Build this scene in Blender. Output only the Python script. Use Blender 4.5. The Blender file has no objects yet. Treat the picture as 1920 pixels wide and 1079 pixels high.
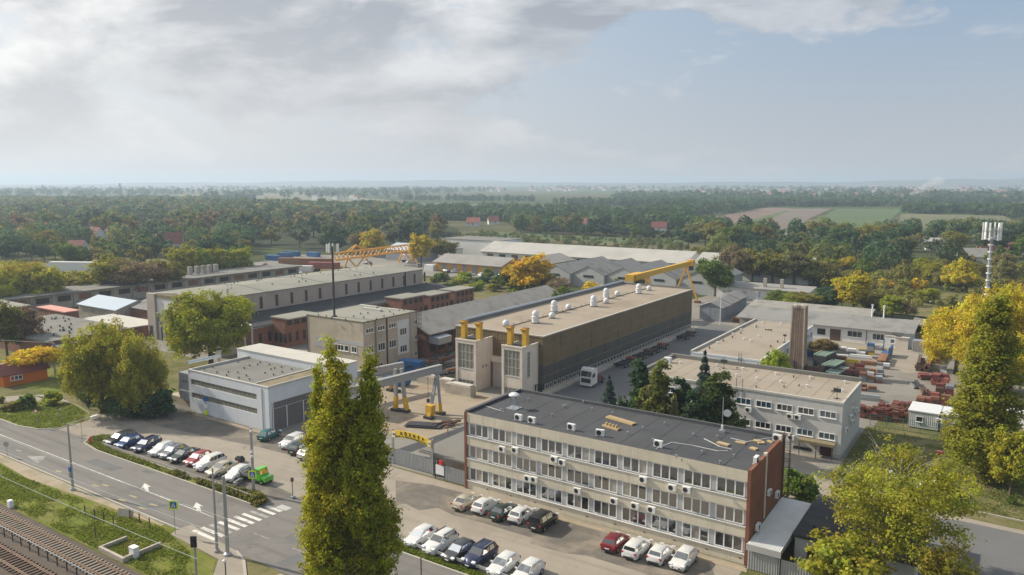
import bpy, bmesh, math, random
import numpy as np
from mathutils import Vector, Matrix

R = math.radians
random.seed(7)
RNG = np.random.default_rng(7)
scn = bpy.context.scene
COL = scn.collection

# ---------------------------------------------------------------- camera
F, PITCH, YAW, CAMH = 1438.4, R(7.8586), R(33.866), 39.2
cam = bpy.data.cameras.new('camera')
cam.sensor_width = 36.0
cam.lens = 36.0 * F / 1920.0
cam.clip_start = 0.5
cam.clip_end = 80000
camo = bpy.data.objects.new('camera', cam)
camo.location = (0, 0, CAMH)
camo.rotation_euler = (math.pi / 2 - PITCH, 0, YAW)
COL.objects.link(camo)
scn.camera = camo

# ---------------------------------------------------------------- light, sky, exposure
SUN_EL, SUN_AZ = R(34), R(10)          # azimuth of the light's travel, from +X towards +Y
sd = bpy.data.lights.new('sun', 'SUN')
sd.energy = 3.9
sd.angle = R(1.2)
sd.color = (1.0, 0.90, 0.73)
so = bpy.data.objects.new('sun', sd)
tr = Vector((math.cos(SUN_EL) * math.cos(SUN_AZ), math.cos(SUN_EL) * math.sin(SUN_AZ), -math.sin(SUN_EL)))
so.rotation_euler = tr.to_track_quat('-Z', 'Y').to_euler()
so.location = (-100, 0, 120)
COL.objects.link(so)
SUNV = -tr

scn.view_settings.view_transform = 'Standard'
scn.view_settings.look = 'None'
scn.view_settings.gamma = 1.0
scn.view_settings.exposure = 0.50
scn.view_settings.use_curve_mapping = False

world = bpy.data.worlds.new('World')
scn.world = world
world.use_nodes = True


class NT:
    """small helper for node trees"""
    def __init__(s, tree):
        s.t = tree
        s.n = tree.nodes
        s.l = tree.links

    def node(s, typ, **kw):
        nd = s.n.new(typ)
        for k, v in kw.items():
            if k == 'inputs':
                for i, val in v.items():
                    s.put(nd.inputs[i], val)
            else:
                setattr(nd, k, v)
        return nd

    def put(s, sock, val):
        if isinstance(val, bpy.types.NodeSocket):
            s.l.new(val, sock)
        elif hasattr(sock, 'default_value'):
            if sock.type == 'RGBA' and len(val) == 3:
                val = (*val, 1)
            sock.default_value = val

    def math(s, op, a, b=0.0, c=None, clamp=False):
        nd = s.node('ShaderNodeMath', operation=op, use_clamp=clamp)
        s.put(nd.inputs[0], a)
        s.put(nd.inputs[1], b)
        if c is not None:
            s.put(nd.inputs[2], c)
        return nd.outputs[0]

    def mix(s, f, a, b, blend='MIX'):
        nd = s.node('ShaderNodeMix', data_type='RGBA', blend_type=blend)
        nd.clamp_factor = True
        s.put(nd.inputs[0], f)
        s.put(nd.inputs[6], a)
        s.put(nd.inputs[7], b)
        return nd.outputs[2]

    def ramp(s, f, stops):
        nd = s.node('ShaderNodeMapRange', clamp=True)
        s.put(nd.inputs[0], f)
        nd.inputs[1].default_value, nd.inputs[2].default_value = stops[0], stops[1]
        nd.inputs[3].default_value = stops[2] if len(stops) > 2 else 0
        nd.inputs[4].default_value = stops[3] if len(stops) > 3 else 1
        return nd.outputs[0]

    def noise(s, vec, scale, detail=4, rough=.55, dist=0.0):
        nd = s.node('ShaderNodeTexNoise', inputs={'Vector': vec, 'Scale': scale, 'Detail': detail,
                                                  'Roughness': rough, 'Distortion': dist})
        return nd.outputs['Fac']

    def vscale(s, vec, sc, off=(0, 0, 0), rz=0.0):
        nd = s.node('ShaderNodeMapping')
        nd.inputs['Rotation'].default_value = (0, 0, rz)
        s.put(nd.inputs['Vector'], vec)
        nd.inputs['Scale'].default_value = sc
        nd.inputs['Location'].default_value = off
        return nd.outputs[0]


def build_world():
    w = NT(world.node_tree)
    w.n.clear()
    out = w.node('ShaderNodeOutputWorld')
    bg = w.node('ShaderNodeBackground', inputs={'Strength': 0.105})
    w.l.new(bg.outputs[0], out.inputs[0])
    sky = w.node('ShaderNodeTexSky', sky_type='NISHITA', sun_disc=False)
    sky.sun_elevation = SUN_EL
    sky.sun_rotation = R(270) - SUN_AZ
    sky.air_density, sky.dust_density, sky.ozone_density = 1.0, 2.0, 1.5
    tc = w.node('ShaderNodeTexCoord')
    d = tc.outputs['Generated']
    sep = w.node('ShaderNodeSeparateXYZ')
    w.l.new(d, sep.inputs[0])
    z = sep.outputs[2]
    # one cloud deck over the whole sky: flattened sideways the way far clouds are, the same in every direction
    lowf = w.noise(w.vscale(d, (1.7, 1.7, 3.6), SKYOFF[0], SKYROT), 1.0, 2, .5)
    n1 = w.noise(w.vscale(d, (4.6, 4.6, 12.0), SKYOFF[1], SKYROT), 1.0, 12, .56, .3)
    up = tuple(o_ + k_ for o_, k_ in zip(SKYOFF[1], (-.10, -.03, .30)))          # the same field a little nearer the light
    n1b = w.noise(w.vscale(d, (4.6, 4.6, 12.0), up, SKYROT), 1.0, 12, .56, .3)
    dens = w.math('ADD', w.math('MULTIPLY', lowf, .55), w.math('MULTIPLY', n1, .6))
    cover = w.ramp(dens, (.535, .578))
    thick = w.ramp(dens, (.57, .72))
    rim = w.math('MULTIPLY', w.math('SUBTRACT', n1b, n1), 4.6)
    thick = w.math('ADD', w.math('ADD', w.math('MULTIPLY', thick, .8), .32), rim, clamp=True)
    dot = w.node('ShaderNodeVectorMath', operation='DOT_PRODUCT')
    w.l.new(d, dot.inputs[0])
    dot.inputs[1].default_value = SUNV
    near = w.ramp(dot.outputs['Value'], (.0, .97))
    near = w.math('POWER', near, 1.6)
    lit = w.mix(near, (4.2, 4.4, 4.7), (8.6, 8.4, 8.0))
    shade = w.mix(near, (2.3, 2.5, 2.9), (3.6, 3.7, 3.9))
    cloud = w.mix(thick, lit, shade)
    base = w.mix(1.0, sky.outputs[0], (.55, .58, .62), 'MULTIPLY')
    c = w.mix(.72, base, w.mix(near, (2.6, 3.45, 4.5), (7.4, 7.4, 7.2)))      # thin high veil
    c = w.mix(w.math('MULTIPLY', cover, .86), c, cloud)
    mist = w.math('SUBTRACT', 1.0, w.ramp(z, (.0, .22)))
    mist = w.math('POWER', mist, 1.3)
    c = w.mix(w.math('MULTIPLY', mist, .92), c, w.mix(near, (3.75, 3.82, 3.95), (6.6, 6.55, 6.4)))
    w.l.new(c, bg.inputs['Color'])


SKYROT = R(-14)
SKYOFF = ((19.121, 18.957, 1.131), (1.697, 16.71, 14.719))
build_world()
scn.cycles.use_denoising = True
scn.cycles.max_bounces = 5
scn.cycles.diffuse_bounces = 3
scn.cycles.glossy_bounces = 2
scn.cycles.transmission_bounces = 2
scn.cycles.volume_bounces = 1
scn.cycles.transparent_max_bounces = 4
scn.cycles.sample_clamp_indirect = 6.0
scn.cycles.use_adaptive_sampling = False


# ---------------------------------------------------------------- photo pixel -> ground
def gp(u, v, z=0.0):
    a = (u - 960) / F
    b = -(v - 539.5) / F
    cp, sp = math.cos(PITCH), math.sin(PITCH)
    y = cp + b * sp
    zz = -sp + b * cp
    t = (z - CAMH) / zz
    x, y = a * t, y * t
    c, s = math.cos(YAW), math.sin(YAW)
    return (x * c - y * s, x * s + y * c)


def proj(x, y, z):
    c, s = math.cos(YAW), math.sin(YAW)
    X, D, zz = x * c + y * s, -x * s + y * c, z - CAMH
    cp, sp = math.cos(PITCH), math.sin(PITCH)
    d, up = D * cp - zz * sp, D * sp + zz * cp
    return 960 + F * X / d, 539.5 - F * up / d, d


def zat(v, x, y):
    lo, hi = -5.0, 120.0
    for _ in range(50):
        m = (lo + hi) / 2
        if proj(x, y, m)[1] > v:
            lo = m
        else:
            hi = m
    return lo


def xat(u, y):
    """x on the ground at depth row y that lies under photo column u"""
    lo, hi = -900.0, 300.0
    for _ in range(60):
        m = (lo + hi) / 2
        if proj(m, y, 0)[0] < u:
            lo = m
        else:
            hi = m
    return lo


def yat(u, x):
    """y at which the ground point with this x lies under photo column u"""
    lo, hi = 10.0, 900.0
    for _ in range(60):
        m = (lo + hi) / 2
        if proj(x, m, 0)[0] < u:
            lo = m
        else:
            hi = m
    return lo


# ---------------------------------------------------------------- mesh builder
class MB:
    def __init__(s):
        s.v, s.f, s.m = [], [], []

    def add(s, verts, faces, mi=0):
        o = len(s.v)
        s.v += [tuple(p) for p in verts]
        s.f += [tuple(i + o for i in f) for f in faces]
        s.m += [mi] * len(faces)
        return s

    def box(s, x0, x1, y0, y1, z0, z1, mi=0):
        v = [(x0, y0, z0), (x1, y0, z0), (x1, y1, z0), (x0, y1, z0), (x0, y0, z1), (x1, y0, z1), (x1, y1, z1), (x0, y1, z1)]
        return s.add(v, [(0, 3, 2, 1), (4, 5, 6, 7), (0, 1, 5, 4), (1, 2, 6, 5), (2, 3, 7, 6), (3, 0, 4, 7)], mi)

    def obox(s, c, ax, ay, az, mi=0):
        c, ax, ay, az = map(Vector, (c, ax, ay, az))
        v = []
        for k in (-1, 1):
            for i, j in ((-1, -1), (1, -1), (1, 1), (-1, 1)):
                v.append(c + ax * i + ay * j + az * k)
        return s.add(v, [(0, 3, 2, 1), (4, 5, 6, 7), (0, 1, 5, 4), (1, 2, 6, 5), (2, 3, 7, 6), (3, 0, 4, 7)], mi)

    def bar(s, a, b, w, h=None, mi=0):
        a, b = Vector(a), Vector(b)
        h = h or w
        d = b - a
        u = d.normalized()
        side = u.cross(Vector((0, 0, 1)))
        side = side.normalized() if side.length > 1e-4 else Vector((1, 0, 0))
        up = side.cross(u).normalized()
        return s.obox((a + b) / 2, side * (w / 2), d / 2, up * (h / 2), mi)

    def tube(s, a, b, r0, r1=None, n=8, mi=0, cap=True):
        a, b = Vector(a), Vector(b)
        r1 = r0 if r1 is None else r1
        u = (b - a).normalized()
        e = u.cross(Vector((0, 0, 1)))
        e = e.normalized() if e.length > 1e-4 else Vector((1, 0, 0))
        g = u.cross(e)
        v = []
        for p, r in ((a, r0), (b, r1)):
            for i in range(n):
                t = 2 * math.pi * i / n
                v.append(p + e * (r * math.cos(t)) + g * (r * math.sin(t)))
        f = [(i, (i + 1) % n, n + (i + 1) % n, n + i) for i in range(n)]
        if cap:
            f += [tuple(range(n))[::-1], tuple(range(n, 2 * n))]
        return s.add(v, f, mi)

    def lathe(s, c, prof, n=12, mi=0):
        c = Vector(c)
        v, f = [], []
        for r, z in prof:
            for i in range(n):
                t = 2 * math.pi * i / n
                v.append(c + Vector((r * math.cos(t), r * math.sin(t), z)))
        for k in range(len(prof) - 1):
            for i in range(n):
                j = (i + 1) % n
                f.append((k * n + i, k * n + j, (k + 1) * n + j, (k + 1) * n + i))
        f.append(tuple(range(n))[::-1])
        f.append(tuple(range((len(prof) - 1) * n, len(prof) * n)))
        return s.add(v, f, mi)

    def prism(s, poly, z0, z1, mi=0):
        n = len(poly)
        v = [(x, y, z0) for x, y in poly] + [(x, y, z1) for x, y in poly]
        f = [(i, (i + 1) % n, n + (i + 1) % n, n + i) for i in range(n)]
        f += [tuple(range(n))[::-1], tuple(range(n, 2 * n))]
        return s.add(v, f, mi)

    def sheet(s, poly, z, mi=0):
        return s.add([(x, y, z) for x, y in poly], [tuple(range(len(poly)))], mi)

    def extr(s, prof, axis, a, b, mi=0):
        """profile [(p,z)] in the plane across `axis` ('x' or 'y'), pushed from a to b"""
        n = len(prof)
        if axis == 'x':
            v = [(a, p, z) for p, z in prof] + [(b, p, z) for p, z in prof]
        else:
            v = [(p, a, z) for p, z in prof] + [(p, b, z) for p, z in prof]
        f = [(i, (i + 1) % n, n + (i + 1) % n, n + i) for i in range(n)]
        f += [tuple(range(n))[::-1], tuple(range(n, 2 * n))]
        return s.add(v, f, mi)

    def mesh(s, name, mats=(), smooth=False):
        me = bpy.data.meshes.new(name)
        me.from_pydata(s.v, [], s.f)
        for m in mats:
            me.materials.append(m)
        if any(s.m):
            me.polygons.foreach_set('material_index', s.m)
        bm = bmesh.new()
        bm.from_mesh(me)
        bmesh.ops.recalc_face_normals(bm, faces=bm.faces)
        bm.to_mesh(me)
        bm.free()
        if smooth:
            me.polygons.foreach_set('use_smooth', [True] * len(me.polygons))
            me.set_sharp_from_angle(angle=R(38))
        me.update()
        return me

    def build(s, name, mat, parent=None, smooth=False, **kw):
        mats = mat if isinstance(mat, (list, tuple)) else [mat]
        return link(name, s.mesh(name, mats, smooth), parent, **kw)


def link(name, me, parent=None, loc=None, rz=0, kind=None, scale=None, mat=None, color=None):
    o = bpy.data.objects.new(name, me)
    COL.objects.link(o)
    if parent is not None:
        o.parent = parent
    if loc is not None:
        o.location = loc
    if rz:
        o.rotation_euler = (0, 0, rz)
    if scale is not None:
        o.scale = scale if isinstance(scale, (tuple, list)) else (scale,) * 3
    if kind:
        o['kind'] = kind
    if mat is not None:
        o.material_slots[0].link = 'OBJECT'
        o.material_slots[0].material = mat
    if color is not None:
        o.color = (*color, 1)
    return o


def tag(o, label, cat, group=None):
    o['label'] = label
    o['category'] = cat
    if group:
        o['group'] = group
    return o


def thing(name, label, cat, loc=(0, 0, 0), rz=0, group=None):
    o = bpy.data.objects.new(name, None)
    o.empty_display_size = .3
    COL.objects.link(o)
    o.location = loc
    o.rotation_euler = (0, 0, rz)
    return tag(o, label, cat, group)


CACHE = {}


def cached(key, fn):
    if key not in CACHE:
        CACHE[key] = fn()
    return CACHE[key]


# ---------------------------------------------------------------- materials
M = {}


def mat(name, col, rough=.8, var=.12, scale=.6, fine=8.0, streak=0.0, blotch=None, blotch_scale=.25, blotch_amt=.5,
        bump=0.0, metal=0.0, spec=.3, coords='pos', cracks=0.0, ribs=None, tracks=0.0):
    """weathered surface: base colour, two sizes of tone variation, optional vertical run-off streaks and stains"""
    m = bpy.data.materials.new(name)
    m.use_nodes = True
    t = NT(m.node_tree)
    t.n.clear()
    out = t.node('ShaderNodeOutputMaterial')
    b = t.node('ShaderNodeBsdfPrincipled')
    t.l.new(b.outputs[0], out.inputs[0])
    if coords == 'pos':
        p = t.node('ShaderNodeNewGeometry').outputs['Position']
    else:
        p = t.node('ShaderNodeTexCoord').outputs['Object']
    n1 = t.noise(p, scale, 5, .6)
    n2 = t.noise(p, fine, 3, .6)
    k = t.math('ADD', t.math('MULTIPLY', t.math('SUBTRACT', n1, .5), var * 3.2), t.math('MULTIPLY', t.math('SUBTRACT', n2, .5), var * 1.6))
    k = t.math('ADD', k, 1.0)
    c = t.mix(1.0, col, k, 'MULTIPLY')
    if blotch:
        nb = t.noise(t.vscale(p, (1, 1, 1), (17, 5, 2)), blotch_scale, 6, .62, .3)
        c = t.mix(t.math('MULTIPLY', t.ramp(nb, (.5, .66)), blotch_amt), c, blotch)
    if streak:
        ns = t.noise(t.vscale(p, (2.2, 2.2, .12)), 1.0, 5, .65)
        c = t.mix(t.math('MULTIPLY', t.ramp(ns, (.52, .75)), streak), c, tuple(x * .45 for x in col))
    if tracks:
        nt = t.noise(t.vscale(p, (.035, .85, 1)), 1.0, 4, .6)
        c = t.mix(t.math('MULTIPLY', t.ramp(nt, (.50, .68)), tracks), c, tuple(x * .55 for x in col))
        oil = t.noise(t.vscale(p, (1, 1, 1), (3, 9, 0)), .9, 2, .5)
        c = t.mix(t.math('MULTIPLY', t.ramp(oil, (.68, .76)), tracks), c, tuple(x * .35 for x in col))
    if cracks:
        nv = t.node('ShaderNodeTexNoise', inputs={'Vector': p, 'Scale': .35, 'Detail': 6, 'Roughness': .7})
        vm = t.node('ShaderNodeVectorMath', operation='MULTIPLY_ADD')
        t.l.new(nv.outputs['Color'], vm.inputs[0])
        vm.inputs[1].default_value = (6, 6, 0)
        t.l.new(p, vm.inputs[2])
        vo = t.node('ShaderNodeTexVoronoi', feature='DISTANCE_TO_EDGE', inputs={'Vector': vm.outputs[0], 'Scale': .16})
        gate = t.ramp(t.noise(p, .07, 3, .5), (.48, .6))
        c = t.mix(t.math('MULTIPLY', t.math('MULTIPLY', t.math('SUBTRACT', 1.0, t.ramp(vo.outputs['Distance'], (.0, .010))), cracks), gate), c, tuple(x * .5 for x in col))
    t.put(b.inputs['Base Color'], c)
    b.inputs['Roughness'].default_value = rough
    b.inputs['Metallic'].default_value = metal
    b.inputs['Specular IOR Level'].default_value = spec
    if ribs:
        sep = t.node('ShaderNodeSeparateXYZ')
        t.l.new(p, sep.inputs[0])
        ax = t.math('ADD', sep.outputs[0], sep.outputs[1]) if ribs[0] == 'xy' else sep.outputs['xyz'.index(ribs[0])]
        wv = t.math('SINE', t.math('MULTIPLY', ax, 2 * math.pi / ribs[1]))
        bp = t.node('ShaderNodeBump', inputs={'Strength': .8, 'Distance': ribs[2], 'Height': wv})
        t.l.new(bp.outputs[0], b.inputs['Normal'])
    elif bump:
        bp = t.node('ShaderNodeBump', inputs={'Strength': .6, 'Distance': bump, 'Height': n2})
        t.l.new(bp.outputs[0], b.inputs['Normal'])
    M[name] = m
    return m


def plain(name, col, rough=.5, metal=0.0, spec=.5, coat=0.0, emit=None):
    m = bpy.data.materials.new(name)
    m.use_nodes = True
    t = NT(m.node_tree)
    b = m.node_tree.nodes['Principled BSDF']
    p = t.node('ShaderNodeTexCoord').outputs['Object']
    k = t.math('ADD', t.math('MULTIPLY', t.math('SUBTRACT', t.noise(p, 2.3, 4, .6), .5), .22), 1.0)
    t.put(b.inputs['Base Color'], t.mix(1.0, col, k, 'MULTIPLY'))
    b.inputs['Roughness'].default_value = rough
    b.inputs['Metallic'].default_value = metal
    b.inputs['Specular IOR Level'].default_value = spec
    b.inputs['Coat Weight'].default_value = coat
    b.inputs['Coat Roughness'].default_value = .06
    M[name] = m
    return m


# ground surfaces
mat('road', (.19, .178, .166), .86, .10, .25, 5, blotch=(.125, .121, .118), blotch_scale=.16, blotch_amt=.55, bump=.01, cracks=.9, tracks=.5)
mat('concrete_lot', (.32, .28, .23), .9, .12, .3, 4, blotch=(.25, .22, .18), blotch_scale=.2, blotch_amt=.5, bump=.01, cracks=.6, tracks=.32)
mat('patch_asphalt', (.155, .14, .122), .92, .26, .5, 3, blotch=(.30, .255, .20), blotch_scale=.17, blotch_amt=.85, bump=.02, tracks=.35)
mat('yard_concrete', (.24, .225, .20), .9, .14, .15, 3, blotch=(.16, .15, .135), blotch_scale=.1, blotch_amt=.6, cracks=.4)
mat('rust_concrete', (.33, .275, .205), .9, .14, .3, 3, blotch=(.25, .17, .11), blotch_scale=.25, blotch_amt=.7)
mat('yard_asphalt', (.155, .155, .155), .9, .12, .2, 4, blotch=(.11, .11, .11), blotch_scale=.1, blotch_amt=.6)
mat('dirt', (.37, .30, .22), .95, .18, .35, 3, blotch=(.20, .19, .09), blotch_scale=.3, blotch_amt=.6, bump=.03)
mat('kerb', (.42, .39, .34), .9, .12, .8, 6)
mat('paint_white', (.66, .64, .59), .8, .25, 1.6, 9, blotch=(.2, .2, .2), blotch_scale=1.1, blotch_amt=.6)
mat('paint_faded', (.34, .33, .31), .85, .25, 1.3, 9, blotch=(.14, .14, .14), blotch_scale=.9, blotch_amt=.8)
mat('paint_yellow', (.40, .33, .19), .85, .25, 1.3, 9, blotch=(.14, .14, .14), blotch_scale=.9, blotch_amt=.6)
mat('ballast', (.115, .09, .072), .95, .30, .5, 9, blotch=(.10, .085, .075), blotch_scale=.35, blotch_amt=.6, bump=.05)
mat('sleeper', (.27, .23, .185), .9, .15, .9, 8)
mat('sleeper_brown', (.14, .10, .075), .9, .2, .9, 8)
mat('rail', (.30, .22, .17), .45, .15, .9, 8, metal=.6)
# walls, roofs
mat('cream_plaster', (.66, .60, .48), .9, .09, .35, 4, streak=.42, blotch=(.45, .39, .30), blotch_scale=.3, blotch_amt=.3)
mat('pier_grey', (.44, .44, .43), .85, .08, .5, 4)
mat('pvc_white', (.80, .80, .79), .45, .04, .6, 4)
mat('brick_wall', (.23, .095, .056), .9, .30, .5, 9, blotch=(.16, .075, .05), blotch_scale=.4, blotch_amt=.5, bump=.02)
mat('roof_felt', (.066, .068, .075), .85, .16, .22, 3, blotch=(.085, .087, .093), blotch_scale=.16, blotch_amt=.6)
mat('roof_felt_edge', (.085, .088, .096), .8, .12, .4, 3)
mat('roof_beige', (.33, .285, .23), .92, .08, .15, 2, blotch=(.26, .215, .17), blotch_scale=.12, blotch_amt=.6)
mat('roof_hall', (.335, .28, .22), .92, .1, .2, 2, blotch=(.25, .19, .145), blotch_scale=.1, blotch_amt=.7, streak=.25)
mat('roof_grey', (.20, .195, .18), .92, .1, .2, 3, blotch=(.14, .135, .12), blotch_scale=.15, blotch_amt=.6)
mat('roof_olive', (.27, .265, .225), .92, .1, .12, 2, blotch=(.21, .205, .175), blotch_scale=.08, blotch_amt=.6)
mat('roof_moss', (.24, .20, .125), .95, .2, .5, 4, blotch=(.14, .115, .07), blotch_scale=.5, blotch_amt=.6)
mat('roof_pale', (.52, .50, .455), .9, .1, .2, 2, blotch=(.42, .40, .36), blotch_scale=.2, blotch_amt=.5)
mat('roof_dark', (.045, .047, .052), .85, .16, .4, 4, blotch=(.075, .077, .08), blotch_scale=.3, blotch_amt=.6)
mat('asbestos', (.30, .285, .26), .95, .12, .25, 3, blotch=(.19, .175, .155), blotch_scale=.3, blotch_amt=.7, ribs=('y', .9, .06))
mat('asbestos_x', (.29, .28, .265), .95, .1, .12, 2, blotch=(.22, .21, .195), blotch_scale=.12, blotch_amt=.6)
mat('roof_sheet', (.43, .415, .385), .9, .1, .12, 2, blotch=(.34, .33, .30), blotch_scale=.1, blotch_amt=.6, ribs=('x', 1.1, .06))
mat('asbestos_dark', (.25, .245, .235), .95, .12, .2, 2, blotch=(.11, .11, .11), blotch_scale=.15, blotch_amt=.6)
mat('roof_metal', (.66, .67, .66), .55, .06, .3, 3, blotch=(.5, .49, .46), blotch_scale=.4, blotch_amt=.5)
mat('roof_blue_metal', (.42, .50, .58), .45, .06, .3, 3)
mat('roof_red', (.29, .105, .075), .85, .12, .3, 3, blotch=(.30, .10, .07), blotch_scale=.4, blotch_amt=.5)
mat('roof_pink', (.62, .30, .25), .8, .1, .3, 3)
mat('roof_maroon', (.21, .075, .065), .85, .1, .6, 4)
mat('white_wall', (.64, .67, .70), .8, .05, .4, 3, streak=.26)
mat('white_plaster', (.70, .69, .67), .88, .07, .4, 4, streak=.2)
mat('grey_plaster', (.58, .575, .555), .9, .08, .35, 3, streak=.22, blotch=(.38, .375, .36), blotch_scale=.3, blotch_amt=.4)
mat('beige_plaster', (.52, .44, .335), .92, .09, .3, 3, streak=.3, blotch=(.39, .325, .245), blotch_scale=.22, blotch_amt=.6)
mat('beige_hall', (.43, .375, .32), .92, .08, .3, 3, streak=.35, blotch=(.34, .295, .25), blotch_scale=.25, blotch_amt=.6)
mat('tower_plaster', (.66, .59, .51), .9, .08, .4, 3, streak=.4, blotch=(.52, .43, .34), blotch_scale=.35, blotch_amt=.5)
mat('old_wall', (.40, .37, .33), .92, .14, .4, 3, streak=.35, blotch=(.27, .21, .17), blotch_scale=.3, blotch_amt=.7)
mat('old_brick', (.24, .115, .075), .92, .2, .5, 5, streak=.3, blotch=(.16, .10, .08), blotch_scale=.3, blotch_amt=.7)
mat('clad_brown', (.165, .122, .066), .62, .16, .3, 2, streak=.45, blotch=(.12, .10, .055), blotch_scale=.2, blotch_amt=.5, ribs=('xy', .42, .05))
mat('clad_grey', (.078, .078, .072), .5, .14, .3, 2, streak=.3, ribs=('xy', .42, .05))
mat('corrugated', (.46, .475, .49), .6, .06, .5, 3, streak=.2, ribs=('xy', .28, .05))
mat('fence_grey', (.38, .385, .385), .6, .08, .6, 3, streak=.15)
mat('shed_grey', (.27, .29, .32), .75, .1, .4, 3, streak=.35, blotch=(.20, .21, .23), blotch_scale=.4, blotch_amt=.5)
mat('slat_grey', (.17, .16, .155), .75, .14, .6, 4)
mat('ochre_wall', (.60, .31, .06), .85, .08, .3, 3, streak=.15)
mat('orange_wall', (.64, .165, .02), .7, .08, .6, 4)
mat('concrete_block', (.44, .395, .33), .92, .14, .6, 4, streak=.4, blotch=(.29, .25, .2), blotch_scale=.5, blotch_amt=.6)
mat('roller_door', (.47, .435, .41), .7, .06, .5, 4, ribs=('z', .35, .03))
mat('chimney_brick', (.33, .235, .165), .92, .16, .6, 6, streak=.3, blotch=(.24, .165, .115), blotch_scale=.5, blotch_amt=.6)
mat('glass_dirty', (.22, .21, .17), .35, .25, 1.1, 6)
# things
plain('crane_yellow', (.62, .365, .03), .6)
plain('crane_orange', (.72, .36, .03), .55)
plain('crane_grey', (.31, .31, .305), .6)
plain('galv', (.40, .42, .44), .45, .6)
plain('steel_dark', (.05, .052, .056), .6, .3)
plain('pole_concrete', (.36, .35, .33), .9)
plain('rust', (.22, .10, .055), .85)
plain('rust_dark', (.10, .055, .038), .85)
plain('rust_orange', (.27, .13, .06), .85)
plain('red_oxide', (.175, .045, .042), .75)
plain('red_oxide_light', (.29, .09, .075), .75)
plain('scrap_grey', (.24, .25, .26), .7, .3)
plain('tarp_white', (.72, .72, .72), .7)
plain('green_paint', (.24, .33, .275), .75)
plain('blue_paint', (.035, .12, .25), .65)
plain('blue_cont', (.02, .12, .30), .55)
plain('yellow_paint', (.72, .50, .03), .5)
plain('sign_blue', (.03, .14, .42), .5)
plain('sign_lime', (.70, .88, .02), .5)
plain('sign_white', (.80, .80, .80), .5)
plain('sign_red', (.62, .03, .03), .5)
plain('black', (.018, .018, .02), .6)
plain('tyre', (.02, .02, .02), .85)
plain('hub', (.42, .43, .45), .35, .7)
plain('plastic_dark', (.03, .03, .033), .55)
plain('lamp_glass', (.78, .80, .82), .15, 0, .8)
plain('tail_red', (.42, .012, .015), .3)
plain('plate', (.80, .80, .78), .6)
plain('wood', (.46, .34, .19), .85)
plain('wire_black', (.012, .012, .012), .7)
plain('wire_green', (.07, .16, .12), .6)
plain('cable', (.40, .45, .42), .6)
plain('ac_white', (.76, .76, .74), .5)
plain('vent_white', (.68, .69, .70), .5)
plain('pipe_silver', (.50, .54, .58), .4, .5)
plain('teal_pane', (.03, .10, .17), .2)
plain('dark_pane_in', (.06, .012, .014), .5)
plain('skin', (.45, .27, .2), .6)
plain('bark', (.11, .085, .062), .95)
plain('bark_grey', (.22, .19, .16), .95)


def glass(name, col, refl):
    m = bpy.data.materials.new(name)
    m.use_nodes = True
    t = NT(m.node_tree)
    t.n.clear()
    out = t.node('ShaderNodeOutputMaterial')
    p = t.node('ShaderNodeNewGeometry').outputs['Position']
    k = t.noise(p, .55, 3, .6)
    b = t.node('ShaderNodeBsdfPrincipled', inputs={'Base Color': t.mix(t.ramp(k, (.35, .65)), col, tuple(x * 1.7 for x in col)), 'Roughness': .2})
    bp = t.node('ShaderNodeBump', inputs={'Strength': .05, 'Distance': .3, 'Height': t.noise(p, .8, 2, .5)})
    g = t.node('ShaderNodeBsdfGlossy', inputs={'Color': (.92, .94, .95), 'Roughness': .03, 'Normal': bp.outputs[0]})
    fr = t.node('ShaderNodeFresnel', inputs={'IOR': 1.6})
    f = t.math('ADD', t.math('MULTIPLY', fr.outputs[0], .8), refl, clamp=True)
    mx = t.node('ShaderNodeMixShader')
    t.l.new(f, mx.inputs[0])
    t.l.new(b.outputs[0], mx.inputs[1])
    t.l.new(g.outputs[0], mx.inputs[2])
    t.l.new(mx.outputs[0], out.inputs[0])
    M[name] = m


glass('window_glass', (.025, .022, .02), .20)
glass('pane_blind', (.24, .22, .19), .10)
glass('window_dark', (.012, .013, .015), .08)
glass('window_teal', (.02, .055, .085), .12)
glass('car_glass', (.014, .018, .02), .12)
glass('bright_glass', (.10, .12, .12), .3)


def leafmat(name, trans=.5):
    """leaf: colour comes from the tree (object colour), shifted leaf by leaf"""
    m = bpy.data.materials.new(name)
    m.use_nodes = True
    t = NT(m.node_tree)
    t.n.clear()
    out = t.node('ShaderNodeOutputMaterial')
    oc = t.node('ShaderNodeObjectInfo')
    at = t.node('ShaderNodeAttribute', attribute_name='leaf')
    sepa = t.node('ShaderNodeSeparateColor')
    t.l.new(at.outputs['Color'], sepa.inputs[0])
    hs = t.node('ShaderNodeHueSaturation', inputs={'Color': oc.outputs['Color']})
    t.put(hs.inputs['Hue'], t.math('ADD', .5, t.math('MULTIPLY', t.math('SUBTRACT', sepa.outputs[0], .5), -.06)))
    t.put(hs.inputs['Value'], t.math('ADD', 1.05, t.math('MULTIPLY', sepa.outputs[1], 1.5)))
    d = t.node('ShaderNodeBsdfDiffuse', inputs={'Color': hs.outputs[0]})
    tl = t.node('ShaderNodeBsdfTranslucent', inputs={'Color': hs.outputs[0]})
    mx = t.node('ShaderNodeMixShader', inputs={0: trans})
    t.l.new(d.outputs[0], mx.inputs[1])
    t.l.new(tl.outputs[0], mx.inputs[2])
    gl = t.node('ShaderNodeBsdfGlossy', inputs={'Color': (.8, .8, .8), 'Roughness': .55})
    m2 = t.node('ShaderNodeMixShader', inputs={0: .012})
    t.l.new(mx.outputs[0], m2.inputs[1])
    t.l.new(gl.outputs[0], m2.inputs[2])
    t.l.new(m2.outputs[0], out.inputs[0])
    M[name] = m


leafmat('leaf')
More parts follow.
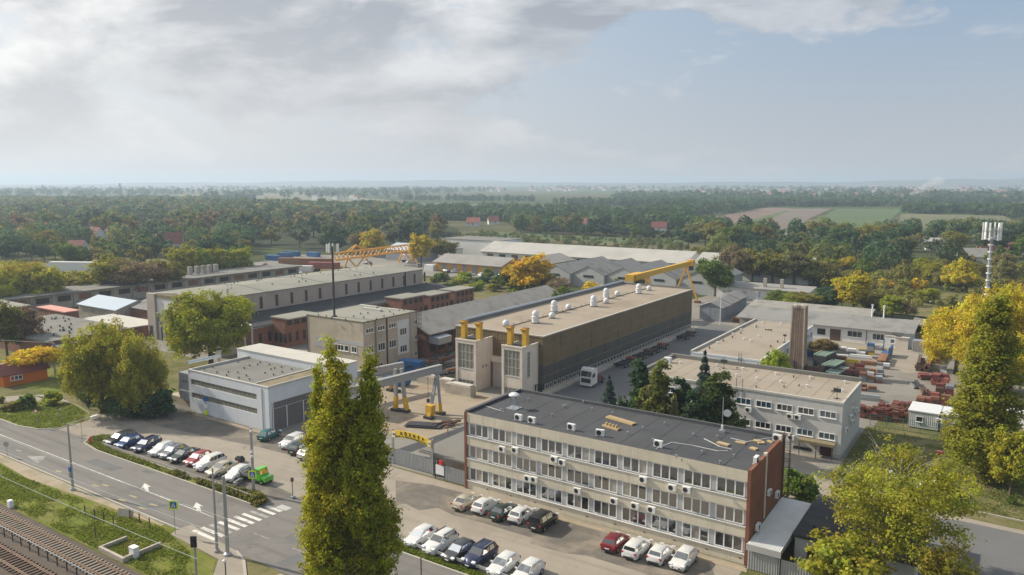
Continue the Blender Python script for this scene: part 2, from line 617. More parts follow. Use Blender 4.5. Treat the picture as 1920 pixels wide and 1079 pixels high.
# ================================================================ the ground
def ground_mat(name, cols, scale, fine, dry=None, dry_scale=.12, dry_amt=.7):
    m = bpy.data.materials.new(name)
    m.use_nodes = True
    t = NT(m.node_tree)
    t.n.clear()
    out = t.node('ShaderNodeOutputMaterial')
    b = t.node('ShaderNodeBsdfPrincipled', inputs={'Roughness': .95})
    b.inputs['Specular IOR Level'].default_value = .1
    t.l.new(b.outputs[0], out.inputs[0])
    p = t.node('ShaderNodeNewGeometry').outputs['Position']
    n1 = t.noise(p, scale, 6, .62)
    c = t.mix(t.ramp(n1, (.36, .64)), cols[0], cols[1])
    n2 = t.noise(p, fine, 4, .7)
    c = t.mix(1.0, c, t.math('ADD', .55, t.math('MULTIPLY', n2, .9)), 'MULTIPLY')
    if dry:
        n3 = t.noise(t.vscale(p, (1, 1, 1), (31, 7, 0)), dry_scale, 6, .62, .3)
        c = t.mix(t.math('MULTIPLY', t.ramp(n3, (.5, .62)), dry_amt), c, dry)
    t.put(b.inputs['Base Color'], c)
    bp = t.node('ShaderNodeBump', inputs={'Strength': .5, 'Distance': .12, 'Height': n2})
    t.l.new(bp.outputs[0], b.inputs['Normal'])
    M[name] = m


ground_mat('grass', ((.115, .145, .024), (.185, .20, .040)), .35, 5, (.24, .20, .09), .22, .7)
ground_mat('grass_dry', ((.10, .115, .035), (.19, .165, .075)), .25, 3, (.24, .19, .11), .12, .6)
ground_mat('reed', ((.135, .125, .062), (.18, .155, .085)), .02, .35, (.10, .105, .05), .015, .6)


def terrain_mat():
    m = bpy.data.materials.new('terrain')
    m.use_nodes = True
    t = NT(m.node_tree)
    t.n.clear()
    out = t.node('ShaderNodeOutputMaterial')
    b = t.node('ShaderNodeBsdfPrincipled', inputs={'Roughness': .95})
    b.inputs['Specular IOR Level'].default_value = .05
    t.l.new(b.outputs[0], out.inputs[0])
    p = t.node('ShaderNodeNewGeometry').outputs['Position']
    v = t.node('ShaderNodeTexVoronoi', feature='F1', inputs={'Vector': t.vscale(p, (.0011, .0030, 1)), 'Scale': 1.0, 'Randomness': .8})
    sp = t.node('ShaderNodeSeparateColor')
    t.l.new(v.outputs['Color'], sp.inputs[0])
    c = t.mix(t.ramp(sp.outputs[0], (.15, .75)), (.055, .085, .028), (.125, .115, .062))
    c = t.mix(t.ramp(sp.outputs[1], (.72, .78)), c, (.085, .135, .035))
    n = t.noise(p, .02, 6, .65)
    c = t.mix(t.ramp(n, (.40, .66)), c, (.062, .075, .026))
    t.put(b.inputs['Base Color'], c)
    M['terrain'] = m


terrain_mat()


def sheet(name, poly, z, m, kind='structure', parent=None):
    return MB().sheet(poly, z).build(name, M[m], parent, kind=kind)


def px(*pts, z=0.0):
    return [gp(u, v, z) for u, v in pts]


GS = 32000
terrain = sheet('terrain', [(-GS, -2000), (GS, -2000), (GS, GS), (-GS, GS)], 0, 'terrain')
# near ground round the works
sheet('rough_ground', [(-420, 20), (120, 20), (120, 205), (-20, 232), (-190, 240), (-420, 250)], .02, 'grass_dry')
sheet('yard', [(-186, 100), (-128, 100), (-126, 90), (-118, 75.7), (-20.5, 75.7), (-18, 137), (14, 137), (14, 204), (-64, 207), (-64, 260), (-90, 260), (-96, 200), (-186, 200)], .03, 'yard_concrete')
sheet('yard_road', [(-72.2, 96), (-60.2, 96), (-57.6, 150), (-58.4, 205), (-72.2, 205)], .036, 'yard_asphalt')
sheet('yard_apron', px((700, 712), (860, 725), (925, 745), (860, 800), (790, 830), (640, 790)), .036, 'rust_concrete')
sheet('crane_track_bed', [(-97, 86), (-75, 86), (-75, 97.5), (-97, 97.5)], .040, 'rust_concrete')
sheet('drive', [(-60, 89), (-20, 89), (40, 83), (40, 99.4), (-8, 101), (-22, 108), (-22, 112.5), (-60, 112.5)], .036, 'concrete_lot')
sheet('works_road', [(-13, 74), (40, 74), (40, 99), (-4, 99.6), (-13, 97)], .044, 'yard_asphalt')
sheet('grass', [(-19.2, 103.6), (-8.6, 103.6), (40, 102.7), (40, 131.5), (-19.2, 131.5)], .034, 'grass_dry')
sheet('yard_sand', px((1525, 640), (1560, 632), (1700, 652), (1790, 700), (1700, 700), (1620, 670)), .046, 'concrete_lot')

# ---- street along the railway
road = sheet('road', [(-420, 47.6), (90, 47.6), (90, 57.4), (-53.6, 57.4), (-54.6, 60), (-62, 63), (-73, 61.5), (-76.4, 56.6), (-111, 56.0),
                      (-116, 56.6), (-117.4, 58.0), (-126.2, 57.8), (-128.5, 55.9), (-133.3, 54.9), (-420, 54.6)], .05, 'road')
lot = sheet('parking_lot', px((0, 745), (60, 741), (105, 740), (135, 757), (168, 778), (185, 776), (240, 778), (330, 765)) +
            [(-118.2, 75.7), (-21.4, 75.0), (-21.4, 70), (-14, 66), (-14, 58.6), (-54.8, 58.6), (-57, 61.2), (-72.5, 60.9), (-76, 58.1), (-111, 57.4),
             (-115.8, 57.6), (-117.2, 57.9), (-126.3, 57.7), (-126.5, 62.6), (-128.0, 64.2), (-132, 65.6), (-138, 66.6)] +
            px((110, 752), (70, 752), (0, 757)), .042, 'concrete_lot')
for nm, pts in (('asphalt_patch', [(222, 772), (330, 757), (420, 785), (515, 818), (600, 800), (640, 830), (640, 868), (560, 858), (480, 838), (430, 828), (380, 818), (300, 800)]),
                ('asphalt_patch', [(170, 818), (213, 814), (232, 826), (320, 852), (440, 890), (500, 905), (550, 928), (560, 945), (500, 940), (440, 915), (330, 880), (250, 858), (185, 842), (168, 830)]),
                ('asphalt_patch', [(742, 902), (810, 910), (873, 926), (1140, 1002), (1330, 1056), (1345, 1090), (1215, 1080), (1200, 1073), (1100, 1043), (1057, 1038), (992, 1020), (1000, 1010), (907, 982), (850, 967), (820, 953), (785, 958), (760, 945), (742, 948)]),
                ('asphalt_patch', [(744, 1002), (790, 1012), (870, 1040), (1010, 1078), (1040, 1105), (940, 1100), (745, 1020)])):
    sheet(nm, px(*pts), .0465, 'patch_asphalt', parent=lot)
sheet('pavement', px((873, 921), (1400, 1067), (1400, 1075), (1140, 1000), (873, 929)), .058, 'dirt')
sheet('pavement', px((360, 985), (400, 1010), (440, 1032), (460, 1050), (462, 1079), (455, 1120), (380, 1120), (400, 1079), (410, 1050), (320, 1003), (335, 992)), .056, 'concrete_lot')
sheet('pavement', [(-60, 41.5), (90, 41.5), (90, 47.4), (-60, 47.4)], .044, 'concrete_lot')
# kerbs: a real step along both edges of the street
kb = MB()


def kerb_line(name, pts, w=.22, h=.13, base=.0):
    mb = MB()
    for a, b in zip(pts[:-1], pts[1:]):
        mb.bar((a[0], a[1], base + h / 2 + .01), (b[0], b[1], base + h / 2 + .01), w, h)
    return mb.build(name, M['kerb'], kind='structure')


kerb_line('kerb', [(-420, 47.5), (-77.5, 47.5)])
kerb_line('kerb', [(-420, 54.7), (-133.3, 55.0), (-128.5, 56.0), (-126.4, 58), (-126.4, 60.5)])
kerb_line('kerb', [(-117.0, 61.0), (-117.6, 58.6), (-116, 56.7), (-111, 56.0), (-76.4, 56.5)])
kerb_line('kerb', [(-53.6, 57.5), (-14, 57.5), (60, 57.5)])
kerb_line('kerb', px((443, 1035), (457, 1052), (460, 1079), (458, 1110)), .3)
kerb_line('kerb', [(40, 102.7), (-8, 103.6), (-19, 103.8)], .2)
# grass areas
sheet('grass', px((0, 757), (70, 752), (110, 752)) + [(-138, 66.4), (-132, 65.4), (-128.0, 64.0), (-126.5, 62.6), (-126.3, 58.1), (-128.5, 56.1), (-133.3, 55.1), (-190, 54.8), (-190, 62)], .048, 'grass')
sheet('grass', [(-190, 66), *px((70, 733), (130, 735), (170, 745), (200, 770), (330, 762), (335, 735), (250, 700), (120, 690), (20, 690)), (-190, 90)], .036, 'grass')
sheet('verge', [(-117.2, 60.8), (-117.4, 58.7), (-115.9, 56.9), (-111, 56.2), (-76.6, 56.7), (-75.2, 58.2), (-78, 58.8), (-90, 57.5), (-110, 57.5), (-113.6, 58.2), (-115, 61)], .055, 'grass')
sheet('verge', [(-54.2, 57.65), (60, 57.65), (60, 58.9), (-54.8, 58.9)], .055, 'grass')
sheet('verge', [(-420, 39.6), (-79, 39.6), (-62, 39.6), (-60, 41.2)] + px((400, 1075), (405, 1052), (318, 1004), (338, 990)) + [(-79, 47.3), (-420, 47.3)], .046, 'grass')
sheet('dirt_shoulder', [(-122, 46.2), (-108, 45.2), (-98, 45.9), (-92, 46.3), (-80, 46.9), (-80, 47.3), (-122, 47.3)], .052, 'dirt')
sheet('ballast_bed', [(-420, 26), (-60, 26), (-60, 39.4), (-420, 39.8)], .05, 'ballast')


# ---- paint on the street
def paint(name, pts, m, z=.058):
    return sheet(name, pts, z, m, kind=None, parent=road)


def rect(x0, x1, y0, y1):
    return [(x0, y0), (x1, y0), (x1, y1), (x0, y1)]


# zebra crossing, ten bars, two of them worn
c0, c1 = gp(360, 995), gp(401, 1013)
for k in range(10):
    y0 = 48.0 + k * .99
    worn = k in (2, 7)
    paint('crossing_stripe', [(-75.9 + .16 * k, y0), (-71.8 + .02 * k, y0), (-71.8 + .02 * k, y0 + .5), (-75.9 + .16 * k, y0 + .5)], 'paint_faded' if worn else 'paint_white')
paint('centre_line', [(-190, 51.1), (-76.8, 51.6), (-76.8, 51.72), (-190, 51.22)], 'paint_white')
for x in (-69.6, -63.2, -56.5, -50, -43):
    paint('lane_dash', rect(x, x + 2.6, 51.6, 51.72), 'paint_faded')


def arrow(cx, cy, sgn, L=3.0, W=1.25):
    s = sgn
    return [(cx - s * L * .5, cy - .22), (cx + s * L * .08, cy - .28), (cx + s * L * .08, cy - W / 2), (cx + s * L * .5, cy), (cx + s * L * .08, cy + W / 2), (cx + s * L * .08, cy + .28), (cx - s * L * .5, cy + .22)]


for t0, t1 in (((276, 923), (271, 907)), ((374, 961), (368, 943))):
    t0, t1 = Vector(gp(*t0)), Vector(gp(*t1))
    d = (t1 - t0).normalized()
    n = Vector((-d.y, d.x))
    L = (t1 - t0).length
    paint('turn_arrow', [tuple(t0 + d * (L * a_) + n * b_) for a_, b_ in ((0, -.20), (.52, -.26), (.45, -.62), (1, 0), (.45, .62), (.52, .26), (0, .20))], 'paint_white')
for u, v in ((35, 846), (110, 885), (180, 912), (198, 911), (229, 939), (250, 932), (268, 954), (289, 948)):
    x, y = gp(u, v)
    paint('bus_stop_dash', [(x - .75, y - .22), (x + .55, y - .1), (x + .65, y + .2), (x - .65, y + .08)], 'paint_yellow')
x, y = gp(72, 860)
paint('worn_triangle', [(x - 2.3, y - .5), (x + 2.2, y - 1.1), (x + .2, y + 1.1)], 'paint_faded')
paint('manhole', rect(-119.9, -118.9, 58.2, 58.8), 'steel_dark' if False else 'patch_asphalt')
for px0, px1, py0, py1 in ((-108, -101, 52.6, 54.4), (-88, -84.5, 48.6, 50.6), (-66, -58, 52.6, 55.6), (-62, -60.2, 48.4, 51.2), (-124, -119, 49, 50.4), (-98, -95.5, 55, 55.9)):
    paint('road_patch', [(px0, py0), (px1 - .4, py0 + .15), (px1, py1), (px0 + .3, py1 - .1)], 'yard_asphalt', .054)
x, y = gp(532, 953)
paint('drain_grate', rect(x - .9, x + .9, y - .5, y + .5), 'pier_grey')

# ---- the two railway tracks: every sleeper a piece of its own
for nm_y, lab, sl in ((37.55, 'double', 'sleeper'), (33.45, 'second', 'sleeper_brown')):
    tr_ = thing('railway_track', 'railway track with pale concrete sleepers beside the dividing fence' if sl == 'sleeper' else 'railway track with brown sleepers in the bottom corner, farther from the road', 'railway track', (0, nm_y, 0))
    for s in (-1, 1):
        MB().box(-300, -60, s * .73 - .035, s * .73 + .035, .24, .40).box(-300, -60, s * .73 - .07, s * .73 + .07, .20, .24).build('rail', M['rail'], tr_)
    sm = cached('sleeper' + sl, lambda: MB().box(-.13, .13, -1.25, 1.25, .06, .20).mesh('sleeper', [M[sl]]))
    x = -128.0 if sl == 'sleeper' else -108
    while x < -62:
        link('sleeper', sm, tr_, loc=(x + random.uniform(-.03, .03), random.uniform(-.04, .04), 0))
        x += .64
# low fence between the tracks
fx = thing('track_fence', 'low railing on dark posts between the two railway tracks', 'fence', (0, 35.6, 0))
MB().bar((-200, 0, 1.15), (-60, 0, 1.15), .07, .07).build('top_rail', M['galv'], fx)
pm = MB().box(-.05, .05, -.05, .05, 0, 1.15).mesh('post', [M['steel_dark']])
for k in range(34):
    link('post', pm, fx, loc=(-127 + k * 1.95, 0, 0))
cb = MB()
cb.box(-.6, .6, -.3, .3, 0, 1.5).box(-.64, .64, -.34, .34, 1.5, 1.56)
tag(cb.build('signal_cabinet', M['sign_white'], loc=(*gp(252, 1046), 0), scale=(.75, 1, .8)), 'white trackside cabinet standing in the grass next to concrete slabs', 'cabinet')
tag(MB().box(-.35, .35, -.25, .25, 0, .85).box(-.3, .3, -.2, .2, .85, .95).build('signal_box', M['sign_white'], loc=(*gp(20, 952), 0)), 'small white trackside box at the edge of the ballast', 'cabinet')
pit = thing('culvert', 'sunken concrete culvert with a plank edge in the trackside grass', 'culvert', (*gp(235, 1036), 0))
MB().box(-2.6, 2.2, -1.5, -1.2, 0, .55).build('slab', M['concrete_block'], pit)
MB().box(-2.6, -2.3, -1.2, 1.6, 0, .55).build('slab', M['concrete_block'], pit)
MB().box(1.9, 2.2, -1.2, 2.8, 0, .6).build('slab', M['concrete_block'], pit)
MB().box(-2.3, 1.9, -1.2, 1.4, .05, .09).build('bottom_plate', M['rust'], pit)
ps = MB().obox((0, 0, .55), (1.0, .35, 0), (-.05, .12, .45), (0, -.03, .03))
tag(ps.build('fallen_panel', M['concrete_block'], loc=(*gp(236, 971), 0)), 'pale concrete panel leaning on a post in the trackside grass', 'panel')
# wire fence beside the tracks
wf = thing('wire_fence', 'thin sagging fence of dark posts in the trackside grass', 'fence', (0, 0, 0))
fpts = [gp(u, v) for u, v in ((160, 968), (178, 975), (195, 981), (213, 989), (262, 982), (281, 993), (179, 1008), (244, 975))]
for i, (x, y) in enumerate(fpts):
    MB().box(-.05, .05, -.05, .05, 0, 1.35).build('post', M['rust_dark'], wf, loc=(x, y, 0))
for a, b in ((0, 1), (1, 2), (2, 3), (7, 4), (4, 5)):
    MB().bar((*fpts[a], 1.1), (*fpts[b], 1.1), .03).build('wire', M['rust_dark'], wf)
# ================================================================ building helpers
RB = random.Random(4)
FRONT, SIDE = 0.0, math.pi / 2          # facing the street (-Y) / facing right (+X)


def window(parent, x, y, z, w, h, n, rz=FRONT, gm='window_glass', fm='pvc_white', sill=True, rows=1, fr=.07, depth=.07):
    """x,y,z = middle of the lower edge on the wall face; frame is the part, each pane a sub-part"""
    def fmesh():
        mb = MB()
        mb.box(-w / 2, w / 2, -depth, .02, 0, fr).box(-w / 2, w / 2, -depth, .02, h - fr, h)
        for k in range(n + 1):
            cx = -w / 2 + fr / 2 + k * (w - fr) / n
            mb.box(cx - fr / 2, cx + fr / 2, -depth + .002, .018, fr, h - fr)
        for r in range(1, rows):
            mb.box(-w / 2 + fr, w / 2 - fr, -depth + .004, .016, h * r / rows - fr / 3, h * r / rows + fr / 3)
        if sill:
            mb.box(-w / 2 - .06, w / 2 + .06, -depth - .1, .02, -.07, -.002)
        return mb.mesh('window', [M[fm]])
    f = link('window', cached(('win', w, h, n, fm, sill, rows, fr, depth), fmesh), parent, loc=(x, y, z), rz=rz)
    pw = (w - fr) / n - fr
    pmesh = cached(('pane', round(pw, 3), h, gm, depth, fr), lambda: MB().box(-pw / 2, pw / 2, -depth * .5, -.004, fr - .01, h - fr + .01).mesh('pane', [M[gm]]))
    pm2 = cached(('pane', round(pw, 3), h, 'alt', gm, depth, fr), lambda: MB().box(-pw / 2, pw / 2, -depth * .5, -.004, fr - .01, h - fr + .01).mesh('pane', [M['pane_blind' if gm == 'window_glass' else gm]]))
    for k in range(n):
        link('pane', pm2 if RB.random() < .13 else pmesh, f, loc=(-w / 2 + fr / 2 + (k + .5) * (w - fr) / n, 0, 0))
    return f


def ac_unit(parent, x, y, z, rz=FRONT, s=1.0):
    me = cached('ac', lambda: MB().box(-.45, .45, -.42, -.08, 0, .66).box(-.4, -.36, -.42, 0, -.06, -.002).box(.36, .4, -.42, 0, -.06, -.002).mesh('air_conditioner', [M['ac_white']]))
    a = link('air_conditioner', me, parent, loc=(x, y, z), rz=rz, scale=s)
    g = cached('acg', lambda: MB().tube((-.1, -.425, .33), (-.1, -.435, .33), .27, n=14).tube((-.1, -.437, .33), (-.1, -.445, .33), .09, n=8).mesh('fan_grille', [M['plastic_dark']]))
    link('fan_grille', g, a)
    return a


def pins(parent, name, pts, z, m, h=.35, r=.07):
    me = cached(('pin', name, m, h, r), lambda: MB().lathe((0, 0, 0), [(r, 0), (r, h * .8), (r * 1.9, h * .8), (r * 1.9, h)], 8).mesh(name, [M[m]]))
    for x, y in pts:
        link(name, me, parent, loc=(x, y, z))


def ladder(parent, x, y, z0, z1, rz=0, w=.5, m='steel_dark', cage=False):
    mb = MB()
    for s in (-1, 1):
        mb.box(s * w / 2 - .03, s * w / 2 + .03, -.12, -.06, z0, z1)
    k = z0 + .3
    while k < z1:
        mb.box(-w / 2, w / 2, -.11, -.07, k - .02, k + .02)
        k += .33
    if cage:
        k = z0 + 2.2
        while k < z1:
            mb.box(-w * .7, w * .7, -.85, -.8, k - .025, k + .025).box(-w * .7, -w * .7 + .04, -.8, -.1, k - .025, k + .025).box(w * .7 - .04, w * .7, -.8, -.1, k - .025, k + .025)
            k += 1.0
        for s in (-.6, 0, .6):
            mb.box(s * w - .02, s * w + .02, -.87, -.83, z0 + 2.2, z1)
    return mb.build('ladder', M[m], parent, loc=(x, y, 0), rz=rz)


# ================================================================ three-storey office with the long window bands
OX0, OX1, OY0, OY1, OH = -57.72, -21.26, 75.18, 87.71, 10.2
office = thing('office_building', 'long three-storey cream office block with ribbon windows and dark flat roof', 'building', (0, 0, 0))
MB().box(OX0 + .02, OX1 - .38, OY0 + .30, OY1 - .1, 0, 9.9).build('core_wall', M['cream_plaster'], office)
bands = [(0, 1.22), (2.98, 4.19), (5.95, 7.17), (8.92, 10.12)]
for i, (a, b) in enumerate(bands):
    for k in range(10):
        x0 = OX0 + .32 + k * (OX1 - OX0 - .68) / 10
        x1 = OX0 + .32 + (k + 1) * (OX1 - OX0 - .68) / 10
        MB().box(x0 + .004, x1 - .004, OY0 + (.06 if i == 0 else 0), OY0 + .28, a, b).build('wall_panel', M['cream_plaster'], office)
BW = (OX1 - OX0 - .68) / 10
for r, (z0, z1) in enumerate(((1.22, 2.98), (4.19, 5.95), (7.17, 8.92))):
    MB().box(OX0 + .3, OX1 - .36, OY0 - .09, OY0 + .3, z0 - .075, z0 + .0).build('sill', M['pvc_white'], office)
    for k in range(10):
        cx = OX0 + .32 + (k + .5) * BW
        window(office, cx, OY0 + .24, z0, 3.02, z1 - z0 - .02, 3, gm='window_glass', sill=False, fr=.14, depth=.09)
    for k in range(11):
        cx = OX0 + .32 + k * BW
        MB().box(max(cx - .28, OX0 + .31), min(cx + .28, OX1 - .37), OY0 + .17, OY0 + .29, z0 + .005, z1 - .02).build('pier', M['pier_grey'], office)
for k in range(10):                                                # air bricks near the ground
    cx = OX0 + .32 + (k + .5) * BW
    MB().box(cx + 1.2, cx + 1.5, OY0 + .045, OY0 + .1, .55, .68).build('air_vent', M['rust'], office)
# brick end walls
MB().box(OX0 - .02, OX0 + .30, OY0 - .1, OY1, 0, 10.2).build('end_wall', M['brick_wall'], office)
MB().box(OX1 - .36, OX1, OY0 - .12, OY0 + 5.1, 0, 10.28).box(OX1 - .36, OX1 - .02, OY0 + 5.1, OY0 + 5.7, 0, 10.2).box(OX1 - .36, OX1, OY0 + 5.7, OY1 - .5, 0, 10.36).build('end_wall', M['brick_wall'], office)
MB().box(OX1 - .3, OX1 + .06, OY0 + 5.1, OY0 + 5.55, 3.2, 10.5).build('chimney_strip', M['cream_plaster'], office)
MB().box(OX1 - .36, OX1 + .12, OY1 - .5, OY1 - .05, 0, 10.6).build('downpipe', M['rust_dark'], office)
rf = MB().box(OX0 + .30, OX1 - .36, OY0 + .1, OY1 - .2, 9.9, 10.06).build('roof', M['roof_felt'], office)
MB().box(OX0 + .3, OX1 - .36, OY1 - .35, OY1 + .03, 9.6, 10.42).build('roof_rim', M['roof_felt_edge'], rf)
MB().box(OX0 + .02, OX0 + .5, OY0 + .05, OY1 - .35, 10.2, 10.40).build('roof_rim', M['roof_felt_edge'], rf)
MB().box(OX0 + .5, OX1 - .36, OY0 + .02, OY0 + .2, 10.06, 10.17).build('roof_rim', M['roof_felt_edge'], rf)
for k in range(1, 12):                                             # welded felt laps
    x = OX0 + .5 + k * 3.0
    MB().box(x - .06, x + .06, OY0 + .3, OY1 - .5, 10.06, 10.068 + .002 * (k % 3)).build('felt_seam', M['roof_dark'], rf)
lb = ladder(office, OX1 - .2, OY1 + .12, .3, 10.8, SIDE, .55, 'rust_dark', cage=True)
for u, v in ((972, 789), (997, 794), (1071, 807), (1124, 818), (1234, 839), (1411, 870), (1457, 828)):
    x, y = gp(u, v, 10.06)
    ac_unit(rf, x, y + .3, 10.12, rz=random.choice((0, 0, .2, SIDE if u > 1300 else 0)), s=1.1)
for u, v, row in ((944, 841, 1), (968, 843, 1), (1041, 860, 1), (1056, 866, 1), (992, 896, 0), (1004, 898, 0), (1085, 919, 0), (1207, 898, 1), (1261, 913, 1), (1288, 917, 1), (1154, 938, 0), (1193, 947, 0), (1224, 954, 0)):
    z = 4.7 if row == 1 and u > 1100 else (4.9 if row else 1.9)
    d = ((u - 960) / F, 0)
    lo, hi = OX0, OX1
    for _ in range(40):
        mid = (lo + hi) / 2
        if proj(mid, OY0, 5.0)[0] < u:
            lo = mid
        else:
            hi = mid
    zz = zat(v, lo, OY0) - .33
    ac_unit(office, lo, OY0 - .02, zz)
for u, v, zz in ((1412, 1000, 3.2), (1455, 935, 4.2)):
    ac_unit(office, OX1 + .03, gp(u, v, 4)[1] if u > 1440 else OY0 + 2.2, zz, SIDE)
ac_unit(office, OX1 + .03, OY0 + 6.2, 5.6, SIDE, .9)
# exhaust with a white mushroom cap on a lattice foot
ev = thing('roof_exhaust', 'white mushroom cap exhaust on a rusty lattice foot on the dark office roof', 'exhaust', (*gp(964, 766, 10.06), 10.06))
MB().lathe((0, 0, 1.75), [(.16, -.5), (.16, -.1), (.72, -.02), (.70, .1), (.45, .28), (.12, .36)], 16).build('cap', M['vent_white'], ev, smooth=True)
lg = MB()
for k in range(4):
    a = k * math.pi / 2 + .4
    lg.bar((.75 * math.cos(a), .75 * math.sin(a), 0), (.15 * math.cos(a), .15 * math.sin(a), 1.6), .07)
lg.box(-.8, .8, -.8, .8, 0, .1)
lg.build('lattice_foot', M['galv'], ev)
for u, v in ((1004, 738), (1009, 735)):
    x, y = gp(u, v, 10.06)
    MB().tube((0, 0, 0), (0, 0, 1.15), .13, n=10).lathe((0, 0, 1.12), [(.2, 0), (.2, .1), (.05, .2)], 10).build('flue', M['black'], rf, loc=(x, y, 10.06))
for u, v, w, d in ((1164, 790, 4.2, .9), (1147, 803, 2.4, .8)):
    x, y = gp(u, v, 10.06)
    p = MB()
    for j in range(6):
        p.box(-w / 2, w / 2, -d / 2 + j * d / 6 + .02, -d / 2 + (j + 1) * d / 6 - .04, .1, .2)
    p.box(-w / 2, w / 2, -d / 2, -d / 2 + .1, 0, .1).box(-w / 2, w / 2, d / 2 - .1, d / 2, 0, .1)
    if w < 3:
        for j in range(4):
            p.box(-.9 + j * .5, -.7 + j * .5, -.15, .15, .2, .5)
    tag(p.build('wooden_pallet', M['wood'], loc=(x, y, 10.08), rz=R(-14)), 'longer timber platform lying on the dark office roof' if w > 3 else 'shorter timber platform with blocks on the dark office roof', 'pallet')
for i, (u, v, w, d) in enumerate(((1356, 834, 1.4, .6), (1420, 829, .9, .6), (1427, 832, .7, .6), (1413, 843, .8, .6), (1444, 830, .7, .3), (1388, 832, 1.1, .5))):
    x, y = gp(u, v, 10.06)
    MB().box(-w / 2, w / 2, -d / 2, d / 2, .02, .18).build('roof_board', M['wood'], rf, loc=(x, y, 10.06), rz=random.uniform(-.6, .6))
am = thing('roof_antenna', 'thin antenna mast with a round dish on the dark office roof', 'antenna', (*gp(1354, 811, 10.06), 10.06))
MB().tube((0, 0, 0), (0, 0, 4.2), .05).box(-.35, .35, -.25, .25, 0, .25).build('mast', M['galv'], am)
MB().box(-.1, .12, -.2, .05, .3, .9).build('junction_box', M['ac_white'], am)
dd = MB()
dd.lathe((0, 0, 0), [(.05, 0), (.26, .04), (.46, .15)], 16)
od = dd.build('dish', M['ac_white'], am, smooth=True)
od.location = (.55, -.1, 2.5)
od.rotation_euler = (R(95), 0, R(20))
pins(rf, 'vent_pipe', [gp(u, v, 10.06) for u, v in ((940, 771), (990, 752), (1035, 781), (1056, 765), (1093, 757), (1060, 764), (1177, 815), (1224, 828), (1246, 797), (1268, 859), (1300, 818), (1278, 866), (1376, 858), (1350, 870), (1316, 851), (1205, 806), (1148, 778), (1110, 770), (1345, 822))], 10.06, 'galv')
# cables on the roof
for path in (((1230, 842), (1260, 830), (1300, 836), (1345, 846), (1365, 846)), ((905, 760), (930, 768), (945, 772)), ((1370, 822), (1400, 829), (1440, 822), (1462, 822)), ((1320, 823), (1350, 838), (1372, 843))):
    mb = MB()
    pts = [gp(u, v, 10.08) for u, v in path]
    for a, b in zip(pts[:-1], pts[1:]):
        mb.bar((*a, 10.10), (*b, 10.10), .05)
    mb.build('cable', M['ac_white'], rf)

# lean-to and gate at the brick end
AX0, AX1 = -21.2, -17.9
lean = thing('lean_to', 'white ribbed metal lean-to roof against the brick end wall of the office', 'lean-to', (0, 0, 0))
ro = MB()
n = 30
for k in range(n):
    x0 = AX0 + k * (AX1 - AX0) / n
    dz = .035 if k % 2 else 0
    ro.add([(x0, 74.4, 2.75 + dz), (x0 + (AX1 - AX0) / n, 74.4, 2.75 + dz), (x0 + (AX1 - AX0) / n, 87.4, 3.15 + dz), (x0, 87.4, 3.15 + dz),
            (x0, 74.4, 2.68), (x0 + (AX1 - AX0) / n, 74.4, 2.68), (x0 + (AX1 - AX0) / n, 87.4, 3.08), (x0, 87.4, 3.08)],
           [(0, 1, 2, 3), (4, 7, 6, 5), (0, 4, 5, 1), (1, 5, 6, 2), (2, 6, 7, 3), (3, 7, 4, 0)])
ro.build('roof', M['roof_metal'], lean)
MB().box(AX0 - .05, AX1 + .1, 74.25, 74.39, 2.2, 2.85).build('fascia', M['pier_grey'], lean)
MB().box(AX1 - .1, AX1 + .02, 74.4, 87.3, 2.3, 2.66).build('fascia', M['pier_grey'], lean)
for y in (74.45, 80.5, 87.1):
    MB().box(AX1 - .12, AX1, y - .06, y + .06, 0, 2.66).build('post', M['galv'], lean)


def corr_panel(parent, name, x0, x1, y, z0, z1, m='fence_grey', pitch=.26, d=.06, axis='x'):
    mb = MB()
    k = x0
    while k < x1 - .01:
        e = min(k + pitch, x1)
        mm = (k + e) / 2
        pts = [(k, 0), (k + pitch * .2, -d), (mm + pitch * .05, -d), (mm + pitch * .25, 0), (e, 0)]
        for (a, da), (b, db) in zip(pts[:-1], pts[1:]):
            if axis == 'x':
                mb.add([(a, y + da, z0), (b, y + db, z0), (b, y + db, z1), (a, y + da, z1)], [(0, 1, 2, 3)])
            else:
                mb.add([(y - da, a, z0), (y - db, b, z0), (y - db, b, z1), (y - da, a, z1)], [(0, 1, 2, 3)])
        k = e
    return mb.build(name, M[m], parent)


g1 = thing('metal_gate', 'grey ribbed metal double gate under the lean-to at the brick end wall', 'gate', (0, 0, 0))
corr_panel(g1, 'leaf', -21.1, -18.05, 74.55, .08, 2.1)
MB().box(-21.1, -18.05, 74.6, 74.68, 2.08, 2.2).box(-18.12, -18.0, 74.5, 74.64, 0, 2.25).build('gate_frame', M['steel_dark'], g1)
g2 = thing('metal_fence', 'short grey ribbed metal fence between the lean-to gate and the yellow-green tree', 'fence', (0, 0, 0))
corr_panel(g2, 'panel', -17.85, -11.0, 74.6, .05, 2.0)
for x in (-17.9, -14.4, -11.0):
    MB().box(x - .05, x + .05, 74.62, 74.72, 0, 2.1).build('post', M['steel_dark'], g2)
ann = thing('annex', 'low white annex with a black felt roof beside the ribbed lean-to', 'building', (0, 0, 0))
MB().box(-17.5, -6.5, 78.6, 90.2, 0, 3.0).build('wall', M['grey_plaster'], ann)
rr = MB().box(-17.75, -6.2, 78.2, 90.5, 3.0, 3.3).build('roof', M['roof_dark'], ann)
for k in range(5):
    MB().box(-17.6, -6.3, 80 + k * 2.2, 80.12 + k * 2.2, 3.3, 3.315).build('felt_seam', M['roof_felt_edge'], rr)
window(ann, -15.4, 78.6, 1.0, 1.7, 1.25, 2, fm='rust_dark')
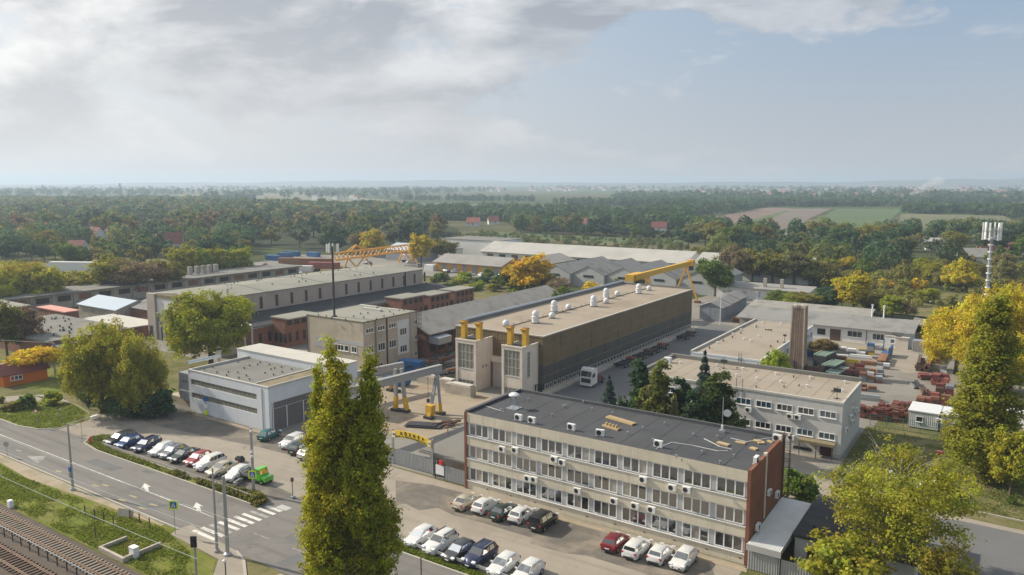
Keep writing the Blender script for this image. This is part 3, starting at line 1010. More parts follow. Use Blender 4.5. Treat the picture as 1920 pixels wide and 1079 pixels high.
pins(rr, 'vent_pipe', [(-14.5, 86), (-12.2, 84), (-16.2, 81), (-10, 88)], 3.3, 'black', .25, .12)
MB().box(-17.85, -17.78, 87.8, 93, 1.9, 1.98).box(-17.85, -17.78, 87.8, 93, 1.3, 1.36).build('handrail', M['galv'], ann)

# ================================================================ the big hall in brown and grey cladding
HX0, HX1, HY0, HY1, HH = -92.87, -72.47, 118.31, 193.67, 10.98
hall = thing('clad_hall', 'huge windowless hall clad in brown and grey ribbed panels with pale roof', 'building', (0, 0, 0))
MB().box(HX0 + .1, HX1 - .15, HY0 + .15, HY1 - .1, 0, 10.7).build('core_wall', M['steel_dark'], hall)
courses = [(1.86, 3.3, 'clad_grey'), (3.3, 5.35, 'clad_grey'), (5.35, 7.3, 'clad_brown'), (7.3, 9.1, 'clad_brown'), (9.1, 10.9, 'clad_brown')]
for a, b, mm in courses:
    for k in range(12):
        y0, y1 = HY0 + k * 6.28, HY0 + (k + 1) * 6.28
        off = 0.02 * ((k * 7 + int(a)) % 3)
        MB().box(HX1 - .15, HX1 + off, y0 + .04, y1 - .04, a + .05, b - .05).build('cladding_panel', M[mm], hall)
    for k in range(4):
        x0, x1 = HX0 + k * 5.1, HX0 + (k + 1) * 5.1
        MB().box(x0 + .04, x1 - .04, HY0 - .01 * (k % 2), HY0 + .15, a + .05, b - .05).build('cladding_panel', M[mm], hall)
    MB().box(HX1 - .1, HX1 + .09, HY0, HY1, b - .045, b + .045).build('ledge', M['roof_moss'], hall)
MB().box(HX0 - .05, HX0 + .1, HY0, HY1, 0, 10.9).box(HX0, HX1, HY1 - .1, HY1, 0, 10.9).build('wall', M['clad_brown'], hall)
MB().box(HX1 - .15, HX1 + .02, HY0, HY1, 0, .7).box(HX1 - .15, HX1 + 1.2, HY0 - .4, HY1, 0, .42).build('plinth', M['concrete_block'], hall)
for k in range(50):
    window(hall, HX1 - .02, HY0 + 1.2 + k * 1.5, .78, 1.1, 1.0, 1, SIDE, gm='window_dark', sill=False, fr=.12, fm='pier_grey')
hr = MB().box(HX0 - .1, HX1 + .12, HY0 - .1, HY1 + .1, 10.75, 10.92).build('roof', M['roof_hall'], hall)
MB().box(HX1 - .2, HX1 + .16, HY0 - .1, HY1 + .1, 10.92, 11.05).box(HX0 - .1, HX1 - .2, HY0 - .1, HY0 + .2, 10.92, 11.02).build('roof_rim', M['roof_pale'], hr)
MB().box(HX0 - .12, HX0 + .35, HY0 + 3, HY1 + .1, 10.92, 11.55).box(HX0, HX1 - .2, HY1 - .3, HY1 + .08, 10.92, 11.4).build('roof_rim', M['roof_grey'], hr)
MB().tube((HX0 + .1, HY0 + 2.5, 11.65), (HX0 + .1, HY1, 11.65), .28, n=10).build('duct', M['pipe_silver'], hr)
MB().box(-83.35, -83.05, HY0 + 4, HY1 - 3, 10.92, 11.08).build('expansion_joint', M['roof_moss'], hr)
vt_small = MB().lathe((0, 0, 0), [(.55, 0), (.62, .22), (.5, .28), (.72, .35), (.85, .8), (.72, 1.2), (.4, 1.5), (.1, 1.58)], 14).mesh('roof_vent', [M['vent_white']], True)
vt_big = MB().lathe((0, 0, 0), [(.92, 0), (.92, 1.5), (1.05, 1.55), (1.05, 1.65), (.6, 1.7), (.6, 1.85), (.78, 1.95), (.85, 2.4), (.7, 2.8), (.35, 3.1), (.08, 3.15)], 16).mesh('roof_vent', [M['vent_white']], True)
for u, v, big in ((948.6, 612, 0), (1004, 606, 1), (1035, 597, 0), (1039, 585, 1), (1066, 581, 0), (1112.8, 575, 1), (1136.5, 569, 0), (1136.5, 560, 1), (1157.5, 555, 0), (1197.5, 551, 1), (1217, 545, 0)):
    x, y = gp(u, v, 10.92)
    o = link('roof_vent', vt_big if big else vt_small, hr, loc=(x, y, 10.92), scale=.82)
    MB().lathe((0, 0, -.02), [(1.1, 0), (1.1, .18)] if big else [(.85, 0), (.85, .12)], 14).build('vent_curb', M['roof_dark'], o)
for k in range(26):
    y = HY0 + 4 + k * 2.75
    link('vent_pipe', cached('hp', lambda: MB().lathe((0, 0, 0), [(.08, 0), (.08, .3), (.16, .32), (.16, .4)], 8).mesh('vent_pipe', [M['galv']])), hr, loc=(-83.2 + random.uniform(-.5, .5), y, 10.92))
# front: two white stair towers with glazing and yellow intake shafts, roller gate between
for tx0, tx1 in ((-88.65, -83.85), (-78.0, -73.5)):
    tw = MB()
    y0, y1, h = 112.8, 118.28, 9.55
    tw.box(tx0, tx0 + .5, y0, y1, 0, h).box(tx1 - .5, tx1, y0, y1, 0, h).box(tx0 + .5, tx1 - .5, y0 + .12, y1, 2.0, 4.15).box(tx0 + .5, tx1 - .5, y0 + .02, y1, 8.95, h - .02).box(tx0 + .5, tx1 - .5, y0 + .1, y1, 0, .7).box(tx0 + .5, tx1 - .5, y0 + .5, y1, .7, h - .3)
    t_ = tw.build('stair_tower', M['tower_plaster'], hall)
    window(t_, (tx0 + tx1) / 2, y0 + .25, 4.15, tx1 - tx0 - 1.0, 4.8, 4, gm='glass_dirty', fm='pier_grey', sill=True, rows=3, fr=.12, depth=.12)
    window(t_, (tx0 + tx1) / 2, y0 + .25, .72, tx1 - tx0 - 1.0, 1.26, 4, gm='glass_dirty', fm='pier_grey', sill=True, fr=.1, depth=.12)
    MB().box(tx0 + .3, tx1 - .3, y0 + .35, y1, h - .05, h + .03).build('tower_roof', M['roof_dark'], t_)
    MB().box(tx0 - .06, tx1 + .06, y0 - .06, y0 + .28, h - .02, h + .22).box(tx1 - .25, tx1 + .06, y0 + .28, y1, h - .02, h + .22).build('coping', M['tower_plaster'], t_)
    if tx0 > -80:
        window(t_, tx1, 114.9, 3.9, 1.0, 4.7, 1, SIDE, gm='glass_dirty', fm='pier_grey', rows=6, fr=.1)
        ac_unit(t_, tx1, 117.0, 1.6, SIDE)
    else:
        for yy in (114.9, 115.9):
            MB().box(tx1 - .02, tx1 + .01, yy, yy + .35, 4.2, 4.7).build('wall_hole', M['black'], t_)
    for sx in (tx0 + .25, tx1 - 1.0):
        sh = MB().box(sx, sx + .95, 114.2, 115.1, h + .02, 12.55)
        sh.add([(sx - .15, 113.7, 12.9), (sx + 1.05, 113.7, 12.9), (sx + 1.05, 115.2, 12.95), (sx - .15, 115.2, 12.95), (sx, 114.2, 12.3), (sx + .95, 114.2, 12.3), (sx + .95, 115.1, 12.3), (sx, 115.1, 12.3)],
               [(0, 3, 2, 1), (0, 1, 5, 4), (1, 2, 6, 5), (2, 3, 7, 6), (3, 0, 4, 7)])
        s_ = sh.build('intake_shaft', M['crane_yellow'], t_)
        MB().add([(sx + .02, 113.95, 12.68), (sx + .9, 113.95, 12.68), (sx + .85, 114.18, 12.36), (sx + .1, 114.18, 12.36)], [(0, 1, 2, 3)]).build('louvre', M['black'], s_, loc=(0, -.04, 0))
        MB().box(sx - .06, sx + 1.01, 114.15, 115.15, 12.9, 13.0).build('shaft_lid', M['rust'], s_)
gt = MB().box(-83.7, -78.1, 117.9, 118.25, 0, 4.9).build('roller_gate', M['roller_door'], hall)
MB().box(-83.8, -78.02, 117.6, 118.27, 4.9, 6.0).build('lintel', M['tower_plaster'], hall)
MB().box(-83.82, -83.6, 117.5, 118.2, 0, 4.95).build('gate_jamb', M['rust'], hall)

# ================================================================ two-storey grey office block in the middle right
TX0, TX1, TY0, TY1 = -51.14, -19.73, 113.4, 127.83
two = thing('annex_office', 'two-storey grey office block with beige flat roof behind the conifers', 'building', (0, 0, 0))
MB().box(TX0, TX1, TY0, TY1, 0, 7.95).build('wall', M['grey_plaster'], two)
MB().box(TX0 - .03, TX1 + .03, TY0 - .03, TY1, .0, .55).build('plinth', M['pier_grey'], two)
tr2 = MB().box(TX0 + .1, TX1 - .1, TY0 + .1, TY1 - .3, 7.94, 8.12).build('roof', M['roof_beige'], two)
MB().box(TX0 - .05, TX1 + .08, TY1 - .5, TY1 + .05, 7.9, 8.75).box(TX0 - .05, TX0 + .5, TY0, TY1 - .5, 7.9, 8.6).build('roof_rim', M['roof_grey'], tr2)
MB().box(TX0 - .05, TX1 + .08, TY0 - .1, TY0 + .25, 7.95, 8.26).box(TX1 - .25, TX1 + .08, TY0 + .25, TY1 - .5, 7.95, 8.26).build('roof_rim', M['roof_pale'], tr2)
for k in range(1, 14):
    MB().box(TX0 + k * 2.24 - .05, TX0 + k * 2.24 + .05, TY0 + .3, TY1 - .6, 8.12, 8.128).build('felt_seam', M['roof_moss'], tr2)
for k in range(10):
    cx = -21.65 - 3.03 * k
    for z0 in (5.70, 2.50):
        gm = 'window_teal' if (k * 3 + int(z0)) % 4 in (1, 2) else 'window_dark'
        window(two, cx, TY0, z0, 2.28, 1.0, 3, gm=gm, fr=.09)
for u, v in ((1404, 768), (1482, 780), (1496, 782), (1486, 820)):
    x = None
    lo, hi = TX0, TX1
    for _ in range(40):
        mid = (lo + hi) / 2
        if proj(mid, TY0, 5)[0] < u:
            lo = mid
        else:
            hi = mid
    ac_unit(two, lo, TY0, zat(v, lo, TY0) - .33, s=1.05)
for yy, z in ((115.6, 3.4), (119.0, 4.4), (120.6, 3.2), (122.6, 4.6), (124.2, 3.8)):
    ac_unit(two, TX1, yy, z, SIDE)
window(two, TX1, 121, 5.7, .9, 1.0, 1, SIDE, gm='window_dark')
cn = MB().box(-25.2, -20.3, 111.6, 113.4, 2.15, 2.3).box(-25.2, -20.3, 111.55, 111.65, 2.0, 2.4).build('canopy', M['roof_moss'], two)
for x in (-25.0, -22.7, -20.5):
    MB().box(x - .05, x + .05, 111.7, 111.8, 0, 2.15).build('canopy_post', M['rust_dark'], cn)
MB().box(-22.5, -20.9, 113.36, 113.395, .05, 1.95).build('door', M['dark_pane_in'], two)
MB().box(-26.2, -23.6, 113.34, 113.37, .3, .75).build('basement_window', M['black'], two)
pins(tr2, 'roof_vent', [gp(u, v, 8.12) for u, v in ((1275, 682), (1344, 687), (1381, 706), (1393, 694), (1419, 712), (1455, 703), (1464, 718), (1519, 710), (1513, 726), (1584, 719), (1579, 735))], 8.12, 'vent_white', .4, .12)
pins(tr2, 'vent_pipe', [gp(u, v, 8.12) for u, v in ((1382, 692), (1417, 697), (1488, 708), (1498, 725), (1470, 727), (1560, 736), (1565, 731), (1418, 727), (1330, 700))], 8.12, 'rust_dark', .3, .08)
for u, v in ((1357, 691), (1569, 748)):
    x, y = gp(u, v, 8.12)
    o = MB().box(-.5, .5, -.04, .04, 0, .08).box(-.04, .04, -.5, .5, 0, .08).box(-.03, .03, -.03, .03, 0, 1.9).box(-.5, .5, -.2, .2, 1.0, 1.5).build('roof_antenna', M['steel_dark'], tr2, loc=(x, y, 8.12))
for u in (1381, 1395):
    x, y = gp(u, 727, 8.12)
    MB().box(-.03, .03, -.03, .03, -1.5, 1.6).build('lightning_rod', M['steel_dark'], tr2, loc=(x, TY0 - .06, 8.12))
MB().box(-.6, .6, -.4, .4, 0, .9).build('vent_box', M['vent_white'], tr2, loc=(*gp(1252, 680, 8.12), 8.12))

# single-storey flat roofed block behind it, with the brick chimney
third = thing('flat_block', 'low white block with wide beige flat roof left of the brick chimney', 'building', (0, 0, 0))
BX0, BX1, BY0, BY1, BH = -54.9, -40.9, 147.0, 190.8, 5.0
MB().box(BX0, BX1, BY0, BY1, 0, 4.75).build('wall', M['white_wall'], third)
r3 = MB().box(BX0 + .1, BX1 - .1, BY0 + .1, BY1 - .1, 4.74, 4.86).build('roof', M['roof_beige'], third)
MB().box(BX0 - .06, BX0 + .35, BY0, BY1, 4.6, 5.3).box(BX0 + .35, BX1 + .05, BY1 - .3, BY1 + .05, 4.6, 5.15).build('roof_rim', M['roof_pale'], r3)
MB().box(BX0 + .35, BX1 + .06, BY0 - .06, BY0 + .2, 4.7, 5.02).box(BX1 - .2, BX1 + .06, BY0 + .2, BY1 - .3, 4.7, 5.02).build('roof_rim', M['white_wall'], r3)
for k in range(12):
    window(third, BX1, BY0 + 2.4 + k * 3.6, 2.2, 2.0, 1.5, 3, SIDE, gm='window_teal', fr=.09)
ladder(third, xat(1386, BY0), BY0, .5, 5.9, 0, .6)
pins(r3, 'roof_vent', [gp(u, v, 4.86) for u, v in ((1345, 644), (1374, 628), (1395, 637), (1407, 641), (1416, 614), (1423, 632), (1438, 620), (1464, 608), (1389, 620), (1430, 607))], 4.86, 'vent_white', .4, .14)
pins(r3, 'vent_pipe', [gp(u, v, 4.86) for u, v in ((1356, 641), (1373, 634), (1389, 626), (1418, 614), (1445, 652), (1458, 643), (1330, 654))], 4.86, 'rust_dark', .45, .12)
o = MB().box(-.8, .8, -.1, .1, .25, .45).box(-.8, -.7, -.1, .1, 0, .25).box(.6, .7, -.1, .1, 0, .25).build('pipe_bracket', M['rust_dark'], r3, loc=(*gp(1441, 621, 4.86), 4.86))
o = MB().box(-.04, .04, -.04, .04, 0, 1.9).box(-.4, .4, -.3, .3, 0, .08).box(-.35, .35, -.05, .05, 1.4, 1.8).build('roof_antenna', M['steel_dark'], r3, loc=(*gp(1471, 643, 4.86), 4.86))
ch = thing('brick_chimney', 'tall square brick chimney with a ladder rising behind the two-storey block', 'chimney', (*gp(1494, 699), 0))
cw0, cw1, chh = 1.45, 1.15, 14.2
MB().add([(-cw0, -cw0, 0), (cw0, -cw0, 0), (cw0, cw0, 0), (-cw0, cw0, 0), (-cw1, -cw1, chh - .5), (cw1, -cw1, chh - .5), (cw1, cw1, chh - .5), (-cw1, cw1, chh - .5)],
         [(0, 3, 2, 1), (4, 5, 6, 7), (0, 1, 5, 4), (1, 2, 6, 5), (2, 3, 7, 6), (3, 0, 4, 7)]).build('stack', M['chimney_brick'], ch)
for s in (-1, 1):
    for q in (-1, 1):
        MB().add([(s * cw0 - .12, q * cw0 - .12, 0), (s * cw0 + .12, q * cw0 - .12, 0), (s * cw0 + .12, q * cw0 + .12, 0), (s * cw0 - .12, q * cw0 + .12, 0),
                  (s * cw1 - .12, q * cw1 - .12, chh), (s * cw1 + .12, q * cw1 - .12, chh), (s * cw1 + .12, q * cw1 + .12, chh), (s * cw1 - .12, q * cw1 + .12, chh)],
                 [(0, 3, 2, 1), (4, 5, 6, 7), (0, 1, 5, 4), (1, 2, 6, 5), (2, 3, 7, 6), (3, 0, 4, 7)]).build('corner_post', M['concrete_block'], ch)
MB().box(-1.3, 1.3, -1.3, 1.3, chh - .5, chh - .02).box(-.9, .9, -.9, .9, chh - .02, chh + .05).build('chimney_cap', M['concrete_block'], ch)
lm = MB()
for s in (-.25, .25):
    lm.bar((s, -cw0 - .15, .5), (s, -cw1 - .15, chh + .6), .06)
for k in range(40):
    f = k / 40
    y = -(cw0 + (cw1 - cw0) * f) - .15
    lm.box(-.25, .25, y - .03, y + .03, .5 + f * chh, .56 + f * chh)
lm.build('ladder', M['steel_dark'], ch)

# ================================================================ white workshop on the left, its higher rear part, open ribbed side
wh = thing('white_workshop', 'white box-shaped workshop with two dark glazing strips facing the parking lot', 'building', (0, 0, 0))
WX0, WX1, WY0, WY1, WHH = -117.76, -96.8, 75.7, 88.0, 7.2
MB().box(WX0, WX1 - .3, WY0 + .25, WY1, 0, 6.8).build('core_wall', M['white_wall'], wh)
for a, b in ((0, 2.42), (3.36, 4.78), (5.74, 7.2)):
    MB().box(WX0, WX1, WY0, WY0 + .25, a, b).build('wall_band', M['white_wall'], wh)
for a, b in ((2.42, 3.36), (4.78, 5.74)):
    MB().box(WX0, WX0 + .6, WY0, WY0 + .25, a, b).box(-99.7, WX1, WY0, WY0 + .25, a, b).build('wall_band', M['white_wall'], wh)
    for k in range(17):
        x0 = WX0 + .6 + k * (WX1 - 2.9 - WX0 - .6) / 17
        x1 = WX0 + .6 + (k + 1) * (WX1 - 2.9 - WX0 - .6) / 17
        MB().box(x0 + .05, x1 - .05, WY0 + .12, WY0 + .24, a + .02, b - .02).build('pane', M['glass_dirty'], wh)
MB().box(-98.42, -98.3, WY0 - .1, WY0 - .01, 0, 6.9).build('downpipe', M['pier_grey'], wh)
r4 = MB().box(WX0 + .3, -100.2, WY0 + .3, WY1, 6.79, 6.95).build('roof', M['roof_grey'], wh)
MB().box(WX0 - .05, WX0 + .3, WY0 - .05, WY1, 6.8, 7.35).box(WX0 + .3, WX1 + .05, WY0 - .06, WY0 + .3, 7.18, 7.32).build('roof_rim', M['roof_pale'], r4)
r5 = MB().box(-100.2, WX1 + .1, WY0 + .3, 90.3, 7.18, 7.34).build('roof', M['roof_moss'], wh)
MB().box(-100.3, -100.0, WY0 + .3, 90.3, 6.9, 7.5).box(WX1 - .05, WX1 + .16, WY0, 90.3, 7.1, 7.46).build('roof_rim', M['roof_pale'], r5)
MB().box(WX1 - .3, WX1, WY0 + .25, 90.2, 4.6, 7.18).build('fascia', M['white_wall'], wh)
MB().box(WX1 - .9, WX1 - .05, WY0 + .25, WY0 + .6, 0, 4.6).build('pier', M['white_wall'], wh)
sg = thing('ribbed_screen', 'dark grey boarded sliding screen with white posts on the side of the white workshop', 'screen', (0, 0, 0))
for k in range(15):
    MB().box(WX1 - .22, WX1 - .16, 76.4, 95, .1 + k * .3, .36 + k * .3).build('board', M['slat_grey'], sg)
for y in (76.5, 79.2, 82.6, 86, 90, 94):
    MB().box(WX1 - .1, WX1 + .02, y - .06, y + .06, 0, 3.6 if y in (79.2, 82.6) else 4.6).build('post', M['sign_white'], sg)
MB().box(WX1 - .1, WX1 - .02, 76.4, 90, 3.5, 3.6).build('rail', M['pier_grey'], sg)
pins(r4, 'vent_pipe', [gp(u, v, 6.95) for u, v in ((383, 694), (407, 700), (428, 699), (446, 700), (458, 692), (468, 687), (483, 685), (488, 681), (505, 685), (508, 694), (515, 692), (528, 690), (462, 706), (468, 713), (448, 710), (497, 701), (513, 704), (529, 699), (547, 694), (425, 705), (446, 680), (399, 690))], 6.95, 'steel_dark', .28, .09)
w2 = MB().box(-121, -95, 88.05, 93.2, 0, 8.2).build('rear_wall', M['white_wall'], wh)
r6 = MB().box(-121.1, -94.9, 87.95, 93.3, 8.2, 8.36).build('roof', M['roof_pale'], wh)
cp_ = thing('round_chimney', 'slim grey round flue standing behind the white workshop roof', 'chimney', (-121.6, 84.6, 0))
MB().tube((0, 0, 0), (0, 0, 8.6), .38, n=12).build('shaft', M['concrete_block'], cp_)
MB().tube((0, 0, 8.6), (0, 0, 9.0), .42, n=12).build('shaft_top', M['black'], cp_)
MB().tube((-120.6, 77.5, 7.7), (-120.6, 84, 7.7), .3, n=10).build('duct', M['pipe_silver'], wh)
# stacked dark metal boxes beside the white workshop
st_x, st_y = gp(348, 772)
for i, (dx, dy, z0, z1, w) in enumerate(((-.9, 0, 1.6, 3.2, 1.4), (-1.1, .2, 3.25, 4.9, 1.5), (-1.0, .1, 4.95, 6.3, 1.4), (-3.2, 1.5, 1.6, 3.4, 1.8))):
    o = MB().box(-w, w, -.9, .9, z0, z1)
    for k in range(6):
        xx = -w + .2 + k * (2 * w - .4) / 5
        o.box(xx - .04, xx + .04, -.94, -.9, z0 + .1, z1 - .1)
    tag(o.build('storage_box', M['shed_grey'], loc=(st_x + dx - 1.2, st_y + dy + 2.2, -.1)), ('lowest dark metal box of the stack beside the white workshop', 'middle dark metal box of the stack beside the white workshop', 'topmost dark metal box of the stack beside the white workshop', 'separate dark metal box left of the stack by the white workshop')[i], 'metal box')
bw = thing('concrete_wall', 'low concrete boundary wall carrying the stack of metal boxes by the white workshop', 'wall', (0, 0, 0))
for k in range(5):
    MB().box(-125.5 + k * 1.5, -124.05 + k * 1.5, 76.6, 76.85, 0, 1.5).build('panel', M['concrete_block'], bw)
MB().box(-125.5, -118.0, 76.9, 80.6, 0, 1.46).build('fill', M['concrete_block'], bw)
# ================================================================ beige three-storey block behind the white workshop
DX0, DX1, DY0, DY1, DH = -126.9, -110.3, 110.2, 126.8, 11.0
bei = thing('beige_block', 'weathered beige three-storey block with a mast on its flat roof', 'building', (0, 0, 0))
MB().box(DX0, DX1, DY0, DY1, 0, 10.75).build('wall', M['beige_plaster'], bei)
rb = MB().box(DX0 - .05, DX1 + .05, DY0 - .05, DY1 + .05, 10.75, 10.93).build('roof', M['roof_olive'], bei)
MB().box(DX0 - .1, DX1 + .1, DY0 - .1, DY0 + .15, 10.93, 11.02).box(DX1 - .15, DX1 + .1, DY0 + .15, DY1, 10.93, 11.02).build('roof_rim', M['roof_moss'], rb)
MB().box(DX0 + 2.4, DX1 + .01, DY0 - .05, DY0 - .003, 5.85, 6.75).build('band', M['pier_grey'], bei)
MB().box(DX0 + 2.0, -119.1, DY0 - .04, DY0 - .003, 4.3, 5.75).build('band', M['pier_grey'], bei)
window(bei, -117.35, DY0, 4.32, 2.7, 1.28, 3, gm='window_dark', fr=.1)
window(bei, -115.2, DY0, 4.36, 1.2, 1.25, 1, gm='window_dark', fr=.1)
window(bei, -113.0, DY0, 4.36, 1.5, 1.3, 2, gm='window_dark', fr=.1)
for yy in (111.95, 115.35, 118.75):
    window(bei, DX1, yy, 8.5, 2.25, 1.0, 3, SIDE, gm='window_dark', fr=.1)
    window(bei, DX1, yy, 4.2, 2.15, 1.7, 3, SIDE, gm='window_dark', fr=.1)
MB().box(DX1 - .01, DX1 + .03, 120.4, 124.0, 2.2, 9.7).build('white_bay', M['white_plaster'], bei)
window(bei, DX1 + .03, 122.1, 6.35, 2.2, 1.6, 3, SIDE, gm='window_dark', fr=.1)
window(bei, DX1 + .03, 122.1, 2.6, 2.2, 1.6, 3, SIDE, gm='window_dark', fr=.1)
for zz in (1.0, 4.6, 8.0):
    window(bei, DX1, 126.2, zz, 1.0, 1.1, 2, SIDE, gm='window_dark', fr=.08)
window(bei, DX1, 114.8, .5, 1.6, 1.2, 2, SIDE, gm='window_dark', fr=.08)
for yy, m_ in ((113.6, 'roof_moss'), (117.0, 'rust_dark'), (124.6, 'pier_grey')):
    MB().box(DX1, DX1 + .22, yy - .12, yy + .12, .2, 11.3 if m_ == 'pier_grey' else 10.9).build('downpipe', M[m_], bei)
ladder(bei, DX1, 126.95, 1, 11.6, SIDE, .5, 'rust_dark', cage=True)
MB().box(DX0 - .1, DX0 - .0, DY0 - .12, DY0 - .02, 0, 10.9).build('downpipe', M['steel_dark'], bei)
for a, b, c_, d_, h_ in ((-121.8, -116.4, 121.6, 122.4, .5), (-125.8, -120.6, 124.6, 125.4, .35), (-117.5, -114, 124.8, 125.3, .3)):
    MB().box(a, b, c_, d_, 10.93, 10.93 + h_).build('roof_duct', M['roof_pale'], rb)
pins(rb, 'vent_pipe', [gp(u, v, 10.93) for u, v in ((612, 595), (597, 592), (622, 598), (648, 601), (663, 595), (682, 597), (690, 589), (706, 600), (676, 590), (731, 586), (738, 591), (720, 595), (742, 580), (690, 605), (757, 583))], 10.93, 'steel_dark', .35, .1)
ms = thing('mobile_mast', 'tall black pole with white mobile antennas on the beige block roof', 'antenna mast', (*gp(627, 594, 10.93), 10.93))
top = zat(462, *gp(627, 594, 10.93)) - 10.93
MB().tube((0, 0, 0), (0, 0, top), .24, .2, n=10).lathe((0, 0, 0), [(.6, 0), (.6, .15), (.3, .3)], 10).build('pole', M['steel_dark'], ms)
for k in range(3):
    a = k * 2 * math.pi / 3 + .5
    for dd_ in (-.35, .35):
        c_, s_ = math.cos(a), math.sin(a)
        px_, py_ = 1.15 * c_ - dd_ * s_, 1.15 * s_ + dd_ * c_
        MB().box(-.16, .16, -.1, .1, -.9, .9).build('panel_antenna', M['sign_white'], ms, loc=(px_, py_, top - .4), rz=a)
    MB().bar((0, 0, top - .4), (1.1 * math.cos(a), 1.1 * math.sin(a), top - .4), .08).build('antenna_arm', M['steel_dark'], ms)

# ================================================================ long beige hall with the tall narrow windows
LX0, LX1, LY0, LY1 = -182.0, -160.0, 107.4, 187.0
lh = thing('long_hall', 'long old beige hall with a row of tall narrow dark windows', 'building', (0, 0, 0))
MB().extr([(LX0, 0), (LX1, 0), (LX1, 11.2), (-171, 12.0), (LX0, 11.2)], 'y', LY0 + .3, LY1).build('wall', M['beige_hall'], lh)
lr = MB().extr([(LX0 - .2, 11.22), (-171, 12.03), (LX1 + .2, 11.22), (LX1 + .2, 11.42), (-171, 12.23), (LX0 - .2, 11.42)], 'y', LY0 + .3, LY1 + .2).build('roof', M['roof_olive'], lh)
for yy in (126, 146, 166):
    MB().extr([(LX0 - .2, 11.43), (-171, 12.24), (LX1 + .2, 11.43), (LX1 + .2, 11.5), (-171, 12.31), (LX0 - .2, 11.5)], 'y', yy, yy + .2).build('roof_joint', M['roof_grey'], lr)
pins(lr, 'vent_pipe', [(random.uniform(LX0 + 2, LX1 - 2), LY0 + 3 + 1.9 * k) for k in range(40)], 11.75, 'steel_dark', .5, .12)
for k in range(16):
    y = LY0 + 7 + k * 4.9
    MB().box(LX1 - .02, LX1 + .03, y - .45, y + .45, 7.3, 10.3).build('slot_window', M['rust_dark'], lh)
for y in (118, 178.5):
    MB().box(LX1, LX1 + .3, y - .15, y + .15, 6, 11.2).build('downpipe', M['steel_dark'], lh)
MB().box(LX0 - .2, LX0 + 3.2, LY0 - .5, LY0 + .3, 0, 11.6).build('corner_pier', M['beige_hall'], lh)
MB().box(LX0 + 3.3, LX1 - .1, LY0 + .05, LY0 + .29, 6.6, 10.6).build('white_panel', M['white_plaster'], lh)
MB().box(LX0 + 2.6, LX1 + .1, LY0 - .1, LY0 + .28, 10.65, 11.5).build('fascia', M['roof_moss'], lh)
MB().box(LX0 + 3.6, LX1 - 6, LY0 + .1, LY0 + .28, 0, 4.6).build('gate_opening', M['black'], lh)
for x in (LX0 + 3.5, LX0 + 5.2):
    MB().box(x, x + 1.0, LY0, LY0 + .27, 0, 4.7).build('gate_leaf', M['pier_grey'], lh)
MB().box(LX0 + .4, LX0 + 1.9, LY0 - .52, LY0 - .45, 0, 3.4).build('door', M['steel_dark'], lh)
# side aisle with dark roof and brick front
ai = thing('brick_aisle', 'low dark-roofed brick aisle along the long beige hall', 'building', (0, 0, 0))
MB().extr([(-159.9, 6.6), (-148.6, 5.2), (-148.6, 5.4), (-159.9, 6.8)], 'y', 112.5, 191).build('roof', M['roof_dark'], ai)
MB().box(-159.8, -149.0, 113, 190.5, 0, 5.2).build('wall', M['old_brick'], ai)
MB().box(-148.9, -148.4, 112.5, 191, 5.05, 5.2).build('gutter', M['galv'], ai)
for k in range(28):
    y = 115 + k * 2.7
    MB().box(-149.02, -148.95, y - .45, y + .45, 1.3, 3.6).build('slot_window', M['black'], ai)
for y0, h_ in ((118.5, 7.2), (158, 7.0), (170, 6.4), (182, 6.4)):
    bb = MB().box(-149, -144.5 if y0 < 150 else -143.0, y0, y0 + 9.5, 0, h_ - .3).build('bay', M['old_brick'], ai)
    MB().box(-149.3, -142.6, y0 - .2, y0 + 9.7, h_ - .3, h_).build('bay_roof', M['roof_olive'], bb)
    for k in range(4):
        MB().box(-144.5 if y0 < 150 else -143.0, -144.46 if y0 < 150 else -142.96, y0 + .8 + 2.2 * k, y0 + 2.2 + 2.2 * k, h_ - 2.0, h_ - .7).build('slot_window', M['black'], bb)
        MB().box(-144.5 if y0 < 150 else -143.0, -144.46 if y0 < 150 else -142.96, y0 + 1.1 + 2.2 * k, y0 + 1.9 + 2.2 * k, 1.2, 3.4).build('slot_window', M['black'], bb)
    for k in range(3):
        MB().box(-148 + 1.6 * k, -147 + 1.6 * k, y0 - .04, y0, 1.2, 3.4).build('slot_window', M['black'], bb)
pr = thing('pipe_bridge', 'two silver pipes bending down in front of the brick aisle', 'pipe', (0, 0, 0))
for k, y in enumerate((110.3, 112.3)):
    x0, y0 = -157, y
    for a, b in (((-160, y + 2, 7.6), (-146.5, y - 1.5, 6.4)), ((-146.5, y - 1.5, 6.4), (-146.5, y - 1.5, 0))):
        MB().tube(a, b, .22, n=10).build('pipe', M['pipe_silver'], pr)
sb = thing('side_shed', 'small beige lean-to shed with dark windows below the bent silver pipes', 'shed', (0, 0, 0))
MB().box(-154, -148.5, 103, 108, 0, 3.6).build('wall', M['beige_plaster'], sb)
MB().box(-154.3, -148.2, 102.7, 108.3, 3.6, 3.8).build('roof', M['roof_grey'], sb)
for x in (-153, -151.3, -149.7):
    window(sb, x, 103, 1.2, 1.0, 1.0, 1, gm='window_dark')

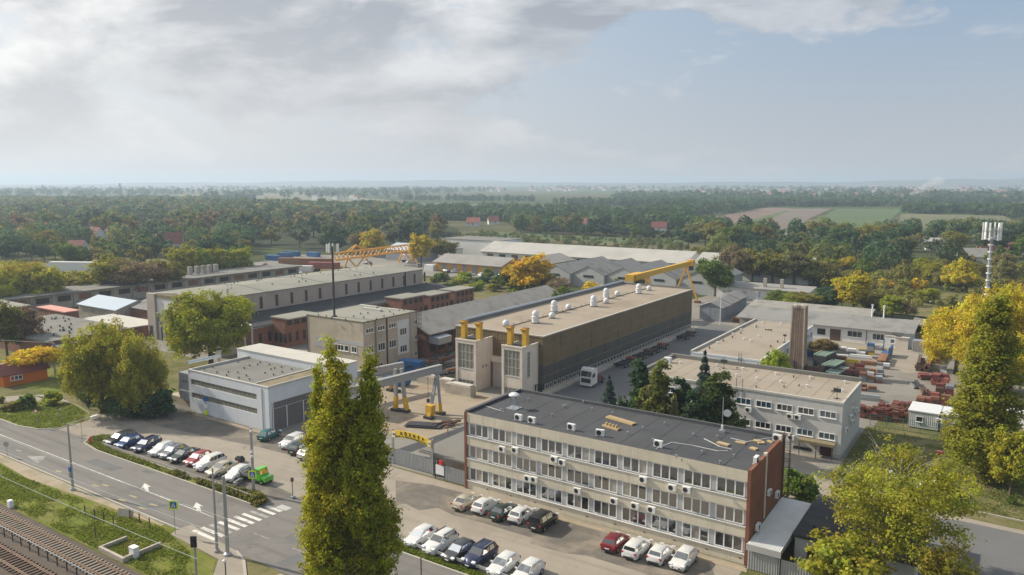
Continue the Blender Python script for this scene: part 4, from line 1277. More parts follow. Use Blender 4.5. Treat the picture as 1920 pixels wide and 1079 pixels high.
# ================================================================ old brick hall with corrugated roof between the blocks
oc = thing('corrugated_hall', 'old brick hall with long weathered corrugated roof beside the clad hall', 'building', (0, 0, 0))
MB().box(-122.6, -109.2, 128.5, 190, 0, 6.0).build('wall', M['old_brick'], oc)
MB().extr([(-123.4, 5.9), (-116, 9.0), (-116, 9.18), (-123.4, 6.08)], 'y', 127.6, 191).build('roof_slope', M['asbestos'], oc)
MB().extr([(-115.97, 9.0), (-107.6, 5.6), (-107.6, 5.78), (-115.97, 9.18)], 'y', 127.6, 191).build('roof_slope', M['asbestos'], oc)
MB().extr([(-122.6, 6.0), (-109.2, 6.0), (-116, 8.9)], 'y', 128.4, 128.6).build('gable', M['old_brick'], oc)
for k in range(18):
    y = 130.5 + k * 3.3
    MB().box(-109.22, -109.1, y - .9, y + .9, 1.4, 3.0).build('slot_window', M['black'], oc)
    MB().box(-109.22, -109.1, y - .9, y + .9, 3.9, 5.2).build('slot_window', M['beige_plaster'] if k % 2 else M['black'], oc)
    MB().box(-109.2, -108.95, y + 1.4, y + 1.9, 0, 5.7).build('pilaster', M['rust'], oc)
MB().extr([(-109.0, 5.3), (-106.0, 4.9), (-106.0, 3.4), (-109.0, 3.6)], 'y', 129, 133.5).build('hood', M['pipe_silver'], oc)

# ================================================================ long low building on the far left edge of the works
fl = thing('long_low_shed', 'very long low concrete shed with chimneys behind the long beige hall', 'building', (0, 0, 0))
MB().box(-262, -248, 100, 212, 0, 4.6).build('wall', M['old_wall'], fl)
rl = MB().box(-262.8, -246.8, 99.5, 213, 4.6, 4.9).build('roof', M['roof_grey'], fl)
for k in range(17):
    y = 104 + k * 6.4
    MB().box(-248.02, -247.9, y, y + 3.9, 2.2, 3.9).build('bay_opening', M['black'] if k % 3 else M['old_brick'], fl)
    MB().box(-248.02, -247.6, y + 4.6, y + 5.3, 0, 4.6).build('pilaster', M['old_wall'], fl)
for u in (358, 371, 383, 394, 406):
    x, y = gp(u, 529 - (u - 358) * .09, 4.9)
    MB().box(-.7, .7, -.7, .7, 0, 3.0).build('chimney', M['old_wall'], rl, loc=(-257, yat(u, -257), 4.9))
# ------------- cluster of low roofs between them
def flat(name, label, poly, h, wall, roof, over=.25):
    t_ = thing(name, label, 'building', (0, 0, 0))
    MB().prism(poly, 0, h - .25).build('wall', M[wall], t_)
    cx = sum(p[0] for p in poly) / len(poly)
    cy = sum(p[1] for p in poly) / len(poly)
    MB().prism([(x + math.copysign(over, x - cx), y + math.copysign(over, y - cy)) for x, y in poly], h - .25, h).build('roof', M[roof], t_)
    return t_


def gable(name, label, x0, x1, y0, y1, h, rise, wall, roof, axis='x', cat='building', over=.5):
    """ridge runs along `axis`"""
    t_ = thing(name, label, cat, (0, 0, 0))
    if axis == 'x':
        ym = (y0 + y1) / 2
        MB().extr([(y0, 0), (y1, 0), (y1, h), (ym, h + rise), (y0, h)], 'x', x0, x1).build('wall', M[wall], t_)
        s = rise / (ym - y0)
        for a, sg_ in ((y0, -1), (y1, 1)):
            MB().extr([(a + sg_ * over, h - s * over + .03), (ym, h + rise + .03), (ym, h + rise + .2), (a + sg_ * over, h - s * over + .2)], 'x', x0 - over * .6, x1 + over * .6).build('roof_slope', M[roof], t_)
    else:
        xm = (x0 + x1) / 2
        MB().extr([(x0, 0), (x1, 0), (x1, h), (xm, h + rise), (x0, h)], 'y', y0, y1).build('wall', M[wall], t_)
        s = rise / (xm - x0)
        for a, sg_ in ((x0, -1), (x1, 1)):
            MB().extr([(a + sg_ * over, h - s * over + .03), (xm, h + rise + .03), (xm, h + rise + .2), (a + sg_ * over, h - s * over + .2)], 'y', y0 - over * .6, y1 + over * .6).build('roof_slope', M[roof], t_)
    return t_


b_ = flat('brick_shed', 'flat grey roofed brick shed left of the big yellow-green tree', [(-213, 80.5), (-177.5, 80.5), (-177.5, 99.5), (-213, 99.5)], 4.3, 'old_brick', 'roof_grey')
pins(b_, 'vent_pipe', [gp(random.uniform(82, 140), random.uniform(596, 630), 4.3) for k in range(22)], 4.3, 'black', .45, .16)
flat('brick_shed', 'low brick wing with pink metal roof strip behind the flat grey roof', [(-224, 100), (-209, 100), (-209, 103.5), (-224, 103.5)], 5.2, 'old_brick', 'roof_pink')
flat('brick_shed', 'grey flat roofed brick wing behind the brown trees on the left', [(-262, 84), (-226, 84), (-226, 99), (-262, 99)], 5.6, 'old_brick', 'roof_olive')
x0, y0 = gp(160, 600)
g_ = gable('blue_roof_shed', 'low shed with pale blue metal roof left of the beige hall pier', -226, -206, 112, 124, 4.2, 1.8, 'old_wall', 'roof_blue_metal', 'x')
for x in (-212, -209):
    window(g_, x, 112, 1.5, 1.8, 1.3, 2, gm='window_dark')
gable('tile_roof_shed', 'low brick shed with old grey tiled roof beside the blue metal roof', -206, -190, 116, 128, 4.6, 1.8, 'old_brick', 'asbestos_dark', 'x')
b2 = flat('brick_shed', 'brick shed with green door right in front of the blue metal roof', [(-207, 103), (-184, 103), (-184, 111.5), (-207, 111.5)], 3.2, 'old_brick', 'roof_pale')
for x in (-204, -199, -194, -189):
    MB().box(x, x + 2.2, 102.9, 103.0, 0, 2.4).build('door', M['green_paint'] if x < -190 else M['shed_grey'], b2)
b3 = flat('graffiti_shed', 'small brick shed with blue graffiti and dark windows behind the yellow tree', [gp(103, 675, 0), gp(105, 650, 0), gp(150, 665, 0), gp(148, 690, 0)], 3.4, 'old_brick', 'roof_grey')
gx0, gy0 = gp(118, 689)
MB().add([(0, 0, .3), (2.0, .9, .4), (2.2, 1.0, 1.7), (1.1, .5, 2.0), (.1, .05, 1.5)], [(0, 1, 2, 3, 4)]).build('graffiti', M['blue_paint'], b3, loc=(gx0 + .3, gy0 - .2, 0))
for x, y in (gp(108, 655), gp(120, 658), gp(132, 662)):
    MB().box(x - 1, x + 1, y - 2.4, y - 2.3, 2.0, 2.9).build('window', M['black'], b3)
sc = thing('metal_screen', 'pale corrugated screen wall above the yellow tree', 'fence', (0, 0, 0))
p0, p1, p2 = gp(38, 662), gp(68, 668), gp(105, 655)
for (a, b) in ((p0, p1), (p1, p2)):
    d = Vector((b[0] - a[0], b[1] - a[1]))
    nn = 4
    for k in range(nn):
        q0, q1 = Vector(a) + d * (k / nn), Vector(a) + d * ((k + .96) / nn)
        MB().add([(*q0, .2), (*q1, .2), (*q1, 4.2), (*q0, 4.2)], [(0, 1, 2, 3)]).build('panel', M['corrugated'], sc)
        MB().tube((*q0, 0), (*q0, 4.5), .09, n=6).build('post', M['galv'], sc)

# ================================================================ low workshop row on the right, sheds, far roofs
lw = thing('workshop_row', 'long low white workshop row with grey roof beyond the material yard', 'building', (0, 0, 0))
MB().box(-47, -20.9, 200.3, 209.5, 0, 3.5).build('wall', M['white_plaster'], lw)
MB().extr([(199.6, 3.5), (210.5, 5.1), (210.5, 5.3), (199.6, 3.7)], 'x', -62.5, -20.2).build('roof', M['asbestos_dark'], lw)
MB().box(-62, -47.1, 201.5, 209, 0, 3.3).build('wall', M['old_wall'], lw)
for x, w, z, h_, n in ((-33.2, 3.4, 1.4, 1.5, 3), (-27.9, 2.6, 1.3, 1.5, 3), (-25.0, .9, 1.4, 1.3, 1)):
    window(lw, x, 200.3, z, w, h_, n, gm='window_dark')
MB().box(-41.9, -40.0, 200.24, 200.29, 1.2, 2.7).build('window', M['black'], lw)
MB().box(-38.9, -36.4, 200.22, 200.29, 0, 2.9).build('door', M['rust_dark'], lw)
MB().box(-26.3, -25.3, 200.22, 200.29, 0, 2.3).build('door', M['steel_dark'], lw)
MB().box(-23.9, -21.2, 198.6, 200.2, 0, 2.7).build('porch', M['tower_plaster'], lw)
MB().box(-24.1, -21.0, 198.4, 200.2, 2.7, 2.85).build('porch_roof', M['roof_pale'], lw)
for x in (-46.8, -30.6, -24.6):
    MB().box(x, x + .12, 200.1, 200.22, 0, 3.5).build('downpipe', M['steel_dark'], lw)
lw2 = thing('asbestos_shed', 'long low shed with brownish corrugated roof behind the grey workshop row', 'building', (0, 0, 0))
MB().box(-64, -33, 216, 224, 0, 3.2).build('wall', M['old_wall'], lw2)
MB().extr([(214.5, 3.2), (225, 4.8), (225, 5.0), (214.5, 3.4)], 'x', -65, -32.5).build('roof', M['asbestos'], lw2)
for x in (-31.0, -28.3):
    o = thing('flue_pipe', 'left one of the two slim white flues behind the grey workshop roof' if x < -30 else 'right one of the two slim white flues behind the grey workshop roof', 'flue', (x, 209.9, 0))
    MB().tube((0, 0, 0), (0, 0, 8.2), .18, n=8).build('pipe', M['sign_white'], o)
    MB().tube((0, 0, 8.2), (0, 0, 8.35), .3, n=8).build('cowl', M['sign_white'], o)
cab = thing('site_cabin', 'small white site cabin with one window in front of the workshop row', 'cabin', (*gp(1676, 653), 0))
MB().box(-2.0, 1.3, 0, 2.4, 0, 2.7).build('body', M['vent_white'], cab)
MB().box(-2.1, 1.4, -.1, 2.5, 2.7, 2.85).build('roof', M['roof_pale'], cab)
window(cab, -.4, 0, 1.1, 1.0, 1.0, 1, gm='window_teal')
ct = thing('grey_container', 'weathered grey container right of the workshop row', 'container', (*gp(1709, 659), 0), R(-4))
MB().box(0, 6.6, 0, 2.6, 0, 2.6).build('body', M['shed_grey'], ct)
for k in range(20):
    MB().box(.15 + k * .32, .3 + k * .32, -.04, 0, .1, 2.5).build('rib', M['old_wall'], ct)
oh = flat('open_shed', 'open dark shed with stacked timber beside the grey container', [gp(1706, 640), gp(1745, 645), gp(1745, 632), gp(1715, 625)], 4.2, 'black', 'roof_grey')
for k in range(5):
    MB().box(0, 3.5, 0, .3, .3 + k * .45, .6 + k * .45).build('timber', M['wood'], oh, loc=(*gp(1710, 641), 0))
gs = thing('grey_shed', 'grey metal shed with stepped gabled roof beside the clad hall', 'shed', (0, 0, 0))
MB().extr([(-76.1, 0), (-69.8, 0), (-69.8, 3.9), (-72.95, 5.1), (-76.1, 3.9)], 'y', 209.8, 233).build('wall', M['shed_grey'], gs)
for k in range(3):
    y = 209.4 + k * 8
    for a, b in ((-76.6, -72.95), (-69.3, -72.95)):
        MB().extr([(a, 3.75 + .25 * k), (b, 5.2 + .25 * k), (b, 5.4 + .25 * k), (a, 3.95 + .25 * k)], 'y', y, y + 8.2).build('roof_slope', M['asbestos_x'], gs)
for x in (-75.9, -72.9):
    MB().box(x, x + 2.9, 209.6, 209.78, 0, 3.7).build('door_leaf', M['shed_grey'], gs)
rs = thing('rusty_rack', 'long rusty steel slab stack beside the grey metal shed', 'steel stack', (*gp(1372, 605), 0))
MB().box(0, 3.6, 0, 17, 1.2, 1.45).build('top_plate', M['rust_orange'], rs)
for k in range(3):
    MB().box(.1, 3.5, .3, 16.7, .2 + k * .33, .42 + k * .33).build('plate', M['rust'], rs)
fw = thing('white_cottage', 'long dilapidated white cottage with chimneys under the autumn trees', 'building', (0, 0, 0))
MB().box(-87, -57, 255.5, 264, 0, 3.8).build('wall', M['white_plaster'], fw)
MB().extr([(254.7, 3.8), (264.5, 4.6), (264.5, 4.8), (254.7, 4.0)], 'x', -87.8, -56.2).build('roof', M['asbestos_x'], fw)
for k, x in enumerate((-83, -78, -73.5, -69, -64)):
    MB().box(x, x + 1.4, 255.4, 255.5, 1.2, 2.8).build('window', M['black'] if k == 3 else M['pier_grey'], fw)
for x in (-72, -66.5):
    MB().box(x, x + 1.0, 258, 259, 4.4, 7.2).build('chimney', M['concrete_block'], fw)
# ochre depot and its neighbours
yd = gable('ochre_depot', 'ochre walled depot with wide pale roof beyond the overgrown strip', -217, -181, 262, 279, 4.3, 2.6, 'ochre_wall', 'asbestos_x', 'x', over=1.2)
for k in range(6):
    MB().box(-213 + k * 5.6, -210.4 + k * 5.6, 261.9, 262, 0, 3.4).build('door', M['shed_grey'], yd)
gable('ochre_depot', 'ochre gabled wing with grey roof next to the autumn tree', -183, -168, 272, 300, 4.6, 2.4, 'ochre_wall', 'asbestos_x', 'y', over=.9)
wd = flat('warehouse', 'white flat-roofed warehouse behind the ochre depot', [(-262, 322), (-225, 322), (-225, 345), (-262, 345)], 9.0, 'white_plaster', 'roof_grey')
flat('warehouse', 'dark open-sided warehouse porch beside the white flat-roofed warehouse', [(-224, 326), (-208, 326), (-208, 340), (-224, 340)], 7.2, 'steel_dark', 'roof_blue_metal')
flat('warehouse', 'low white front building before the flat-roofed warehouse', [(-268, 313), (-246, 313), (-246, 320), (-268, 320)], 4.5, 'white_plaster', 'roof_grey')
wl = gable('white_roof_hall', 'very long hall with whitish corrugated roof beyond the grey gabled sheds', -224, -118, 306, 330, 5.2, 4.0, 'white_plaster', 'roof_sheet', 'x', over=.8)
for k in range(14):
    MB().box(-220 + k * 7.2, -216.4 + k * 7.2, 305.9, 306, 1.2, 4.2).build('window', M['black'] if k % 2 else M['rust'], wl)
gable('white_roof_hall', 'second whitish corrugated roof hall behind the yellow crane', -114, -68, 304, 330, 5.0, 4.2, 'white_plaster', 'roof_sheet', 'x', over=.8)
gl = ['leftmost', 'second', 'third', 'fourth', 'rightmost']
for k in range(5):
    x0 = -154 + k * 13.2
    g_ = gable('grey_gabled_shed', gl[k] + ' of the five grey gabled sheds in a row behind the clad hall', x0, x0 + 13, 249 + k * 2, 288, 5.0, 3.0, 'corrugated', 'asbestos_dark', 'y', over=.3)
    MB().box(x0 + 4.5, x0 + 8.5, 248.9 + k * 2, 249 + k * 2, 3.9, 4.7).build('window', M['black'], g_)
# ================================================================ cars
PAINT = {}


def paintm(name, col, metal=.15):
    if name not in PAINT:
        PAINT[name] = plain('car_' + name, col, .32, metal, .5, .6)
    return PAINT[name]


CARSPEC = {  # L, W, belt, roof, hood z, cabin (xa windscreen foot, xb roof front, xc roof rear, xd rear foot), tail z
    'hatch': (4.1, 1.76, .98, 1.50, .90, (-1.02, -.15, 1.35, 1.93), 1.0),
    'sedan': (4.55, 1.78, .97, 1.46, .88, (-1.0, -.05, 1.0, 1.72), 1.02),
    'wagon': (4.6, 1.80, .99, 1.52, .90, (-1.05, -.15, 1.85, 2.2), 1.02),
    'suv': (4.4, 1.86, 1.10, 1.70, 1.06, (-1.0, -.2, 1.65, 2.08), 1.12),
    'van': (4.4, 1.84, 1.10, 1.84, 1.06, (-1.25, -.45, 2.0, 2.14), 1.14),
}


def car_meshes(kind):
    L, W, belt, roof, hood, (xa, xb, xc, xd), tail = CARSPEC[kind]
    hw = W / 2
    st = [(-L / 2, .58, hw * .70, .30), (-L / 2 + .10, .70, hw * .86, .24), (-L / 2 + .45, hood - .06, hw * .96, .20), (xa, hood + .07, hw, .18), (xb, belt, hw, .18), (.6, belt + .01, hw, .18),
          (xc, belt + .01, hw, .18), (L / 2 - .42, tail, hw * .98, .2), (L / 2 - .08, tail - .06, hw * .9, .26), (L / 2, tail - .3, hw * .78, .32)]
    st = sorted(st, key=lambda s: s[0])
    mb = MB()
    n = 12
    for x, zt, w, zb in st:
        ring = [(0, zb), (w * .9, zb), (w, zb + .18), (w, zt - .24), (w * .96, zt - .10), (w * .86, zt), (0, zt + .025)]
        full = [(y, z) for y, z in ring] + [(-y, z) for y, z in ring[-2:0:-1]]
        mb.v += [(x, y, z) for y, z in full]
    for k in range(len(st) - 1):
        for i in range(n):
            j = (i + 1) % n
            mb.f.append((k * n + i, k * n + j, (k + 1) * n + j, (k + 1) * n + i))
    mb.f += [tuple(range(n)), tuple(range((len(st) - 1) * n, len(st) * n))]
    mb.m = [0] * len(mb.f)
    out = {'body': mb.mesh('body', [None], True)}
    wb, wt = hw * .90, hw * .70
    zb_ = belt - .03
    rings = [[(xa, wb, zb_ - .02), (xd, wb * .97, zb_)], [(xa + (xb - xa) * .86, wt * 1.05, roof - .07), (xd - (xd - xc) * .80, wt * 1.04, roof - .07)], [(xb + .14, wt * .93, roof - .01), (xc - .1, wt * .92, roof - .01)]]
    cb_ = MB()
    for (a, b) in rings:
        (x0, w0, z0), (x1, w1, z1) = a, b
        mx = (x0 + x1) / 2
        cb_.v += [(x0, -w0, z0), (mx, -max(w0, w1) * 1.01, z0 + (.02 if z0 > 1.2 else 0)), (x1, -w1, z1), (x1, w1, z1), (mx, max(w0, w1) * 1.01, z0 + (.02 if z0 > 1.2 else 0)), (x0, w0, z0)]
    for k in range(2):
        for i in range(6):
            j = (i + 1) % 6
            cb_.f.append((k * 6 + i, k * 6 + j, (k + 1) * 6 + j, (k + 1) * 6 + i))
    cb_.f.append((12, 13, 16, 17))
    cb_.f.append((13, 14, 15, 16))
    cb_.m = [0] * len(cb_.f)
    out['cabin'] = cb_.mesh('cabin', [None], True)

    def lerp(a, b, t):
        return Vector(a) * (1 - t) + Vector(b) * t
    V = [Vector(p) for p in cb_.v]

    def pane(a, b, c, d, i0, i1, j0, j1, off):
        # a,b bottom; d,c top  -> inset quad pushed out along its normal
        def pt(s, t):
            return lerp(lerp(a, b, s), lerp(d, c, s), t)
        q = [pt(i0, j0), pt(i1, j0), pt(i1, j1), pt(i0, j1)]
        nrm = (q[1] - q[0]).cross(q[3] - q[0]).normalized()
        mid = (q[0] + q[2]) / 2
        if nrm.dot(mid - Vector(((xa + xd) / 2, 0, .9))) < 0:
            nrm = -nrm
        q = [p + nrm * off for p in q]
        return MB().add(q, [(0, 1, 2, 3)])
    out['windscreen'] = pane(V[0], V[5], V[11], V[6], .04, .96, .06, .94, .014).mesh('windscreen', [M['car_glass']])
    out['rear_window'] = pane(V[2], V[3], V[9], V[8], .07, .93, .28 if kind != 'sedan' else .1, .92, .014).mesh('rear_window', [M['car_glass']])
    for s, idx in ((-1, (0, 1, 2, 6, 7, 8)), (1, (5, 4, 3, 11, 10, 9))):
        a, m_, b, at, mt, bt = (V[i] for i in idx)
        out[('side_window', s, 0)] = pane(a, m_, mt, at, .14, .95, .10, .90, .014).mesh('side_window', [M['car_glass']])
        out[('side_window', s, 1)] = pane(m_, b, bt, mt, .05, .62, .10, .90, .014).mesh('side_window', [M['car_glass']])
        if kind in ('wagon', 'suv', 'van'):
            out[('side_window', s, 2)] = pane(m_, b, bt, mt, .68, .92, .14, .88, .014).mesh('side_window', [M['car_glass']])
    return out


def car(u, v, kind, col, rz, label, group='cars parked at the works', face=None, cat='car', pos=None, detail=True):
    """(u, v): pixel of the middle of the footprint; rz 0 = nose towards -X"""
    L, W, belt, roof, hood, (xa, xb, xc, xd), tail = CARSPEC[kind]
    x, y = pos or gp(u, v)
    c = thing(kind if kind in ('van', 'suv') else 'car', label, cat, (x, y, .05), rz, group)
    ms_ = cached('car' + kind, lambda: car_meshes(kind))
    link('body', ms_['body'], c, mat=col)
    link('cabin', ms_['cabin'], c, mat=col)
    for k, me in ms_.items():
        if k in ('body', 'cabin'):
            continue
        link(k if isinstance(k, str) else k[0], me, c)
    if not detail:
        return c
    tm = cached('tyre', lambda: MB().tube((0, -.11, 0), (0, .11, 0), .32, n=16).mesh('wheel', [M['tyre']], True))
    rm = cached('rim', lambda: MB().tube((0, -.125, 0), (0, -.112, 0), .21, n=12).tube((0, .112, 0), (0, .125, 0), .21, n=12).mesh('rim', [M['hub']]))
    for sx in (-L * .31, L * .29):
        for sy in (-1, 1):
            w_ = link('wheel', tm, c, loc=(sx, sy * (W / 2 - .09), .32))
            link('rim', rm, w_)
    hm = cached('headlight', lambda: MB().obox((0, 0, 0), (.16, 0, .03), (0, .2, 0), (-.02, 0, .075)).mesh('headlight', [M['lamp_glass']]))
    tl = cached('taillight', lambda: MB().box(-.05, .05, -.13, .13, -.12, .12).mesh('taillight', [M['tail_red']]))
    for sy in (-1, 1):
        link('headlight', hm, c, loc=(-L / 2 + .19, sy * W * .36, hood - .20))
        link('taillight', tl, c, loc=(L / 2 - .09, sy * W * .40, tail - .17))
        link('mirror', cached('mirror', lambda: MB().box(-.07, .07, -.11, .11, -.07, .07).mesh('mirror', [None])), c, loc=(xa + .25, sy * (W / 2 + .06), belt + .05), mat=col)
    link('grille', cached('grille', lambda: MB().box(-.05, .02, -.42, .42, -.07, .07).mesh('grille', [M['plastic_dark']])), c, loc=(-L / 2 + .03, 0, .46))
    link('bumper', cached('bumper', lambda: MB().box(-.04, .04, -.62, .62, -.07, .07).mesh('bumper', [M['plastic_dark']])), c, loc=(L / 2 - .01, 0, .40))
    pl = cached('plate', lambda: MB().box(-.012, .012, -.25, .25, -.055, .055).mesh('number_plate', [M['plate']]))
    link('number_plate', pl, c, loc=(-L / 2 - .03, 0, .46))
    link('number_plate', pl, c, loc=(L / 2 + .045, 0, .62 if kind != 'sedan' else .66))
    return c


WHITE = paintm('white', (.66, .66, .65), 0)
SILV = paintm('silver', (.50, .50, .49), .5)
CHAMP = paintm('champagne', (.52, .46, .35), .4)
GREY = paintm('grey', (.20, .21, .22), .4)
DKGREY = paintm('anthracite', (.06, .062, .066), .4)
BLACK = paintm('black', (.014, .014, .016), .1)
NAVY = paintm('navy', (.016, .026, .075), .3)
BLUE = paintm('blue', (.018, .06, .19), .3)
DGREEN = paintm('dark_green', (.022, .045, .04), .3)
TEAL = paintm('teal', (.015, .14, .145), .3)
RED = paintm('red', (.30, .022, .025), .2)
MAROON = paintm('maroon', (.19, .012, .02), .2)
LIME = paintm('lime', (.10, .50, .03), 0)
NOSE_DOWN = R(90)      # nose towards the street (-Y)
NOSE_UP = R(-90)       # nose towards the buildings
A = R(62)              # the left row stands aslant
# left row at the street railing: noses towards the lower left
def row(u0, v0, u1, v1, z0=0):
    a, b = gp(u0, v0), gp(u1, v1)
    return ((a[0] + b[0]) / 2, (a[1] + b[1]) / 2), math.atan2(a[1] - b[1], a[0] - b[0]) - math.pi


left = [((200, 838), (252, 822), 'wagon', DKGREY, 'dark grey car, first on the left of the row along the street railing'),
        ((218, 846), (266, 828), 'hatch', BLUE, 'bright blue hatchback second in the row along the street railing'),
        ((252, 852), (298, 832), 'wagon', NAVY, 'navy blue car third in the row along the street railing'),
        ((284, 859), (326, 842), 'hatch', WHITE, 'white hatchback between the navy car and the silver-grey car'),
        ((300, 865), (350, 846), 'hatch', GREY, 'silver-grey car left of the dark green car by the street railing'),
        ((318, 872), (372, 851), 'sedan', DGREEN, 'dark green car left of the red car by the street railing'),
        ((347, 879), (397, 858), 'hatch', RED, 'red hatchback parked between the dark green and the white car'),
        ((367, 887), (420, 867), 'suv', WHITE, 'white car with raised tailgate right of the red hatchback'),
        ((390, 898), (443, 876), 'sedan', CHAMP, 'champagne sedan beside the damaged white car by the street railing'),
        ((423, 908), (468, 886), 'hatch', WHITE, 'damaged white car with crumpled front beside the green truck')]
for f_, r_, kd, cl, lb_ in left:
    (x, y), a = row(*f_, *r_)
    car(0, 0, kd, cl, a, lb_, 'cars in the row along the street railing', pos=(x, y))
# raised tailgate of the white car
# entrance group
for f_, r_, kd, cl, lb_ in (((522, 814), (488, 831), 'hatch', TEAL, 'teal hatchback parked at the corner of the white workshop'),
                            ((527, 846), (570, 827), 'suv', WHITE, 'white car behind the front poplar nearest the teal hatchback'),
                            ((578, 840), (548, 856), 'hatch', DGREEN, 'dark hatchback with red lights between the white and the silver car'),
                            ((605, 850), (562, 866), 'hatch', SILV, 'silver hatchback half hidden by the front poplar')):
    (x, y), a = row(*f_, *r_)
    car(0, 0, kd, cl, a, lb_, 'cars by the white workshop', pos=(x, y))
# row under the office windows: noses to the wall
for u, v, kd, cl, lb_, a in ((876, 946, 'sedan', CHAMP, 'champagne sedan first on the left under the office windows', NOSE_UP), (911, 954, 'hatch', WHITE, 'white small hatchback beside the champagne sedan', NOSE_UP),
                             (946, 965, 'sedan', DGREEN, 'dark green saloon between two white hatchbacks by the office', NOSE_UP), (979, 971, 'hatch', WHITE, 'white hatchback beside the black van by the office', NOSE_UP),
                             (1019, 984, 'van', BLACK, 'black boxy van last of the left group at the office', NOSE_UP),
                             (1154, 1023, 'hatch', MAROON, 'dark red small hatchback under the office windows', NOSE_UP), (1195, 1034, 'wagon', WHITE, 'white car with roof rails right of the dark red hatchback', NOSE_UP),
                             (1239, 1045, 'hatch', WHITE, 'white hatchback between two white cars near the brick end', NOSE_UP), (1282, 1056, 'hatch', WHITE, 'white hatchback facing the street near the brick end', NOSE_DOWN)):
    car(u, v + 3, kd, cl, a + random.uniform(-.03, .03), lb_, 'cars under the office windows')
# row at the right-hand street railing: noses to the railing
for u, v, kd, cl, lb_ in ((789, 1014, 'hatch', WHITE, 'white hatchback leftmost at the railing right of the poplar'), (826, 1027, 'suv', WHITE, 'white SUV with black roof rails at the railing'),
                          (861, 1042, 'hatch', DKGREY, 'dark grey hatchback beside the navy SUV at the railing'), (900, 1051, 'suv', NAVY, 'navy SUV with silver roof rails at the railing'),
                          (944, 1068, 'hatch', WHITE, 'white hatchback right of the navy SUV at the railing'), (990, 1081, 'hatch', WHITE, 'white car rightmost at the railing, cut by the picture edge')):
    c = car(u, v + 2, kd, cl, NOSE_DOWN + random.uniform(-.03, .03), lb_, 'cars at the right-hand railing')
    if kd == 'suv':
        for s in (-1, 1):
            MB().box(-.2, 1.7, s * .62 - .03, s * .62 + .03, 1.70, 1.76).build('roof_rail', M['plastic_dark'] if cl is WHITE else M['hub'], c)
x, y = gp(447, 866)
# small green tipper truck
tk = thing('tipper_truck', 'small bright green truck with a rusty open load bed', 'truck', (*gp(480, 902), .05), R(184))
MB().box(-2.5, -1.6, -.75, .75, .45, 1.05).extr([(-1.65, .45), (-.55, .45), (-.55, 1.3), (-1.65, 1.15)], 'y', -.78, .78).build('body', LIME, tk)
MB().extr([(-1.6, 1.14), (-.6, 1.28), (-.68, 2.0), (-1.35, 1.95)], 'y', -.74, .74).build('cabin', LIME, tk)
MB().add([(-1.62, -.64, 1.25), (-1.62, .64, 1.25), (-1.42, .6, 1.86), (-1.42, -.6, 1.86)], [(0, 1, 2, 3)]).build('windscreen', M['bright_glass'], tk)
for s in (-1, 1):
    MB().box(-1.35, -.75, s * .75 - .01, s * .75 + .01, 1.35, 1.85).build('side_window', M['bright_glass'], tk)
bed = MB().box(-.4, 2.4, -.95, .95, .72, .80).build('load_bed', M['rust'], tk)
for a in ((-.4, 2.4, -.95, -.9), (-.4, 2.4, .9, .95), (-.4, -.35, -.9, .9), (2.35, 2.4, -.9, .9)):
    MB().box(*a, .8, 1.15).build('side_board', M['scrap_grey'], bed)
for sx in (-1.9, 1.5):
    for sy in (-.72, .72):
        w_ = MB().tube((0, -.13, 0), (0, .13, 0), .36, n=14).build('wheel', M['tyre'], tk, loc=(sx, sy, .36))
        MB().tube((0, -.15, 0), (0, .15, 0), .16, n=8).build('rim', LIME, w_)
bp = thing('wrecked_bumper', 'loose crumpled car front end lying by the green truck', 'car part', (*gp(446, 909), .05), .4)
MB().box(-.3, .3, -.7, .7, .15, .5).obox((.1, 0, .6), (.25, 0, .1), (0, .5, 0), (0, 0, .05)).build('shell', SILV, bp)
MB().box(-.36, -.3, -.5, .5, .2, .42).build('grille', M['plastic_dark'], bp)
eng = thing('engine_block', 'dark engine block standing loose on the parking lot', 'engine', (*gp(450, 866), .05))
MB().box(-.6, .6, -.4, .4, .1, .55).box(-.3, .5, -.25, .25, .55, .8).tube((-.9, .1, .3), (-.5, .1, .3), .25, n=8).build('block', M['steel_dark'], eng)
MB().box(-.1, .35, -.2, .15, .8, .88).build('cover', M['hub'], eng)

# ================================================================ tractor unit beside the clad hall and the row of low trailers
tx_, ty_ = gp(1097, 728)
tt = thing('lorry_tractor', 'white lorry cab with dark windscreen parked along the clad hall', 'lorry', (tx_, ty_ + .3, .06))
MB().extr([(0, .55), (2.3, .55), (2.3, 3.5), (1.2, 3.75), (.45, 3.55), (0.0, 2.1)], 'x', -1.25, 1.25).build('cab', WHITE, tt)
MB().add([(-1.12, -.04, 2.14), (1.12, -.04, 2.14), (1.08, .24, 3.12), (-1.08, .24, 3.12)], [(0, 1, 2, 3)]).build('windscreen', M['car_glass'], tt)
MB().box(-1.0, 1.0, -.04, .0, .9, 1.75).build('grille', M['plastic_dark'], tt)
MB().box(-1.26, 1.26, -.1, .25, .35, .8).build('bumper', WHITE, tt)
for s in (-1, 1):
    MB().box(s * .95 - .2, s * .95 + .2, -.12, -.04, .55, .78).build('headlight', M['lamp_glass'], tt)
    MB().box(s * 1.255 - .01, s * 1.255 + .01, .55, 1.4, 2.0, 2.75).build('side_window', M['car_glass'], tt)
    MB().box(s * 1.45 - .1, s * 1.45 + .1, .1, .2, 2.0, 2.7).build('mirror', M['plastic_dark'], tt)
    for yy in (1.0, 4.9):
        w_ = MB().tube((-.16, 0, 0), (.16, 0, 0), .5, n=16).build('wheel', M['tyre'], tt, loc=(s * 1.05, yy, .5))
        MB().tube((-.18, 0, 0), (.18, 0, 0), .25, n=10).build('rim', M['hub'], w_)
MB().box(-.5, .5, 2.3, 6.2, .75, 1.0).box(-1.1, 1.1, 2.6, 3.4, .6, 1.0).build('chassis', M['steel_dark'], tt)
